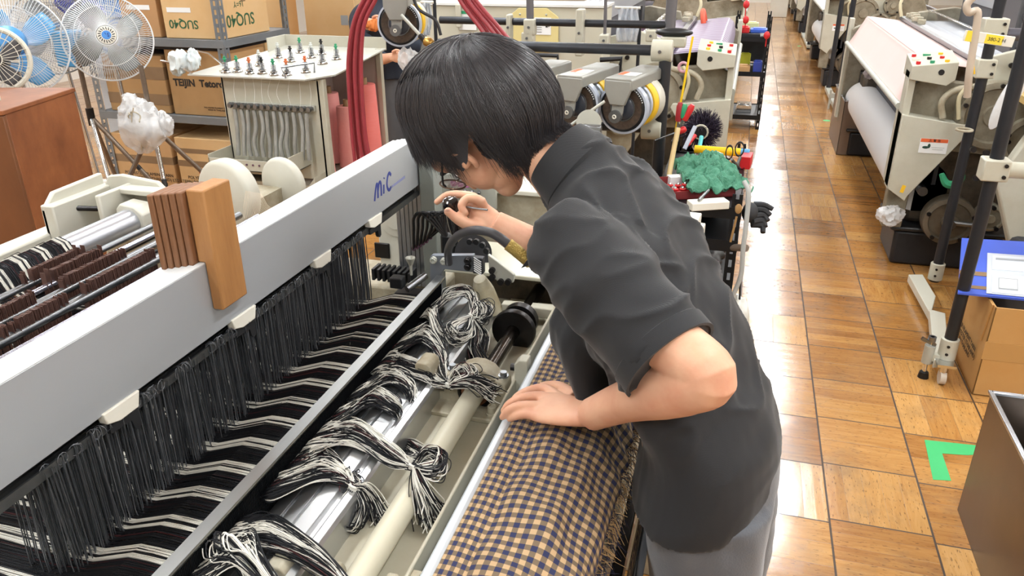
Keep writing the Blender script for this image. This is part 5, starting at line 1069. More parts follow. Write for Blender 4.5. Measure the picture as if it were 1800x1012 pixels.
for c_ in ((PX1-.01, PY, pz), (PX1-.03, PY, at(1170, 228, Y=PY).z)):
    k = obj('clamp', G().cyl((c_[0]-.045, PY, c_[2]), (c_[0]+.035, PY, c_[2]), .042, n=24), CREAM, pf, bevel=.004); obj('bolt', G().cyl((c_[0]-.01, PY-.045, c_[2]), (c_[0]-.01, PY-.038, c_[2]), .007, n=8), STEEL, k)
zl = at(1170, 228, Y=PY).z; obj('lower_pipe', G().cyl((-1.23, PY, zl), (PX1, PY, zl), .018, n=18), PIPE, pf)
for px_, py_, w_, h_ in ((932, 47, .05, .07), (929, 66, .055, .05), (1020, 57, .035, .20), (1063, 70, .045, .05), (1145, 62, .045, .05), (896, 47, .02, .11)):
    p = at(px_, py_, Y=3.6); k = obj('clamp', G().box(p, (w_, .06, h_)), CREAM, pf, bevel=.006); obj('bolt', G().cyl(p+V(0, -.034, 0), p+V(0, -.028, 0), .006, n=8), STEEL, k)
obj('upright', G().cyl(at(932, 50, Y=3.6), at(931, -60, Y=3.6), .017, n=16), mat('worn_grey_pipe', '#76767c', .35, .6), pf)
obj('upright', G().cyl(at(1063, 68, Y=3.6), at(1066, -50, Y=3.6), .0075, n=12), mat('worn_grey_pipe', '#76767c', .35, .6), pf)
p = at(1185, 57, Y=3.3); obj('black_cap', G().ell(p, (.075, .03, .018), 18, 10), BLACKP, pf); obj('clamp', G().box(p+V(-.0, .0, -.035), (.10, .06, .04)), CREAM, pf, bevel=.006)
obj('bracket', G().tube([at(905, 95, Y=3.3), at(980, 98, Y=3.3), at(983, 130, Y=3.3)], .009, n=6), BLACKM, pf); obj('bracket', G().tube([at(1055, 105, Y=3.3), at(1092, 103, Y=3.3), at(1088, 125, Y=3.3)], .011, n=6), BLACKM, pf)
# ---- weft feeders
FGR = mat('feeder_grey', '#9c9d98', .4, .3, var=(10, .4, '#8a8b85')); BRIS = mat('bristle_brown', '#5b4a3c', .8, var=(90, .9, '#2e2620')); RINGB = mat('pale_blue_ring', '#b9c3d4', .3, .2); WARN = mat('warning_orange', '#e0683a', .5)
def feeder(label, c, sc=1.0, tilt=0, flip=1):
    """weft accumulator; local: drum axis along Y, front face towards -Y, cover beam above"""
    t = thing('weft_feeder', label, 'weft feeder', tuple(c), 'weft feeders on the pipe frame'); c = V(*c)
    Rm = Matrix.Rotation(tilt, 3, 'Z') @ Matrix.Scale(sc, 3)
    def tr(g): g.v = [tuple(Rm @ V(*v)+c) for v in g.v]; return g
    Yx = (0, 1, 0)
    obj('brush_ring', tr(G().lathe([(.062, -.004), (.080, -.008), (.090, .0), (.090, .022), (.062, .02)], (0, 0, 0), Yx, 40)), BLACKP, t)
    obj('bristles', tr(G().lathe([(.050, -.004), (.078, -.0085)], (0, 0, 0), Yx, 40)), BRIS, t)
    obj('outer_ring', tr(G().lathe([(.089, -.006), (.097, -.004), (.097, .024), (.089, .026), (.089, -.006)], (0, 0, 0), Yx, 44)), RINGB, t)
    g = G()
    for k in range(10): a = math.radians(20+6*k); g.cyl((.083*math.cos(a), -.0095, .083*math.sin(a)), (.083*math.cos(a), -.007, .083*math.sin(a)), .0022, n=6)
    obj('ring_dots', tr(g), PAPER, t)
    obj('nose', tr(G().lathe([(.001, -.012), (.02, -.0115), (.04, -.008), (.046, -.002), (.046, .02)], (0, 0, 0), Yx, 36)), mat('blue_black_drum', '#383d48', .25), t)
    obj('nose_rim', tr(G().torus((0, -.003, 0), Yx, .047, .003, n=36, m=6)), STEEL, t)
    g = G()
    for k in range(12): a = 2*math.pi*k/12; g.box((.070*math.cos(a), .055, .070*math.sin(a)), (.020, .075, .006), (0, -a+math.pi/2, 0))
    obj('drum_bars', tr(g), LGREY, t); obj('drum_core', tr(G().cyl((0, .02, 0), (0, .1, 0), .055, n=24)), DSTEEL, t)
    obj('rear_ring', tr(G().lathe([(.05, .088), (.080, .088), (.083, .093), (.083, .10), (.05, .102)], (0, 0, 0), Yx, 36)), RINGB, t)
    obj('yellow_ring', tr(G().lathe([(.05, .102), (.088, .104), (.094, .112), (.094, .138), (.05, .14)], (0, 0, 0), Yx, 36)), YELLOW, t)
    obj('motor_body', tr(G().lathe([(.05, .14), (.094, .142), (.098, .16), (.094, .21), (.07, .25), (.03, .26), (.001, .26)], (0, 0, 0), Yx, 36)), CREAM_L, t)
    g = G().prism([(-.055, .075), (-.055, .112), (-.048, .118), (.048, .118), (.055, .112), (.055, .075)], 'y', -.06, .30); cvr = obj('cover_beam', tr(g), FGR, t, bevel=.003*sc)
    g = G().prism([(-.050, .11), (-.055, .075), (-.030, .02), (.028, .02), (.050, .075), (.050, .11)], 'y', -.062, -.045); obj('cover_front', tr(g), FGR, cvr, bevel=.004*sc)
    obj('warning_label', tr(G().bx(-.035, .035, .02, .09, .118, .1188)), PAPER, cvr); obj('warning_stripe', tr(G().bx(-.035, -.013, .02, .09, .1186, .1194)), WARN, cvr)
    obj('arm', tr(G().prism([(-.022, .06), (-.026, .0), (-.016, -.035), (.006, -.038), (.020, -.01), (.026, .06)], 'y', -.052, -.044)), FGR, t, bevel=.003*sc)
    e = obj('eyelet_holder', tr(G().cyl((-.008, -.062, -.022), (-.008, -.04, -.022), .024, n=24)), mat('dull_steel', '#77797b', .35, .7), t); obj('ceramic_eye', tr(G().torus((-.008, -.064, -.022), Yx, .006, .0028, n=18, m=6)), WHITEP, e)
    obj('bolt', tr(G().cyl((.004, -.056, .022), (.004, -.05, .022), .006, n=10)), STEEL, t)
    return t
feeder('nearest complete weft feeder, right beside the cream pipe clamp', at(1095, 190, Y=2.95), 1.0, tilt=-.23); feeder('weft feeder half hidden by the next one, second from the clamp', at(1012, 183, Y=2.95), .98, tilt=-.23)
feeder('weft feeder mostly hidden behind the man\'s black hair', at(925, 176, Y=2.95), .98, tilt=-.23); feeder('weft feeder hanging upper left of the man\'s head', at(702, 42, Y=2.85), .86, tilt=.22)
f0 = bpy.data.objects['weft_feeder.001']
for fi, (a, b, lb, pr) in enumerate(((at(1063, 178, Y=2.85), at(1000, 222, Y=2.80), 'steel guide rod pointing from the nearest weft feeder', .006), (at(978, 168, Y=2.85), at(930, 195, Y=2.8), 'steel guide rod of the second weft feeder', .0055), (at(706, 27, Y=2.76), at(742, 66, Y=2.70), 'steel guide rod below the upper left weft feeder', .006))):
    t = bpy.data.objects[('weft_feeder', 'weft_feeder.001', 'weft_feeder.003')[fi]]; t = obj('guide_rod', G().cyl(a, b, pr, n=12), LGREY, t); obj('tip', G().cyl(b+(b-a).normalized()*-.01, b+(b-a).normalized()*.03, pr*1.8, n=12), DSTEEL, t)
p = at(748, 72, Y=2.68); tag(obj('brass_nozzle', G().lathe([(.006, 0), (.016, .0), (.018, .02), (.012, .03), (.001, .03)], p, (1, -.2, -.3), 18), mat('brass', '#b08a4a', .3, .9)), 'brass yarn nozzle at the end of the upper guide rod', 'nozzle')
# coil spring and disc above his collar
t = thing('tension_bracket', 'copper coil tension bracket just above the man\'s collar', 'bracket', tuple(at(1010, 225, Y=2.7)))
obj('coil', G().tube([at(992+i*.9, 226+5*math.sin(i*1.3), Y=2.7+.008*math.cos(i*1.3)) for i in range(36)], .0022, n=6), mat('copper', '#9a6a4a', .35, .9), t)
obj('disc', G().cyl(at(1035, 215, Y=2.76), at(1035, 215, Y=2.79), .045, n=28), LGREY, t); obj('knuckle', G().box(at(1040, 228, Y=2.68), (.07, .03, .035)), STEEL, t, bevel=.006)
# black hose near feeder
tag(obj('black_hose', G().tube([at(722, -20, Y=2.8), at(735, 15, Y=2.8), at(765, 35, Y=2.8), at(775, 62, Y=2.8)], .006, n=8, k=6), RUBBER), 'thin black hose beside the upper left weft feeder', 'hose')
# clear yarn film bundles
FILM = mat('clear_film', '#dfe6ef', .15, alpha=.6, bump=(60, .8))
def film(px0, px1, py0, py1, Y, lb):
    P = np.zeros((14, 18, 3)); 
    for i in range(14):
        for j in range(18):
            u, v = i/13, j/17; p = at(px0+(px1-px0)*u+2*math.sin(v*6+u*5), py0+(py1-py0)*v, Y=Y+.012*math.sin(u*23+v*3)); P[i, j] = p
    t = thing('plastic_film', lb, 'plastic film', tuple(P[7, 17])); obj('film', G().grid(P), FILM, t, solid=.001); obj('hanger_rod', G().cyl(at(px0-4, py0-1, Y=Y), at(px1+4, py0, Y=Y), .006, n=10), WHITEP, t); obj('hanger_post', G().cyl((at(px1+4, py0, Y=Y).x, Y+.01, 0), at(px1+4, py0, Y=Y)+V(0, .01, .01), .008, n=10), PIPE, t)
film(1085, 1122, 14, 74, 3.75, 'clear plastic film hanging from a white rod by the purple cloth'); film(742, 758, 4, 62, 3.4, 'narrow strip of clear film hanging behind the upper left feeder')
tag(obj('plastic_bag', (lambda g: (lump(g, at(722, 108, Y=2.9), (.05, .04, .05), 21, amp=.4), g)[1])(G()), PLASTIC_CLEAR), 'small crumpled plastic bag left of the man\'s hair', 'bag')
# ---- far-end machinery of the near loom
t = thing('cable_comb', 'black row of hooked cables in front of his right hand', 'cables', tuple(at(790, 430, Y=1.85)))
hub_ = at(800, 432, Y=1.85)
for i in range(7):
    x0, y0 = 728+i*8.2, 380-(i % 2)*1.0-i*.4; e = at(727+i*5.5-(i > 4)*4, 437-i*3.4, Y=1.86)
    obj('cable', G().tube([hub_+V(-.004*i, 0, .002*i), at(782, 415-i*3.2, Y=1.85), at(x0+14, y0-4, Y=1.85), at(x0, y0+2, Y=1.85), at(x0-1-i*.3, y0+22, Y=1.855), e], .0042, n=8, k=5), BLACKP, t)
    obj('terminal', G().torus(e, (.2, 1, 0), .005, .0022, n=12, m=6), mat('purple_eyelet', '#5f3f56', .4), t)
obj('plug', G().box(at(790, 428, Y=1.86), (.045, .03, .06)), BLACKP, t, bevel=.008)
# grey reed bracket with knurled block
rb = thing('reed_bracket', 'grey angled bracket with a striped steel block at the reed end', 'bracket', tuple(at(800, 500, Y=1.69)))
def atp(px, py, y=1.69): p = at(px, py, Y=y); return (p.x, p.z)
g = G().prism([atp(757, 450), atp(760, 447), atp(833, 447), atp(836, 478), atp(782, 472), atp(777, 480), atp(776, 512), atp(757, 512)], 'y', 1.685, 1.70); bb = obj('plate', g, mat('bracket_grey', '#80868f', .35, .5), rb, bevel=.002)
for px_, py_, m in ((763, 456, LGREY), (781, 458, LGREY), (823, 457, DSTEEL), (823, 468, DSTEEL)):
    p = at(px_, py_, Y=1.683); obj('bolt', G().cyl(p, p+V(0, -.008, 0), .009, n=14).torus(p+V(0, -.009, 0), (0, 1, 0), .0055, .002, n=12, m=5), m, rb)
p = at(842, 465, Y=1.68); kb = obj('striped_block', G().box(p, (.026, .02, .042)), BLACKM, rb, bevel=.002); g = G()
for i in range(7): q = p+V(0, -.0112, -.017+.0057*i); g.box(q, (.022, .001, .0026), (0, .5, 0))
obj('stripes', g, PAPER, kb)
obj('side_plate', G().prism([atp(855, 450), atp(872, 462), atp(902, 486), atp(900, 500), atp(876, 500), atp(858, 486)], 'y', 1.70, 1.712), LGREY, rb, bevel=.002)
for px_, py_ in ((866, 474), (866, 486), (881, 494), (894, 494)): p = at(px_, py_, Y=1.70); obj('bolt', G().cyl(p, p+V(0, -.01, 0), .008, n=12), DSTEEL, rb)
# curved black hose with brass fitting
hs = thing('air_hose', 'black curved hose with a gold woven fitting below his forearm', 'hose', tuple(at(785, 455, Y=1.7)))
pts = [at(789, 462, Y=1.675), at(788, 438, Y=1.64), at(802, 416, Y=1.56), at(830, 405, Y=1.49), at(860, 408, Y=1.46), at(882, 420, Y=1.45), at(897, 433, Y=1.45)]
obj('hose', G().tube(pts, .0098, n=14, k=6), mat('hose_grey', '#3c3c40', .45), hs)
obj('fitting', G().tube([at(893, 429, Y=1.45), at(905, 438, Y=1.45), at(918, 449, Y=1.45), at(932, 461, Y=1.46)], .0135, n=14), mat('gold_mesh', '#c2a860', .35, .8, bump=(300, 1.0)), hs)
# cream housings at the loom's far end
fe = thing('drive_housing', 'cream drive housing behind the collar of the steel shaft', 'machine housing', (-.6, 2.0, 0))
GRIME = mat('oily_casting', '#6b6050', .5, .3, var=(18, 1.0, '#2d2620'), bump=(50, .3))
obj('plate', G().prism([(-.72, 1.78), (-.32, 1.78), (-.28, 1.84), (-.28, 2.0), (-.66, 2.0)], 'z', .872, .884), mat('shiny_cream_plate', '#c9c8b6', .25), fe, bevel=.003)
obj('grease_block', G().bx(-.62, -.2, 1.86, 2.1, .55, .87), GRIME, fe, bevel=.02)
obj('bracket_arm', G().prism([(-.53, 1.72), (-.37, 1.72), (-.335, 1.78), (-.32, 1.9), (-.345, 1.9), (-.38, 1.755), (-.53, 1.745)], 'z', .80, .828).bx(-.53, -.505, 1.72, 1.745, .76, .81), CREAM, fe, bevel=.003)
obj('cast_arm', G().tube([(-.58, 1.70, .90), (-.575, 1.715, .86), (-.56, 1.72, .80)], [.016, .028, .034], n=14, k=4), mat('stained_cream', '#c2bfae', .45, var=(12, .9, '#8a7a4a')), fe)
obj('casting', G().prism([(-.45, 1.8), (-.2, 1.7), (-.15, 1.8), (-.3, 1.98), (-.5, 1.98)], 'z', .70, .76), CREAM_D, fe, bevel=.01)
obj('rear_box', G().bx(-.82, -.30, 2.15, 2.5, .0, .985), CREAM_D, fe, bevel=.006); obj('box_lid', G().bx(-.84, -.28, 2.13, 2.52, .985, 1.0), CREAM_L, fe, bevel=.003)
for px_, py_ in ((918, 402), (936, 455), (970, 445)): p = at(px_, py_, Y=1.9); obj('bolt', G().cyl(p, p+V(0, -.012, 0), .011, n=12), BLACKM, fe)
bd = obj('black_disc', G().cyl(at(832, 445, Y=1.84), at(832, 445, Y=1.88), .05, n=32), BLACKM, fe)
for a in (20, 50, 80, 110): p = at(835, 445, Y=1.83); obj('disc_bolt', G().cyl(p+V(.036*math.cos(math.radians(a)), 0, .036*math.sin(math.radians(a))), p+V(.036*math.cos(math.radians(a)), -.01, .036*math.sin(math.radians(a))), .008, n=10), BLACKP, bd)
# button panel with pink and steel buttons seen past his cheek
bp_ = thing('button_panel', 'pale panel with pink rings and steel studs below his face', 'panel', tuple(at(815, 330, Y=2.1)))
c_ = at(820, 335, Y=2.12); obj('panel', G().box(c_, (.19, .012, .10)), LGREY, bp_, bevel=.003)
for i in range(5):
    p = at(797+i*12, 322+i*1.2, Y=2.10); obj('pink_ring', G().torus(p, (0, 1, 0), .0072, .003, n=16, m=6).ell(p, .004, 8, 6), mat('pink_plastic', '#b06a9a', .4), bp_)
    p = at(794+i*12, 333+i*1.4, Y=2.10); obj('stud', G().ell(p, (.006, .006, .006), 10, 8), STEEL, bp_)
# toothed block and clamp left of the bracket
tb = thing('temple_clamp', 'small dark clamp with wing screw between heddles and reed end', 'clamp', tuple(at(705, 500, Y=1.74)))
g = G()
for i in range(8): g.box(at(662+i*9, 477+i*1.2, Y=1.94), (.008, .05, .035))
g.box(at(690, 484, Y=1.97), (.12, .02, .02)); obj('toothed_bar', g, BLACKP, tb)
obj('block', G().box(at(699, 495, Y=1.74), (.035, .03, .03)), BLACKM, tb, bevel=.003); obj('cylinder', G().cyl(at(715, 508, Y=1.74), at(748, 484, Y=1.80), .010, n=18), STEEL, tb)
p = at(722, 465, Y=1.78); obj('wing_screw', G().cyl(p+V(0, 0, -.03), p, .004, n=8).lathe([(.001, 0), (.006, 0), (.014, .02), (.013, .021), (.001, .004)], p, (0, 0, 1), 16), LGREY, tb)
obj('foot', G().box(at(725, 520, Y=1.76), (.09, .05, .03)), DSTEEL, tb, bevel=.006)
# panels seen under the heald rail end
up = thing('side_cover', 'cream side cover with round boss behind the heddles', 'cover', (-1.0, 2.1, 0))
obj('cover', G().bx(-1.03, -.86, 2.06, 2.09, .55, 1.0), CREAM_L, up, bevel=.004); obj('boss', G().lathe([(.001, .012), (.03, .012), (.032, .008), (.055, .006), (.058, 0)], at(697, 385, Y=2.06), (0, -1, 0), 28), CREAM_L, up)
obj('slot', G().box(at(672, 440, Y=2.058), (.05, .008, .05)), DSTEEL, up, bevel=.003); obj('stained_base', G().box(at(690, 520, Y=2.1), (.40, .2, .16)), CREAM_D, up, bevel=.01)
obj('end_post', G().bx(-.845, -.80, 1.97, 2.03, .66, 1.13), GREYP, up, bevel=.003)
# ---- looms
def machine_loom(name, label, xf, s, y0, y1, clothm, rollm, warpm, group=None, detail=True, zoff=0, rollR=.12):
    t = thing('loom', label, 'loom', (xf+s*.6, (y0+y1)/2, 0), group)
    def X(l): return xf+s*l
    def bx(g, l0, l1, a, b, c, d): return g.bx(min(X(l0), X(l1)), max(X(l0), X(l1)), a, b, c, d)
    def pr(poly, a, b): return G().prism([(X(l), z) for l, z in poly], 'y', a, b)
    W = y1-y0; GR = mat('dusty_casting', '#a29d8c', .6, .1, var=(10, 1.0, '#6a604c'), bump=(30, .3))
    for ya, yb in ((y0+.08, y0+.48), (y1-.42, y1-.02)):
        k = obj('base_block', bx(G(), .10, .64, ya, yb, 0, .2), BLACKM, t, bevel=.02); obj('base_lip', bx(G(), .07, .70, ya-.02, yb+.02, .2, .225), BLACKP, k, bevel=.01)
    for ya, yb in ((y0+.06, y0+.14), (y1-.14, y1-.06)):
        obj('side_frame', pr([(.02, .22), (.02, .98), (.1, 1.02), (.45, .98), (.5, 1.12), (.75, 1.16), (1.0, 1.12), (1.1, .9), (1.6, .9), (1.6, .22), (1.1, .22), (1.0, .5), (.66, .56), (.62, .64), (.14, .66), (.12, .22)], ya, yb), GR, t, bevel=.006)
    for ya in (y0+.16, y1-.4): obj('gear_case', bx(G(), .14, .62, ya, ya+.24, .22, .66), mat('greasy_case', '#3d3833', .45, .4, var=(16, 1.0, '#6a6052'), bump=(40, .5)), t, bevel=.03)
    # front edge plate, lower cover, control box
    obj('edge_plate', bx(G(), .0, .035, y0-.01, y0+.10, .45, 1.06), CREAM, t, bevel=.003); obj('edge_plate', bx(G(), .0, .035, y1-.10, y1, .25, 1.06), CREAM, t, bevel=.003)
    g = pr([(.0, .83), (.02, .44), (.075, .40), (.10, .43), (.32, .79), (.32, .80), (.08, .77), (.03, .85)], y0-.03, y0+.0); g = pr([(.0, .85), (.0, .46), (.09, .40), (.10, .43), (.33, .79), (.32, .81)], y0-.04, y0+.16)
    cv = obj('lower_cover', g, CREAM, t, bevel=.003)
    cx = X(.17); M = place((cx, y0-.0415, .70), (1, 0, 0), (0, 0, 1)); gg = G().box((0, 0, 0), (.13, .075, .001)); gg.v = [tuple(M @ V(*v)) for v in gg.v]; obj('warning_label', gg, PAPER, cv)
    gg = G().box((0, .028, .0008), (.126, .018, .001)); gg.v = [tuple(M @ V(*v)) for v in gg.v]; obj('warning_band', gg, WARN, cv)
    if detail:
        text('⚠ 警 告', .015, INK, cv, M @ Matrix.Translation((0, .028, .002)), 'warning_text'); gg = G().ell((-.035, -.008, .001), (.016, .007, .001), 10, 6).ell((-.02, .0, .001), (.007, .012, .001), 10, 6); gg.v = [tuple(M @ V(*v)) for v in gg.v]; obj('hand_symbol', gg, mat('dark_green_print', '#24443a', .6), cv)
        text('――――――\n―――――', .010, INK, cv, M @ Matrix.Translation((.022, -.012, .001)), 'small_print')
    g = pr([(.0, 1.0), (.0, 1.085), (.03, 1.10), (.235, 1.075), (.235, .99)], y0-.06, y0+.0)
    g = G().add([(X(.0), y0-.04, 1.025), (X(.17), y0-.04, 1.0), (X(.205), y0-.04, 1.03), (X(.205), y0-.04, 1.115), (X(0), y0-.04, 1.09), (X(.0), y0+.16, 1.025), (X(.17), y0+.16, 1.0), (X(.205), y0+.16, 1.03), (X(.205), y0+.16, 1.15), (X(0), y0+.16, 1.125)], [(0, 1, 2, 3, 4), (9, 8, 7, 6, 5)]+[(i, 5+i, 5+(i+1) % 5, (i+1) % 5) for i in range(5)])
    cb_ = obj('control_box', g, CREAM, t, bevel=.003); obj('cable_hole', G().cyl((X(.135), y0-.0405, 1.065), (X(.135), y0-.042, 1.065), .014, n=18), BLACKP, cb_)
    rr = random.Random(int(y0*10))
    for q in range(9):
        l = .03+.06*(q % 3)+rr.uniform(-.008, .008); yy = y0-.015+.06*(q//3); z = 1.098+(yy-y0)*.16+l*.1; mm = (RED, GREENP, YELLOW, WHITEP, BLACKP, RED)[q % 6]
        obj('button', G().cyl((X(l), yy, z-.005), (X(l), yy, z+.012), .011, n=12) if q % 4 != 3 else G().box((X(l), yy, z+.004), (.035, .014, .01)), mm, cb_)
    # machinery behind the covers
    if detail:
        for l, z, R_, yy, m in ((.42, .86, .17, y0+.02, GR), (.60, .74, .13, y0+.0, GR), (.33, .30, .13, y0+.02, mat('greasy_wheel', '#7b7263', .5, .5, var=(12, .8, '#4d463a'))), (.52, .33, .07, y0+.03, GR), (.72, .95, .10, y0, GR)):
            w_ = obj('gear_housing', G().lathe([(.001, .05), (R_*.3, .05), (R_*.33, .035), (R_*.75, .03), (R_*.8, .045), (R_*.97, .04), (R_, .02), (R_, -.04), (.001, -.04)], (X(l), yy, z), (0, -1, 0), 32), m, t)
            for q in range(5): a = 2*math.pi*q/5+.3; obj('bolt', G().cyl((X(l)+R_*.87*math.cos(a), yy-.055, z+R_*.87*math.sin(a)), (X(l)+R_*.87*math.cos(a), yy-.03, z+R_*.87*math.sin(a)), .011, n=8), DSTEEL, w_)
        obj('curved_pipe', G().tube([(X(.34), y0-.01, 1.0), (X(.22), y0-.02, .98), (X(.17), y0-.02, .92), (X(.19), y0-.02, .84)], .016, n=10, k=5), CREAM_D, t)
        obj('curved_pipe', G().tube([(X(.28), y0-.03, 1.02), (X(.24), y0-.035, .95), (X(.26), y0-.03, .84)], .01, n=10, k=5), mat('cream_hose', '#c8c0a0', .5), t)
        obj('crank', G().cyl((X(.33), y0-.03, .30), (X(.47), y0-.05, .30), .013, n=10).cyl((X(.33), y0-.08, .30), (X(.33), y0, .30), .02, n=14), STEEL, t)
        obj('mid_plate', pr([(.34, 1.0), (.36, 1.14), (.55, 1.2), (.72, 1.16), (.72, .8), (.5, .8)], y0+.03, y0+.06), CREAM, t, bevel=.006)
        for l, z in ((.45, 1.1), (.6, 1.05), (.52, .92)): obj('bolt', G().cyl((X(l), y0+.03, z), (X(l), y0+.015, z), .013, n=10), DSTEEL, t)
        obj('slant_cover', pr([(.56, .80), (.78, .84), (.72, .42), (.66, .34), (.50, .62)], y0-.0, y0+.04), CREAM_D, t, bevel=.006)
    # beams, cloth, rolls, harness
    obj('breast_beam', G().cyl((X(.14), y0+.1, 1.045), (X(.14), y1-.1, 1.045), .035, n=24), CHROME, t)
    n = 20; P = np.zeros((n, 2, 3)); prof = [(.38, 1.055), (.14, 1.083), (.11, 1.076), (.095, 1.045), (.03, .92), (.005, .875)] if s > 0 else [(.38, 1.055), (.14, 1.083), (.09, 1.07), (.06, 1.03), (.05, .93), (.10, .85)]
    pp = np.array(spline([(a, 0, b) for a, b in prof], 4)); P = np.stack([np.stack([[X(l), yy, z] for l, _, z in pp]) for yy in np.linspace(y0+.16, y1-.16, 12)]); obj('cloth_sheet', G().grid(P), clothm, t, solid=.003)
    obj('press_bar', G().cyl((X(.0), y0+.1, .868), (X(.0), y1-.1, .868), .018, n=16), LGREY, t); obj('lower_apron', bx(G(), .24, .26, y0+.14, y1-.14, .45, .88), mat('dark_apron', '#33363c', .5), t)
    obj('cloth_roll', G().cyl((X(.19), y0+.16, .43), (X(.19), y1-.16, .43), rollR, n=40), rollm, t); obj('roll_axle', G().cyl((X(.19), y0+.06, .43), (X(.19), y1-.06, .43), .025, n=16), STEEL, t)
    obj('fell_sheet', G().grid(np.array([[[X(.38), yy, 1.055], [X(.62), yy, 1.06]] for yy in (y0+.16, y1-.16)])), warpm if s > 0 else clothm, t, solid=.002)
    obj('temple_bar', bx(G(), .36, .40, y0+.12, y1-.12, 1.062, 1.09), STEEL, t, bevel=.004); obj('reed', bx(G(), .56, .59, y0+.12, y1-.12, 1.05, 1.14), CHROME, t, bevel=.004)
    for q in range(4): l = .78+.03*q; obj('heald_rail', bx(G(), l, l+.02, y0+.1, y1-.1, 1.22, 1.34), RAILG, t, bevel=.002)
    obj('heddles', bx(G(), .79, .88, y0+.14, y1-.14, .92, 1.22), mat('heddle_curtain', '#6e7075', .5, .3, var=(80, .9, '#3b3c42', (.2, 3, .05))), t)
    obj('warp_sheet', G().grid(np.array([[[X(.62), yy, 1.0], [X(.9), yy, 1.03], [X(1.4), yy, 1.08]] for yy in (y0+.16, y1-.16)])), warpm, t, solid=.002)
    obj('back_beam', G().cyl((X(1.45), y0+.1, 1.06), (X(1.45), y1-.1, 1.06), .05, n=20), CHROME, t); obj('warp_beam', G().cyl((X(1.4), y0+.16, .55), (X(1.4), y1-.16, .55), .27, n=32), warpm, t)
    if detail:
        for q in range(7): obj('weft_cutter' if q == 0 else 'cutter_block', G().box((X(.42+.012*math.sin(q)), y1-.2-.09*q if s > 0 else y1-.2-.06*q, 1.10+.012*(q % 2)), (.05, .05, .035), (0, 0, q)), CREAM_D, t, bevel=.004)
        obj('cutter_hose', G().tube([(X(.36), y1-.2, 1.09), (X(.34), y1-.18, 1.2), (X(.42), y1-.1, 1.3), (X(.55), y1-.05, 1.28)], .012, n=8, k=5), mat('cream_hose', '#c8c0a0', .5), t)
    return t
def stripes(name, c1_, c2_, sc, axis=1):
    m = bpy.data.materials.new(name); m.use_nodes = True; nt = m.node_tree; b = nt.nodes['Principled BSDF']; b.inputs['Roughness'].default_value = .45
    tc = nt.nodes.new('ShaderNodeTexCoord'); w_ = nt.nodes.new('ShaderNodeTexWave'); w_.inputs['Scale'].default_value = sc; w_.bands_direction = 'XYZ'[axis]; nt.links.new(tc.outputs['Object'], w_.inputs[0])
    r = nt.nodes.new('ShaderNodeValToRGB'); r.color_ramp.elements[0].color = lin(c1_); r.color_ramp.elements[1].color = lin(c2_); nt.links.new(w_.outputs[0], r.inputs[0]); nt.links.new(r.outputs[0], b.inputs['Base Color']); return m
PURP = stripes('purple_striped_cloth', '#75617c', '#a19bae', 3.2); PURPD = mat('purple_roll', '#8a6a8a', .4)
machine_loom('loom', 'loom with purple striped cloth beyond the pipe frame', -.05, -1, 4.6, 7.0, PURP, mat('dark_purple_cloth', '#5a4460', .8), mat('purple_warp', '#6a4a66', .7), group='looms of the weaving hall')
machine_loom('loom', 'cream loom farther back behind the purple cloth one', -.05, -1, 9.9, 12.5, mat('grey_cloth', '#b8b4be', .6), mat('grey_roll', '#8d8a92', .7), mat('dull_warp', '#8a8490', .7), group='looms of the weaving hall', detail=False)
machine_loom('loom', 'third loom of the row behind the man, far down the hall', -.05, -1, 15.4, 18.0, mat('blue_cloth', '#8fa6cc', .6), mat('blue_roll', '#5b76b0', .7), mat('dull_warp', '#8a8490', .7), group='looms of the weaving hall', detail=False)
# fringe brush wheel under the purple loom's control box
bw = thing('brush_wheel', 'dark hairy yarn waste wheel with cream hub below the control box', 'brush', tuple(at(1233, 227, Y=4.3)))
c_ = at(1233, 227, Y=4.3); rn = np.random.default_rng(5); a = rn.uniform(0, 6.28, 1500); P = np.zeros((1500, 3, 3)); rr = rn.uniform(.06, .115, 1500)
for j, k in enumerate((.2, .7, 1)): P[:, j] = np.array(c_)+np.stack([np.cos(a+.2*k)*rr*k, rn.normal(0, .03, 1500), np.sin(a+.2*k)*rr*k], 1)
obj('fibres', G().strands(P, .0012), mat('dark_purple_fibre', '#2c2236', .8), bw); obj('hub_ring', G().torus(c_+V(0, -.07, 0), (0, 1, 0), .036, .006, n=14, m=6), CREAM, bw); obj('hub', G().cyl(c_+V(0, -.08, 0), c_+V(0, .42, 0), .032, n=20), BLACKP, bw)
# big cream machine box with yellow plate
mb = thing('machine_cabinet', 'long cream machine cabinet with a yellow eight-sided plate', 'cabinet', (-1.6, 4.6, 0))
x0, x1 = at(748, 30, Y=4.3).x, at(1062, 30, Y=4.3).x; zt = at(900, 11, Y=4.3).z
obj('body', G().bx(x0, x1, 4.3, 4.55, .1, zt), mat('cabinet_cream', '#c2c0b0', .5, var=(4, .5, '#b4b1a0')), mb, bevel=.006); obj('plastic_sheet', G().bx(x0-.01, x1+.01, 4.29, 4.56, zt, zt+.012), mat('milky_sheet', '#dcdfdd', .35, bump=(18, .6)), mb)
y8 = [at(px_, py_, Y=4.295) for px_, py_ in ((893, 30), (912, 14), (962, 14), (982, 30), (982, 92), (893, 92))]
yp = obj('yellow_plate', G().prism([(p.x, p.z) for p in y8], 'y', 4.286, 4.294), mat('pale_yellow_plate', '#d6c88c', .5), mb, bevel=.002)
p = at(954, 46, Y=4.284); pp_ = obj('paper_note', G().box(p, (.092, .002, .088)), PAPER, yp); g = G().box(p+V(.022, -.002, .012), (.012, .001, .036)).box(p+V(.034, -.002, .012), (.006, .001, .03))
for i in range(5): g.box(p+V(-.02, -.002, -.03+.012*i), (.03, .001, .002))
obj('printed_marks', g, INK, pp_)
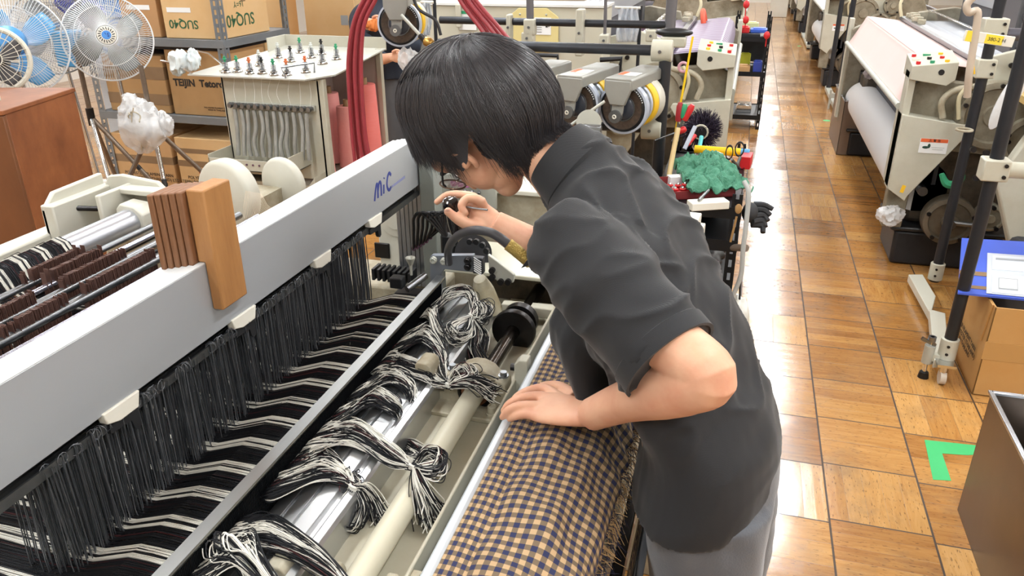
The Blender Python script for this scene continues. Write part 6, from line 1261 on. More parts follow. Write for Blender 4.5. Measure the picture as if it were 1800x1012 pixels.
for px_, py_ in ((914, 25), (960, 26)): q = at(px_, py_, Y=4.284); obj('screw', G().ell(q, (.006, .004, .006), 10, 6), LGREY, yp)
p = at(822, 36, Y=4.29); nt_ = obj('notice', G().box(p, (.10, .002, .10)), PAPER, mb); obj('green_band', G().box(p+V(0, -.002, .042), (.10, .001, .016)), GREENP, nt_); obj('clip_bracket', G().box(at(806, 28, Y=4.27), (.03, .02, .12)), CREAM, mb, bevel=.004)
# second man, in dark blue work jacket
m2 = thing('person', 'person in a dark blue jacket working behind the yarn stand', 'person', (-2.45, 5.1, 0))
JK = mat('navy_jacket', '#2c3442', .85, var=(8, .5, '#222936'), bump=(200, .1)); pc = at(610, 70, Y=5.1)
g = G(); bxp, byp = -2.42, 5.12
g.ell((bxp+.03, byp-.02, 1.46), (.085, .095, .115), 20, 14); g.tube([(bxp+.02, byp, 1.36), (bxp, byp, 1.26)], .055, n=16)
loft(g, smooth_rings([((bxp, byp, .85), (.16, 0, 0), (0, .11, 0)), ((bxp, byp, 1.05), (.175, 0, 0), (0, .12, 0)), ((bxp, byp, 1.2), (.19, 0, 0), (0, .11, 0)), ((bxp, byp, 1.27), (.12, 0, 0), (0, .07, 0))]))
hL, hR = at(655, 40, Y=4.75), at(690, 100, Y=4.6)
g.tube([(bxp+.18, byp-.02, 1.2), (bxp+.26, byp-.08, 1.02), hL+V(-.05, .05, -.02), hL], [.055, .048, .036, .026], n=14, k=4)
g.tube([(bxp-.12, byp-.05, 1.18), (bxp-.0, byp-.2, .95), (hR.x-.12, hR.y+.08, hR.z-.03), hR], [.055, .048, .036, .026], n=14, k=4)
for h_, dx in ((hL, 1), (hR, 1)):
    g.ell(h_+V(.03, 0, 0), (.045, .02, .035), 14, 10)
    for k in range(4): g.tube([h_+V(.06, -.01, .028-.018*k), h_+V(.095, -.02, .026-.019*k), h_+V(.115, -.035, .015-.018*k)], [.0095, .009, .0075], n=8, k=2)
    g.tube([h_+V(.01, -.015, .03), h_+V(.04, -.03, .045), h_+V(.07, -.035, .042)], [.012, .01, .008], n=8, k=2)
for sx in (-.09, .09): g.tube([(bxp+sx, byp, .9), (bxp+sx, byp+.01, .48), (bxp+sx, byp+.02, .07)], [.085, .06, .045], n=16, k=3); g.ell((bxp+sx, byp-.05, .04), (.045, .12, .04))
for k, (dx, dz, rx) in enumerate(((0, -.015, .014), (.035, .02, .01), (-.035, .02, .01))): g.ell((bxp+.03+dx, byp-.115+.012*(k > 0), 1.455+dz), (rx, .018, rx*1.3), 10, 8)
for sx in (-1, 1): g.ell((bxp+.03+sx*.085, byp-.01, 1.455), (.01, .02, .03), 10, 8)
remeshed('body', g, sk, m2, .006, smooth=3)
g = G(); loft(g, smooth_rings([((bxp, byp, .80), (.19, 0, 0), (0, .145, 0)), ((bxp, byp, 1.05), (.20, 0, 0), (0, .15, 0)), ((bxp, byp, 1.2), (.215, 0, 0), (0, .135, 0)), ((bxp, byp, 1.285), (.13, 0, 0), (0, .09, 0)), ((bxp+.01, byp, 1.33), (.07, 0, 0), (0, .07, 0))]))
g.tube([(bxp+.17, byp-.02, 1.2), (bxp+.26, byp-.08, 1.02), hL+V(-.05, .05, -.02)], [.08, .068, .05], n=16, k=4); g.tube([(bxp-.13, byp-.05, 1.18), (bxp-.0, byp-.2, .95), (hR.x-.10, hR.y+.07, hR.z-.03)], [.08, .068, .05], n=16, k=4)
remeshed('jacket', g, JK, m2, .008, smooth=6, disp=lambda v, n: .010*MN.noise(V(v[0]*16, v[1]*16, v[2]*7)))
g = G(); g.tube([(bxp-.09, byp, .84), (bxp-.09, byp+.01, .48), (bxp-.09, byp+.02, .08)], [.1, .085, .075], n=16, k=3); g.tube([(bxp+.09, byp, .84), (bxp+.09, byp+.01, .48), (bxp+.09, byp+.02, .08)], [.1, .085, .075], n=16, k=3); obj('trousers', g, TRM, m2)
g = G(); rn = np.random.default_rng(2); S = np.zeros((1500, 4, 3))
for q in range(1500):
    d = V(rn.normal(), rn.normal()+.5, abs(rn.normal())*1.1+.05).normalized()
    for j in range(4): S[q, j] = V(bxp+.03, byp-.015, 1.47)+V(d.x*.092, d.y*.102, d.z*.122)*(1+.03*j)+V(0, 0, -.012*j)
g.strands(S, .0012); obj('hair', g, HAIRM, m2, ang=180)
g = G(); lump(g, at(655, 45, Y=4.7), (.05, .03, .035), 31, amp=.4); tag(obj('yarn_scrap', g, mat('orange_yarn', '#d07a3c', .8)), 'orange yarn bunch in the hands of the man in the jacket', 'yarn')

tag(obj('selvedge_ring', G().torus(at(1238, 40, Y=6.6), (1, 0, .2), .09, .02, n=24), mat('orange_red_band', '#d4553a', .5)), 'orange red band at the far edge of the purple cloth', 'band')
# ================================================================== tool carts in the aisle
BLKANG = mat('black_slotted_angle', '#1d1f23', .4, .4)
def rack(label, x0, x1, y0, y1, ztop_, shelves, cat='cart', name='tool_cart', pitch=.05, w=.035, wheels=True):
    t = thing(name, label, cat, ((x0+x1)/2, (y0+y1)/2, 0), 'black slotted tool carts')
    zb = .09 if wheels else 0
    for x, y, sx, sy in ((x0, y0, 1, 1), (x1, y0, -1, 1), (x0, y1, 1, -1), (x1, y1, -1, -1)):
        g = G(); slot_post(g, x, y, zb, ztop_, w, sx, sy, pitch); p = obj('post', g, BLKANG, t, smooth=False)
        if wheels: obj('caster', G().cyl((x+sx*.01-.012, y+sy*.015, .035), (x+sx*.01+.012, y+sy*.015, .035), .035, n=18).bx(x+sx*.01-.015, x+sx*.01+.015, y+sy*.015-.012, y+sy*.015+.012, .06, .095), RUBBER, p)
    for z in shelves: obj('shelf', G().bx(x0+.003, x1-.003, y0+.003, y1-.003, z, z+.004).bx(x0, x1, y0-.001, y0+.002, z-.03, z+.012).bx(x0, x1, y1-.002, y1+.001, z-.03, z+.012).bx(x1-.002, x1+.001, y0, y1, z-.03, z+.012), BLKANG, t)
    return t
rack('black slotted tool cart crowded with tools right behind the man', -.265, .045, 2.66, 3.40, .88, (.12, .46, .70, .82))
rack('black slotted rack standing farther down the aisle', -.12, .20, 7.75, 8.35, 1.02, (.12, .52, .83), name='tool_rack', cat='rack', pitch=.06, wheels=False)
ZC = .826
def c_(px, py, z=ZC+.0): return at(px, py, Z=z)
# green towel
TOW = mat('green_towel', '#3c7d62', .9, var=(40, .7, '#68a088'), bump=(220, .8))
n = 90; P = np.zeros((n, n, 3)); q00, q10, q11, q01 = (c_(1180, 274, .90), c_(1262, 262, .90), c_(1325, 322, .88), c_(1218, 328, .88))
for i in range(n):
    for j in range(n):
        u, v = i/(n-1), j/(n-1); p = q00*(1-u)*(1-v)+q10*u*(1-v)+q11*u*v+q01*(1-u)*v; f = MN.noise(V(u*5, v*9, 1))+.6*MN.noise(V(u*14+v*7, v*5, 4))+.3*MN.noise(V(u*30, v*30, 4))
        e = min(u, v, 1-u, 1-v); P[i, j] = (p.x+.03*MN.noise(V(u*6, v*6, 8)), p.y+.03*MN.noise(V(u*6, v*6, 3)), p.z+.020*f-.016*abs(MN.noise(V(u*9+v*16, v*13-u*4, 2)))*2+.02*min(1, e*6)-.01)
tag(obj('towel', G().grid(P), TOW, solid=.004), 'crumpled green towel lying on top of the tool cart', 'towel')
t = thing('storage_tray', 'white tray with red bobbins at the near edge of the cart', 'tray', tuple(c_(1235, 345)))
a, b = c_(1180, 352), c_(1292, 345); ux = (b-a).normalized(); wy = V(-ux.y, ux.x, 0)
def rbx(g, o, x0, x1, y0, y1, z0, z1):
    R_ = Matrix((ux, wy, V(0, 0, 1))).transposed(); k = G().box(((x0+x1)/2, (y0+y1)/2, (z0+z1)/2), (x1-x0, y1-y0, z1-z0)); g.add([R_ @ V(*v)+o for v in k.v], k.f); return g
Lb = (b-a).length; g = rbx(G(), a, 0, Lb, 0, .16, .0, .004); rbx(g, a, 0, Lb, 0, .004, 0, .03); rbx(g, a, 0, Lb, .156, .16, 0, .04); rbx(g, a, 0, .004, 0, .16, 0, .035); rbx(g, a, Lb-.004, Lb, 0, .16, 0, .035); obj('tray', g, mat('dark_red_tray', '#7a2a2c', .5), t)
rr = random.Random(4); bob = None; k = 0
posn = ['at the left end of the tray', 'second from the left in the tray', 'third from the left in the tray', 'fourth from the left in the tray', 'in the middle of the front row', 'sixth in the front row', 'seventh in the front row', 'at the right end of the front row', 'behind the leftmost one', 'behind the second one', 'behind the third one', 'behind the fourth one', 'behind the middle one', 'behind the sixth one', 'behind the seventh one', 'behind the rightmost one']
for j in range(2):
    for i in range(8):
        o = a+ux*(.022+i*(Lb-.044)/7)+wy*(.03+.045*j+rr.uniform(-.006, .006)); o.z = ZC+.005
        if bob is None:
            bob = thing('bobbin', 'small red bobbin with steel cap ', 'bobbin', tuple(o), 'red bobbins in the cart tray'); obj('body', G().lathe([(.001, 0), (.012, 0), (.012, .004), (.007, .007), (.007, .022), (.012, .025), (.012, .028), (.001, .028)], o, (0, 0, 1), 14), RED, bob); obj('cap', G().ell(o+V(0, 0, .03), (.006, .006, .006), 10, 8), CHROME, bob); r_ = bob
        else: r_ = copy_tree(bob, tuple(o))
        r_['label'] = 'small red bobbin with steel cap, '+posn[k]; k += 1
g = rbx(G(), c_(1178, 326, .84), 0, .12, 0, .04, -.012, .03); wb = obj('paper_box', g, PAPER); tag(wb, 'long white carton with printed lines left under the green towel', 'box')
text('CV-NO 1-2', .010, INK, wb, place(tuple(a+ux*.06+V(0, .11, .05)), ux, (0, 0, 1)), 'printed_text')
g = rbx(G(), c_(1216, 372, .83), 0, .135, 0, .05, 0, .028); tag(obj('white_case', g, WHITEP, bevel=.003), 'flat white plastic case at the near edge of the cart', 'case')
g = G(); o = c_(1206, 408, .80); g.box(o+V(.012, .03, .02), (.05, .10, .05), (0, 0, -.1)); w2 = obj('outlet_box', g, WHITEP, bevel=.004); tag(w2, 'white plastic box with screw holes in front of the cart shelf', 'box')
g = G().box(c_(1212, 440, .74)+V(0, .03, .0), (.07, .12, .14), (0, 0, -.1)); tag(obj('white_box', g, WHITEP, bevel=.004), 'taller white box below the one with screw holes', 'box')
o = c_(1190, 385, .87); jr = thing('jar', 'clear jar with red lid beside the white box', 'jar', tuple(o-V(0, 0, .07))); obj('glass', G().lathe([(.001, 0), (.026, 0), (.028, .01), (.028, .055), (.022, .06)], o-V(0, 0, .065), (0, 0, 1), 24), mat('jar_glass', '#dfe8e4', .1, trans=.7, alpha=.6), jr); obj('lid', G().lathe([(.03, 0), (.031, .012), (.02, .017), (.001, .018)], o-V(0, 0, .006), (0, 0, 1), 24), RED, jr)
g = G().lathe([(.001, 0), (.0045, .0), (.006, .02), (.006, .09), (.0045, .11), (.001, .112)], c_(1228, 352, .865), (c_(1258, 322, .875)-c_(1228, 352, .865)), 14); tag(obj('pen', g, STEEL), 'silver pen sticking out from under the green towel', 'pen')
t = thing('tube', 'yellow tube with blue end across the far edge of the cart', 'tube', tuple(c_(1270, 268, .87))); a_, b_ = c_(1221, 262, .87), c_(1302, 268, .87); obj('yellow_tube', G().cyl(a_, b_, .017, n=20), mat('bright_yellow', '#e9bd12', .35), t); obj('blue_end', G().cyl(b_, b_+(b_-a_).normalized()*.035, .0165, n=20), mat('sky_blue', '#4f93c0', .4), t)
t = thing('scissors', 'black handled scissors standing at the far right of the cart', 'scissors', tuple(c_(1292, 292, .84)))
for px_, py_, w_ in ((1282, 268, .6), (1300, 262, .75)): 
    p = at(px_, py_, Z=.91); o_ = len(G().v); g = G().torus((0, 0, 0), (0, 1, 0), .022, .0035, n=24, m=6); g.v = [(x*w_+p.x, y+p.y, z*1.25+p.z) for x, y, z in g.v]; obj('handle', g, BLACKP, t)
obj('blade', G().tube([at(1286, 280, Z=.89), at(1300, 296, Z=.84)], .006, n=8).tube([at(1302, 275, Z=.89), at(1292, 298, Z=.84)], .006, n=8), STEEL, t)
tag(obj('red_box', G().box(c_(1312, 282, .85), (.04, .09, .05), (0, 0, -.1)), RED, bevel=.002), 'small red box at the right end of the yellow tube', 'box')
tag(obj('wood_tray', G().bx(-.13, .02, 3.22, 3.36, ZC, ZC+.02), mat('light_wood', '#c4935c', .6)), 'small light wooden block behind the scissors', 'block')
tag(obj('white_cloth', (lambda g: (lump(g, c_(1255, 272, .85), (.07, .05, .025), 41, amp=.4), g)[1])(G()), PAPER), 'crumpled white cloth between green towel and yellow tube', 'cloth')
for px0, py0, px1, py1, m_, lb, nm, z in ((1203, 262, 1222, 222, mat('blue_grey_spray', '#b8c0d0', .4), 'pale grey spray tube leaning at the back of the cart', 'spray_tube', .86), (1229, 262, 1233, 240, mat('turquoise', '#58c0c4', .4), 'turquoise pen standing beside the pale grey spray tube', 'marker', .86), (1208, 255, 1222, 238, RED, 'red handled driver lying behind the pale grey spray tube', 'screwdriver', .86)):
    p0 = at(px0, py0, Z=z); p1 = at(px1, py1, Y=p0.y+.05); tag(obj(nm, G().cyl(p0, p1, .009, n=12), m_), lb, {'spray_tube': 'tube', 'marker': 'pen', 'screwdriver': 'screwdriver'}[nm])
# drivers hung on the cream pipe clamp, yellow rod
def driver(px0, py0, px1, py1, m_, lb, Y=3.05):
    p0, p1 = at(px0, py0, Y=Y), at(px1, py1, Y=Y); d = (p1-p0).normalized(); t = thing('screwdriver', lb, 'screwdriver', tuple(p0), 'drivers hung on the pipe frame'); L2 = (p1-p0).length
    obj('handle', G().lathe([(.001, 0), (.010, .002), (.013, .01), (.013, L2*.8), (.008, L2), (.001, L2)], p0, d, 10), m_, t); obj('shaft', G().cyl(p0-d*.09, p0, .0035, n=8), STEEL, t)
driver(1202, 212, 1218, 184, RED, 'bright red screwdriver leaning right beside the yellow rod'); driver(1192, 214, 1196, 180, mat('deep_red', '#9c2430', .4), 'dark red screwdriver on the left of the yellow rod'); driver(1199, 208, 1204, 183, GREENP, 'green screwdriver between the two red ones'); driver(1190, 232, 1206, 226, RED, 'short red driver pointing right below the other drivers')
tag(obj('yellow_rod', G().box((at(1187, 232, Y=3.08)+at(1218, 64, Y=3.08))/2, (.008, .004, (at(1187, 232, Y=3.08)-at(1218, 64, Y=3.08)).length), (0, math.atan2(at(1218, 64, Y=3.08).x-at(1187, 232, Y=3.08).x, at(1218, 64, Y=3.08).z-at(1187, 232, Y=3.08).z), 0)), mat('ruler_yellow', '#edc81f', .4)), 'thin yellow ruler standing against the cream pipe clamp', 'ruler')
tag(obj('rubber_tube', G().tube([at(1192, 225, Y=3.0), at(1182, 275, Y=2.95), at(1175, 320, Y=2.9), at(1176, 345, Y=2.85)], .010, n=10, k=5), mat('beige_rubber', '#cdb583', .5)), 'beige rubber tube hanging down behind the cart', 'tube')
# gloves, hammer, cable, bag
def finger_glove(o, lb):
    t = G()
    t.ell(o, (.028, .045, .035), 16, 12)
    for k in range(5): t.tube([o+V(.01, .03*math.cos(k), .02-.014*k), o+V(.045, .03-.01*k, .022-.016*k), o+V(.075-.006*k, .02-.012*k, .012-.018*k)], [.012, .011, .009], n=8, k=3)
    tag(obj('glove', t, mat('black_glove', '#232427', .75, bump=(60, .4))), lb, 'glove')
finger_glove(V(.055+.02, 2.72, .80), 'black work glove hanging off the right side of the cart')
tag(obj('hammer_handle', G().cyl(at(1262, 433, Y=2.72), at(1312, 436, Y=2.62), .0125, n=14), mat('worn_grey_wood', '#6f6257', .6)), 'worn wooden handle sticking out of the middle of the cart', 'handle')
tag(obj('wooden_spoon', G().cyl(at(1284, 425, Y=2.66), at(1295, 380, Y=2.66), .004, n=8).ell(at(1298, 367, Y=2.66), (.012, .006, .018), 12, 8), mat('bamboo', '#b08a58', .6)), 'small wooden brush handle under the black glove', 'brush')
tag(obj('power_cord', G().tube([at(1308, 318, Y=2.62), at(1316, 340, Y=2.6), at(1312, 390, Y=2.58), at(1306, 440, Y=2.56), at(1302, 485, Y=2.55), at(1283, 535, Y=2.53), at(1284, 570, Y=2.50), at(1272, 612, Y=2.48), at(1262, 660, Y=2.46)], .008, n=10, k=5), mat('light_grey_cord', '#a8aaa8', .4)), 'light grey cord hanging down the aisle side of the cart', 'cord')
tag(obj('black_cable', G().tube([at(1303, 470, Y=2.6), at(1301, 500, Y=2.6), at(1300, 526, Y=2.6)], .004, n=6), BLACKP), 'short black cable end beside the grey cord', 'cable')
g = G(); lump(g, at(1290, 560, Y=2.62)+V(0, 0, 0), (.055, .06, .09), 51, amp=.25); lump(g, at(1290, 612, Y=2.60), (.065, .07, .10), 57, amp=.25); lump(g, at(1272, 550, Y=2.64), (.03, .03, .06), 61, amp=.4)
tag(obj('plastic_bag', g, mat('white_bin_bag', '#dfe0dc', .4, var=(14, .5, '#cfcfc4'), bump=(30, .6))), 'white plastic bag hanging behind the man\'s elbow', 'bag')
t = thing('small_motor', 'small dark block standing on the floor right of the white bag', 'block', tuple(at(1322, 648, Z=0))); p = at(1322, 646, Z=0); obj('block', G().box(p+V(0, .0, .02), (.055, .05, .03), (0, .1, 0)), mat('grey_black', '#3b3c3c', .6), t, bevel=.004); obj('foot', G().box(p+V(0, 0, .0035), (.05, .045, .007)), ORANGE, t)
for i, (px_, py_, lb) in enumerate(((1236, 392, 'black bundle on the upper inner shelf of the cart'), (1236, 408, 'dark toolbox on the lower inner shelf of the cart'))):
    p = V(-.11, 3.0, .52 if i else .755); g = G(); lump(g, p, (.11, .2, .04), 70+i, amp=.3); tag(obj('tool_bundle', g, BLACKP), lb, 'tools')
tag(obj('wire_rack', G().bx(-.10, -.06, 2.70, 2.74, .464, .60).bx(-.05, -.01, 2.70, 2.74, .464, .60), mat('dull_pink_case', '#8b6a72', .6)), 'dull pink slotted cases on the lower shelf of the cart', 'case')
# goods on the far rack
far = [((-.02, 8.0, .835), (.26, .42, .03), BLACKM, 'flat black tray on the top of the far rack', 'tray'), ((.10, 7.95, .866), (.16, .18, .03), BLUE, 'blue plastic box on top of the far rack', 'box'), ((-.04, 7.9, .866), (.10, .14, .05), RED, 'red handled tools lying on top of the far rack', 'tools'), ((.02, 8.2, .866), (.14, .1, .06), mat('pale_green_box', '#c8cf9a', .5), 'pale green box at the back of the far rack top', 'box'),
       ((-.02, 7.85, .525), (.15, .16, .05), CARD, 'open cardboard tray on the middle shelf of the far rack', 'box'), ((.12, 7.86, .525), (.08, .14, .09), mat('navy_blue_bin', '#3648a0', .4), 'dark blue bin on the middle shelf of the far rack', 'bin'), ((.0, 8.05, .525), (.10, .10, .13), mat('lime_box', '#b3b62e', .5), 'lime yellow box on the middle shelf of the far rack', 'box'), ((.04, 8.0, .125), (.14, .2, .07), CHROME, 'shiny metal parts on the lowest shelf of the far rack', 'metal parts')]
for c__, d_, m_, lb, cat in far:
    g = G().box((c__[0], c__[1], c__[2]+d_[2]/2), d_); g.box((c__[0], c__[1], c__[2]+d_[2]+.004), (d_[0]*.7, d_[1]*.6, .01)); tag(obj(cat.replace(' ', '_'), g, m_, bevel=.004), lb, cat)
tag(obj('back_panel', G().bx(-.11, .19, 8.30, 8.31, .55, .82), BLACKM), 'dark panel closing the back of the far rack', 'panel')
for px_, py_, lb in ((1348, 62, 'red tag on the right post of the far rack'), (1311, 35, 'red tag on the left post of the far rack'), (1312, 8, 'large orange red knob above the far rack')):
    p = at(px_, py_, Y=7.72); tag(obj('red_tag', G().ell(p, (.028, .02, .035), 12, 8).cyl(p, p+V(0, .02, -.10), .005, n=8), RED), lb, 'tag')
# ================================================================== looms of the right row
PEACH = mat('peach_cloth', '#dcc4c0', .6, var=(3, .4, '#d6bab4')); WHITEC = mat('white_cloth_roll', '#e2e3e4', .6)
machine_loom('loom', 'nearest loom across the aisle with pale peach cloth and white roll', .80, 1, 4.4, 7.35, PEACH, WHITEC, mat('white_warp', '#ccd0d8', .5), group='looms of the weaving hall', rollR=.14)
machine_loom('loom', 'second loom across the aisle, behind the brown bin', .84, 1, 10.3, 13.2, mat('white_cloth', '#dadde0', .6), WHITEC, mat('white_warp', '#ccd0d8', .5), group='looms of the weaving hall')
machine_loom('loom', 'third loom across the aisle with green cloth', .82, 1, 16.3, 19.2, mat('green_cloth', '#4fae8c', .7), WHITEC, mat('white_warp', '#ccd0d8', .5), group='looms of the weaving hall', detail=False)
machine_loom('loom', 'farthest loom across the aisle at the end of the hall', .82, 1, 20.4, 22.6, mat('white_cloth', '#dadde0', .6), WHITEC, mat('white_warp', '#ccd0d8', .5), group='looms of the weaving hall', detail=False)
tag(obj('far_cabinet', G().bx(.42, .80, 19.6, 19.75, 0, .8), WHITEP, bevel=.01), 'white cabinet far down the aisle beside the looms', 'cabinet')
# feeder stand of the nearest loom on the right
fs = thing('feeder_stand', 'stand of two black poles on a white foot rail with caster', 'stand', (.95, 3.6, 0))
pA, pB = V(1.065, 4.15, 0), V(.925, 3.18, 0)
obj('pole', G().cyl(pA+V(0, 0, .05), pA+V(0, 0, 1.42), .024, n=20), PIPE, fs); obj('pole', G().cyl(pB+V(0, 0, .12), pB+V(0, 0, 1.42), .024, n=20), PIPE, fs)
fr = obj('foot_rail', G().prism([tuple(at(1597, 482, Z=.07)[:2]), tuple(at(1622, 482, Z=.07)[:2]), tuple(at(1645, 520, Z=.07)[:2]), tuple(at(1636, 552, Z=.07)[:2])], 'z', .03, .07), mat('foot_cream', '#c9c8bb', .4), fs, bevel=.003)
obj('foot_rail', G().prism([tuple(at(1634, 543, Z=.10)[:2]), tuple(at(1662, 550, Z=.10)[:2]), tuple(at(1668, 630, Z=.10)[:2]), tuple(at(1642, 632, Z=.10)[:2])], 'z', .06, .10), mat('foot_cream', '#c9c8bb', .4), fs, bevel=.003)
for p_, z0 in ((pA, .06), (pB, .10)):
    k = obj('socket', G().cyl(p_+V(0, 0, z0), p_+V(0, 0, z0+.09), .034, n=20), CREAM, fs, bevel=.003)
    for z in (.03, .065): obj('bolt', G().cyl(p_+V(-.01, -.036, z0+z), p_+V(-.01, -.03, z0+z), .006, n=8), DSTEEL, k)
cz = at(1655, 665, Y=3.14); cs = obj('caster_fork', G().cyl((cz.x, 3.14, .055), (cz.x, 3.14, .10), .016, n=14).box((cz.x, 3.14, .095), (.07, .07, .012)), CHROME, fs); obj('wheel', G().cyl((cz.x-.011, 3.14, .03), (cz.x+.011, 3.14, .03), .03, n=24), mat('clear_wheel', '#c8beb0', .3), cs)
lg = at(1624, 655, Z=.02); lv = obj('levelling_leg', G().cyl((lg.x, lg.y, .0), (lg.x, lg.y, .025), .022, .018, n=18), DSTEEL, fs); obj('spindle', G().cyl((lg.x, lg.y, .02), (lg.x, lg.y, .19), .008, n=10), CHROME, lv); obj('sleeve', G().cyl((lg.x, lg.y, .07), (lg.x, lg.y, .15), .021, n=16), LGREY, lv); obj('lever', G().box((lg.x-.01, lg.y, .165), (.06, .015, .012), (0, .4, 0)).cyl((lg.x, lg.y, .17), (lg.x, lg.y, .19), .016, n=12), STEEL, lv); obj('lug', G().box((lg.x+.035, lg.y, .10), (.05, .03, .03)), CREAM, lv)
for (p_, px_, py_, w_, h_) in ((pA, 1756, 50, .10, .09), (pA, 1742, 120, .08, .085), (pB, 1752, 297, .09, .08)):
    z = at(px_, py_, Y=p_.y).z; k = obj('clamp', G().box((p_.x+.0, p_.y-.0, z), (w_, .075, h_)), CREAM, fs, bevel=.006)
    for dz in (-.02, .022): obj('bolt', G().cyl((p_.x+w_*.3, p_.y-.045, z+dz), (p_.x+w_*.3, p_.y-.036, z+dz), .007, n=8), DSTEEL, k)
z1 = at(1800, 65, Y=4.15).z; obj('cross_pipe', G().cyl((1.10, 4.15, 1.27), (2.2, 4.15, 1.27), .028, n=18), mat('violet_grey_pipe', '#55555f', .4, .4), fs)
z2 = at(1752, 297, Y=3.18).z; obj('cross_pipe', G().cyl((.95, 3.18, z2), (1.5, 3.18, z2), .03, n=18), CREAM, fs); obj('arm', G().tube([(1.02, 3.2, z2), (1.12, 3.3, z2-.02), (1.3, 3.3, z2-.03)], .022, n=12, k=4), CREAM, fs)
bz = at(1715, 232, Y=3.6); obj('collar', G().torus(at(1695, 228, Y=4.1), (0, 0, 1), .034, .006, n=24), CREAM_D, fs)
p = at(1738, 68, Y=4.0); yt = obj('tape_label', G().box(p, (.20, .012, .045), (0, .12, 0)), WHITEP, fs, bevel=.002); obj('yellow_tape', G().box(p+V(-.075, -.007, .009), (.035, .002, .045), (0, .12, 0)), mat('label_yellow', '#f0d840', .5), yt); obj('yellow_tape', G().box(p+V(.02, -.007, -.003), (.07, .002, .038), (0, .12, 0)), mat('label_yellow', '#f0d840', .5), yt); text('380-2 H', .022, INK, yt, place(p+V(.03, -.0085, -.004), (1, 0, -.12), (0, 0, 1)), 'lettering')
obj('hose', G().tube([at(1716, -10, Y=4.0), at(1700, 8, Y=4.0), at(1703, 22, Y=4.0), at(1718, 20, Y=4.0), at(1716, 50, Y=4.0), at(1708, 100, Y=4.0), at(1703, 135, Y=4.0), at(1700, 170, Y=4.02)], .016, n=12, k=6), mat('milky_hose', '#cdbfae', .3, alpha=.85), fs)
obj('hose', G().tube([at(1712, 50, Y=4.05), at(1709, 95, Y=4.05), at(1712, 130, Y=4.05)], .006, n=8, k=4), YELLOW, fs)
tag(obj('plastic_bag', (lambda g: (g.ell(at(1775, 170, Y=3.6), (.035, .03, .14), 16, 14, rot=(0, .3, 0)), g)[1])(G()), PLASTIC_CLEAR), 'long clear plastic sleeve hanging between the two black poles', 'bag')
# cream machinery at the right edge
rm = thing('drive_unit', 'cream drive unit with slanted plates and disc at the right edge', 'machine', (1.6, 4.1, 0))
obj('slanted_plate', G().prism([(1.30, .88), (1.48, .90), (1.40, .34), (1.33, .30), (1.20, .62)], 'y', 4.05, 4.12), CREAM, rm, bevel=.01)
obj('panel', G().prism([(1.36, .98), (1.9, .98), (1.9, .45), (1.5, .45), (1.34, .7)], 'y', 4.2, 4.26), CREAM_D, rm, bevel=.008); obj('orange_tray', G().bx(1.22, 1.9, 3.95, 4.3, .985, 1.02), mat('yellowed_edge', '#c4a86a', .5), rm, bevel=.003)
obj('box', G().bx(1.28, 1.62, 4.1, 4.35, 1.02, 1.14), CREAM, rm, bevel=.008); obj('disc', G().lathe([(.001, .03), (.04, .03), (.045, .02), (.16, .012), (.165, -.02), (.001, -.02)], (1.40, 3.55, .62), (-.2, -1, .1), 36), CREAM_L, rm); obj('disc_cap', G().cyl((1.385, 3.52, .63), (1.375, 3.48, .635), .045, n=24), BLACKP, rm)
obj('base_block', G().bx(1.32, 2.0, 3.55, 4.1, .0, .36), mat('blue_black_base', '#22242b', .5, var=(14, .7, '#3c3e44')), rm, bevel=.03); obj('base_post', G().bx(1.50, 1.58, 4.0, 4.1, .3, 1.0), CREAM_D, rm)
obj('motor_ribs', (lambda g: ([g.bx(1.30, 1.75, 4.6+0*i, 4.62, 1.16+.045*i, 1.19+.045*i) for i in range(5)], g)[1])(G()).bx(1.28, 1.8, 4.62, 4.9, 1.12, 1.42), mat('grey_motor', '#4d4e52', .5), rm, bevel=.004)
for px_, py_ in ((1710, 262), (1733, 268), (1752, 262), (1760, 300), (1715, 312)): p = at(px_, py_, Y=4.04); obj('bolt', G().cyl(p, p+V(0, -.015, 0), .014, n=10), DSTEEL, rm)
tag(obj('pink_ring', G().torus(at(1768, 68, Y=4.35), (0, 1, 0), .018, .008, n=20), mat('pink_plastic', '#b06a9a', .4)), 'pink ring eyelet near the label on the far black pole', 'ring')
tag(obj('pink_ring', G().torus(at(1201, 118, Y=3.4), (0, 1, 0), .018, .006, n=20), mat('pale_pink', '#d8a6b6', .4)), 'pale pink ring just right of the black pipe post', 'ring')
tag(obj('grey_rag', (lambda g: (lump(g, at(1530, 130, Y=6.7), (.05, .02, .04), 81, amp=.5), g)[1])(G()), mat('patterned_rag', '#8d8086', .8, var=(30, .9, '#d8d0cc'))), 'small patterned rag on the dark apron of the peach cloth loom', 'rag')
# open carton with blue folder
n0 = at(1708, 693, Z=0); hz_ = at(1750, 540, Y=n0.y).z; ct = thing('cardboard_box', 'open yarn carton on the floor under the blue folder', 'box', (n0.x+.25, n0.y+.22, 0))
X0, X1, Y0, Y1 = n0.x, n0.x+.50, n0.y, n0.y+.50
g = G().bx(X0, X1, Y0, Y0+.006, 0, hz_).bx(X0, X1, Y1-.006, Y1, 0, hz_).bx(X0, X0+.006, Y0, Y1, 0, hz_).bx(X1-.006, X1, Y0, Y1, 0, hz_).bx(X0, X1, Y0, Y1, 0, .006)
obj('carton', g, mat('golden_cardboard', '#c3985f', .65, var=(5, .7, '#b98746'), bump=(90, .08)), ct, bevel=.002)
obj('flap', G().prism([(Y0+.02, hz_), (Y1-.02, hz_), (Y1-.06, hz_-.16), (Y0+.05, hz_-.17)], 'x', X0-.006, X0-.001), mat('golden_cardboard', '#c79552'), ct); obj('clear_tape', G().bx(X0-.002, X1, Y0-.0015, Y0, hz_*.42, hz_*.62), mat('glossy_tape', '#b98f58', .15), ct)
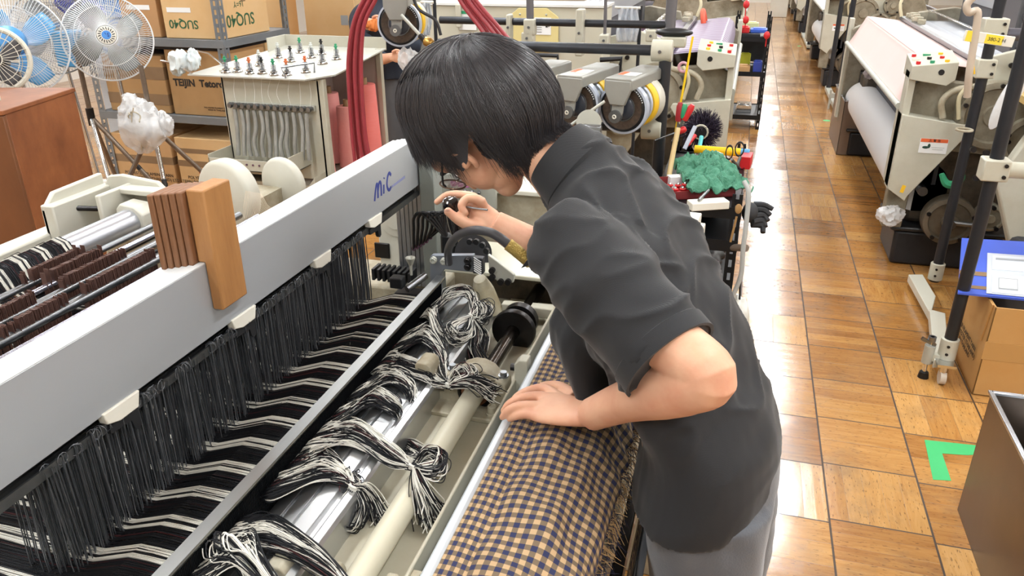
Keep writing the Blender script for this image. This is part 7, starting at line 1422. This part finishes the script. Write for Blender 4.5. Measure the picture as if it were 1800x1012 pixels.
text('POLYESTER FILAMENT YARN\nTEIJIN POLYESTER (THAILAND)\nMADE IN THAILAND', .028, INK, ct, place((X0-.0075, (Y0+Y1)/2, hz_*.35), (0, -1, 0), (0, 0, 1)), 'printed_text')
obj('interior_shade_block', G().bx(X0+.02, X1-.02, Y0+.02, Y1-.02, .02, hz_-.08), mat('interior_shade', '#2b241f', .7), ct)  # dark block inside the open carton, its colour stands in for interior shade
bf = thing('document_folder', 'blue folder with clear sleeves lying on the open carton', 'folder', (X0+.3, Y0+.35, hz_)); Q = [at(1690, 421, Z=hz_+.05), at(1810, 428, Z=hz_+.05), at(1815, 530, Z=hz_+.012), at(1683, 517, Z=hz_+.012)]
bf.location = Q[3]; ORI[bf.name_full] = Vector(Q[3])
g = G().add([q for q in Q]+[q+V(0, 0, .008) for q in Q], [(3, 2, 1, 0), (4, 5, 6, 7)]+[(i, (i+1) % 4, 4+(i+1) % 4, 4+i) for i in range(4)]); obj('cover', g, mat('folder_blue', '#4560c8', .4), bf)
def onf(u, v, dz): return Q[3]*(1-u)*(1-v)+Q[2]*u*(1-v)+Q[1]*u*v+Q[0]*(1-u)*v+V(0, 0, .008+dz)
def patch(u0, u1, v0, v1, dz, m_, nm, par=bf): c4 = [onf(u0, v0, dz), onf(u1, v0, dz), onf(u1, v1, dz), onf(u0, v1, dz)]; return obj(nm, G().add(c4+[c+V(0, 0, .001) for c in c4], [(3, 2, 1, 0), (4, 5, 6, 7)]+[(i, (i+1) % 4, 4+(i+1) % 4, 4+i) for i in range(4)]), m_, par)
patch(0, 1, .30, .37, .001, TAPE, 'tape'); patch(.0, 1, .08, .13, .001, TAPE, 'tape'); sl_ = patch(.38, 1, .02, .72, .0022, mat('clear_sleeve', '#c3cbd8', .2), 'clear_sleeve'); patch(.45, 1, .42, .68, .0036, mat('sleeved_paper', '#cdd4de', .3), 'paper', sl_); patch(.45, 1, .04, .34, .0036, mat('sleeved_paper', '#cdd4de', .3), 'paper', sl_); k = patch(.54, .8, .10, .28, .005, mat('grey_line', '#9aa0a6', .5), 'printed_frame', sl_); patch(.55, .79, .115, .265, .0062, PAPER, 'blank_field', sl_); patch(.5, .95, .60, .63, .005, mat('grey_line', '#9aa0a6', .5), 'printed_line', sl_)
# metal bins
def metal_bin(label, x0, x1, y0, y1, h, m_):
    t = thing('waste_bin', label, 'bin', ((x0+x1)/2, (y0+y1)/2, 0), 'metal bins along the aisle'); w_ = .004
    g = G().bx(x0, x0+w_, y0, y1, 0, h).bx(x1-w_, x1, y0, y1, 0, h).bx(x0, x1, y0, y0+w_, 0, h).bx(x0, x1, y1-w_, y1, 0, h).bx(x0, x1, y0, y1, 0, w_); obj('shell', g, m_, t)
    r = .007; g = G().bx(x0-r, x0+r, y0-r, y1+r, h-.004, h+.006).bx(x1-r, x1+r, y0-r, y1+r, h-.004, h+.006).bx(x0, x1, y0-r, y0+r, h-.004, h+.006).bx(x0, x1, y1-r, y1+r, h-.004, h+.006); obj('rim', g, mat('bright_rim', '#aeb2b8', .25, .9), t, bevel=.002); return t
b0 = at(1683, 895, Z=0); hb_ = at(1740, 690, Y=b0.y).z
bn = metal_bin('shiny brown metal bin at the lower right, white rag inside', b0.x, b0.x+.42, b0.y-.60, b0.y, hb_, mat('brown_sheet_metal', '#6e6259', .28, .7, var=(3, .6, '#4d443e')))
g = G()
for i in range(6): g.ell((b0.x+.35-.0, b0.y-.604, .05+.06*i), (.005, .003, .005), 8, 6)
obj('rivets', g, LGREY, bn); g = G(); lump(g, (b0.x+.22, b0.y-.25, hb_-.12), (.14, .2, .09), 91, amp=.35); tag(obj('rag', g, mat('white_rag_plain', '#dfe4e8', .9)), 'white rag lying inside the shiny brown metal bin', 'rag')
b1 = at(1474, 272, Z=0); metal_bin('narrow brown bin against the far end of the peach cloth loom', b1.x-.02, b1.x+.22, b1.y, b1.y+.8, at(1447, 148, Y=b1.y+.8).z, mat('brown_bin_matt', '#7d6d60', .45, .3))
# small caster stand feet further down
t = thing('feeder_stand', 'far stand with black poles between first and second loom', 'stand', (.92, 8.8, 0))
for y_ in (8.8, 9.9): obj('pole', G().cyl((.97, y_, .05), (.97, y_, 1.45), .026, n=14), PIPE, t)
obj('foot_rail', G().bx(.94, 1.0, 8.75, 10.0, .03, .07), LGREY, t); q_ = at(1456, 191, Z=0); obj('spindle', G().cyl((q_.x, q_.y, .0), (q_.x, q_.y, .2), .012, n=10).box((q_.x+.05, q_.y, .14), (.12, .03, .05)), LGREY, t)
t = thing('feeder_stand', 'pole stand far away before the third loom', 'stand', (.92, 14.8, 0))
for y_ in (14.0, 15.8): obj('pole', G().cyl((.97, y_, .0), (.97, y_, 1.45), .026, n=12), PIPE, t)
obj('foot_rail', G().bx(.94, 1.0, 13.9, 15.9, .03, .07), LGREY, t)

g = G().tube([at(1655, 305, Y=4.28), at(1663, 322, Y=4.27), at(1678, 324, Y=4.26), at(1690, 312, Y=4.26), at(1692, 300, Y=4.27)], [.012, .02, .022, .018, .008], n=8, k=4)
tag(obj('green_rag', g, mat('rag_green', '#2f8a62', .9)), 'green rag tied behind the farther black pole', 'rag')
p = at(1587, 332, Y=4.33); tag(obj('yellow_tape_mark', G().box(p, (.018, .004, .04), (0, .2, 0)), YELLOW), 'small yellow tape mark at the lower tip of the label cover', 'tape')
g = G(); lump(g, at(1565, 378, Y=4.42), (.07, .06, .05), 95, amp=.4); tag(obj('plastic_bag', g, PLASTIC_CLEAR), 'crumpled plastic bag lying on the black loom base', 'bag')
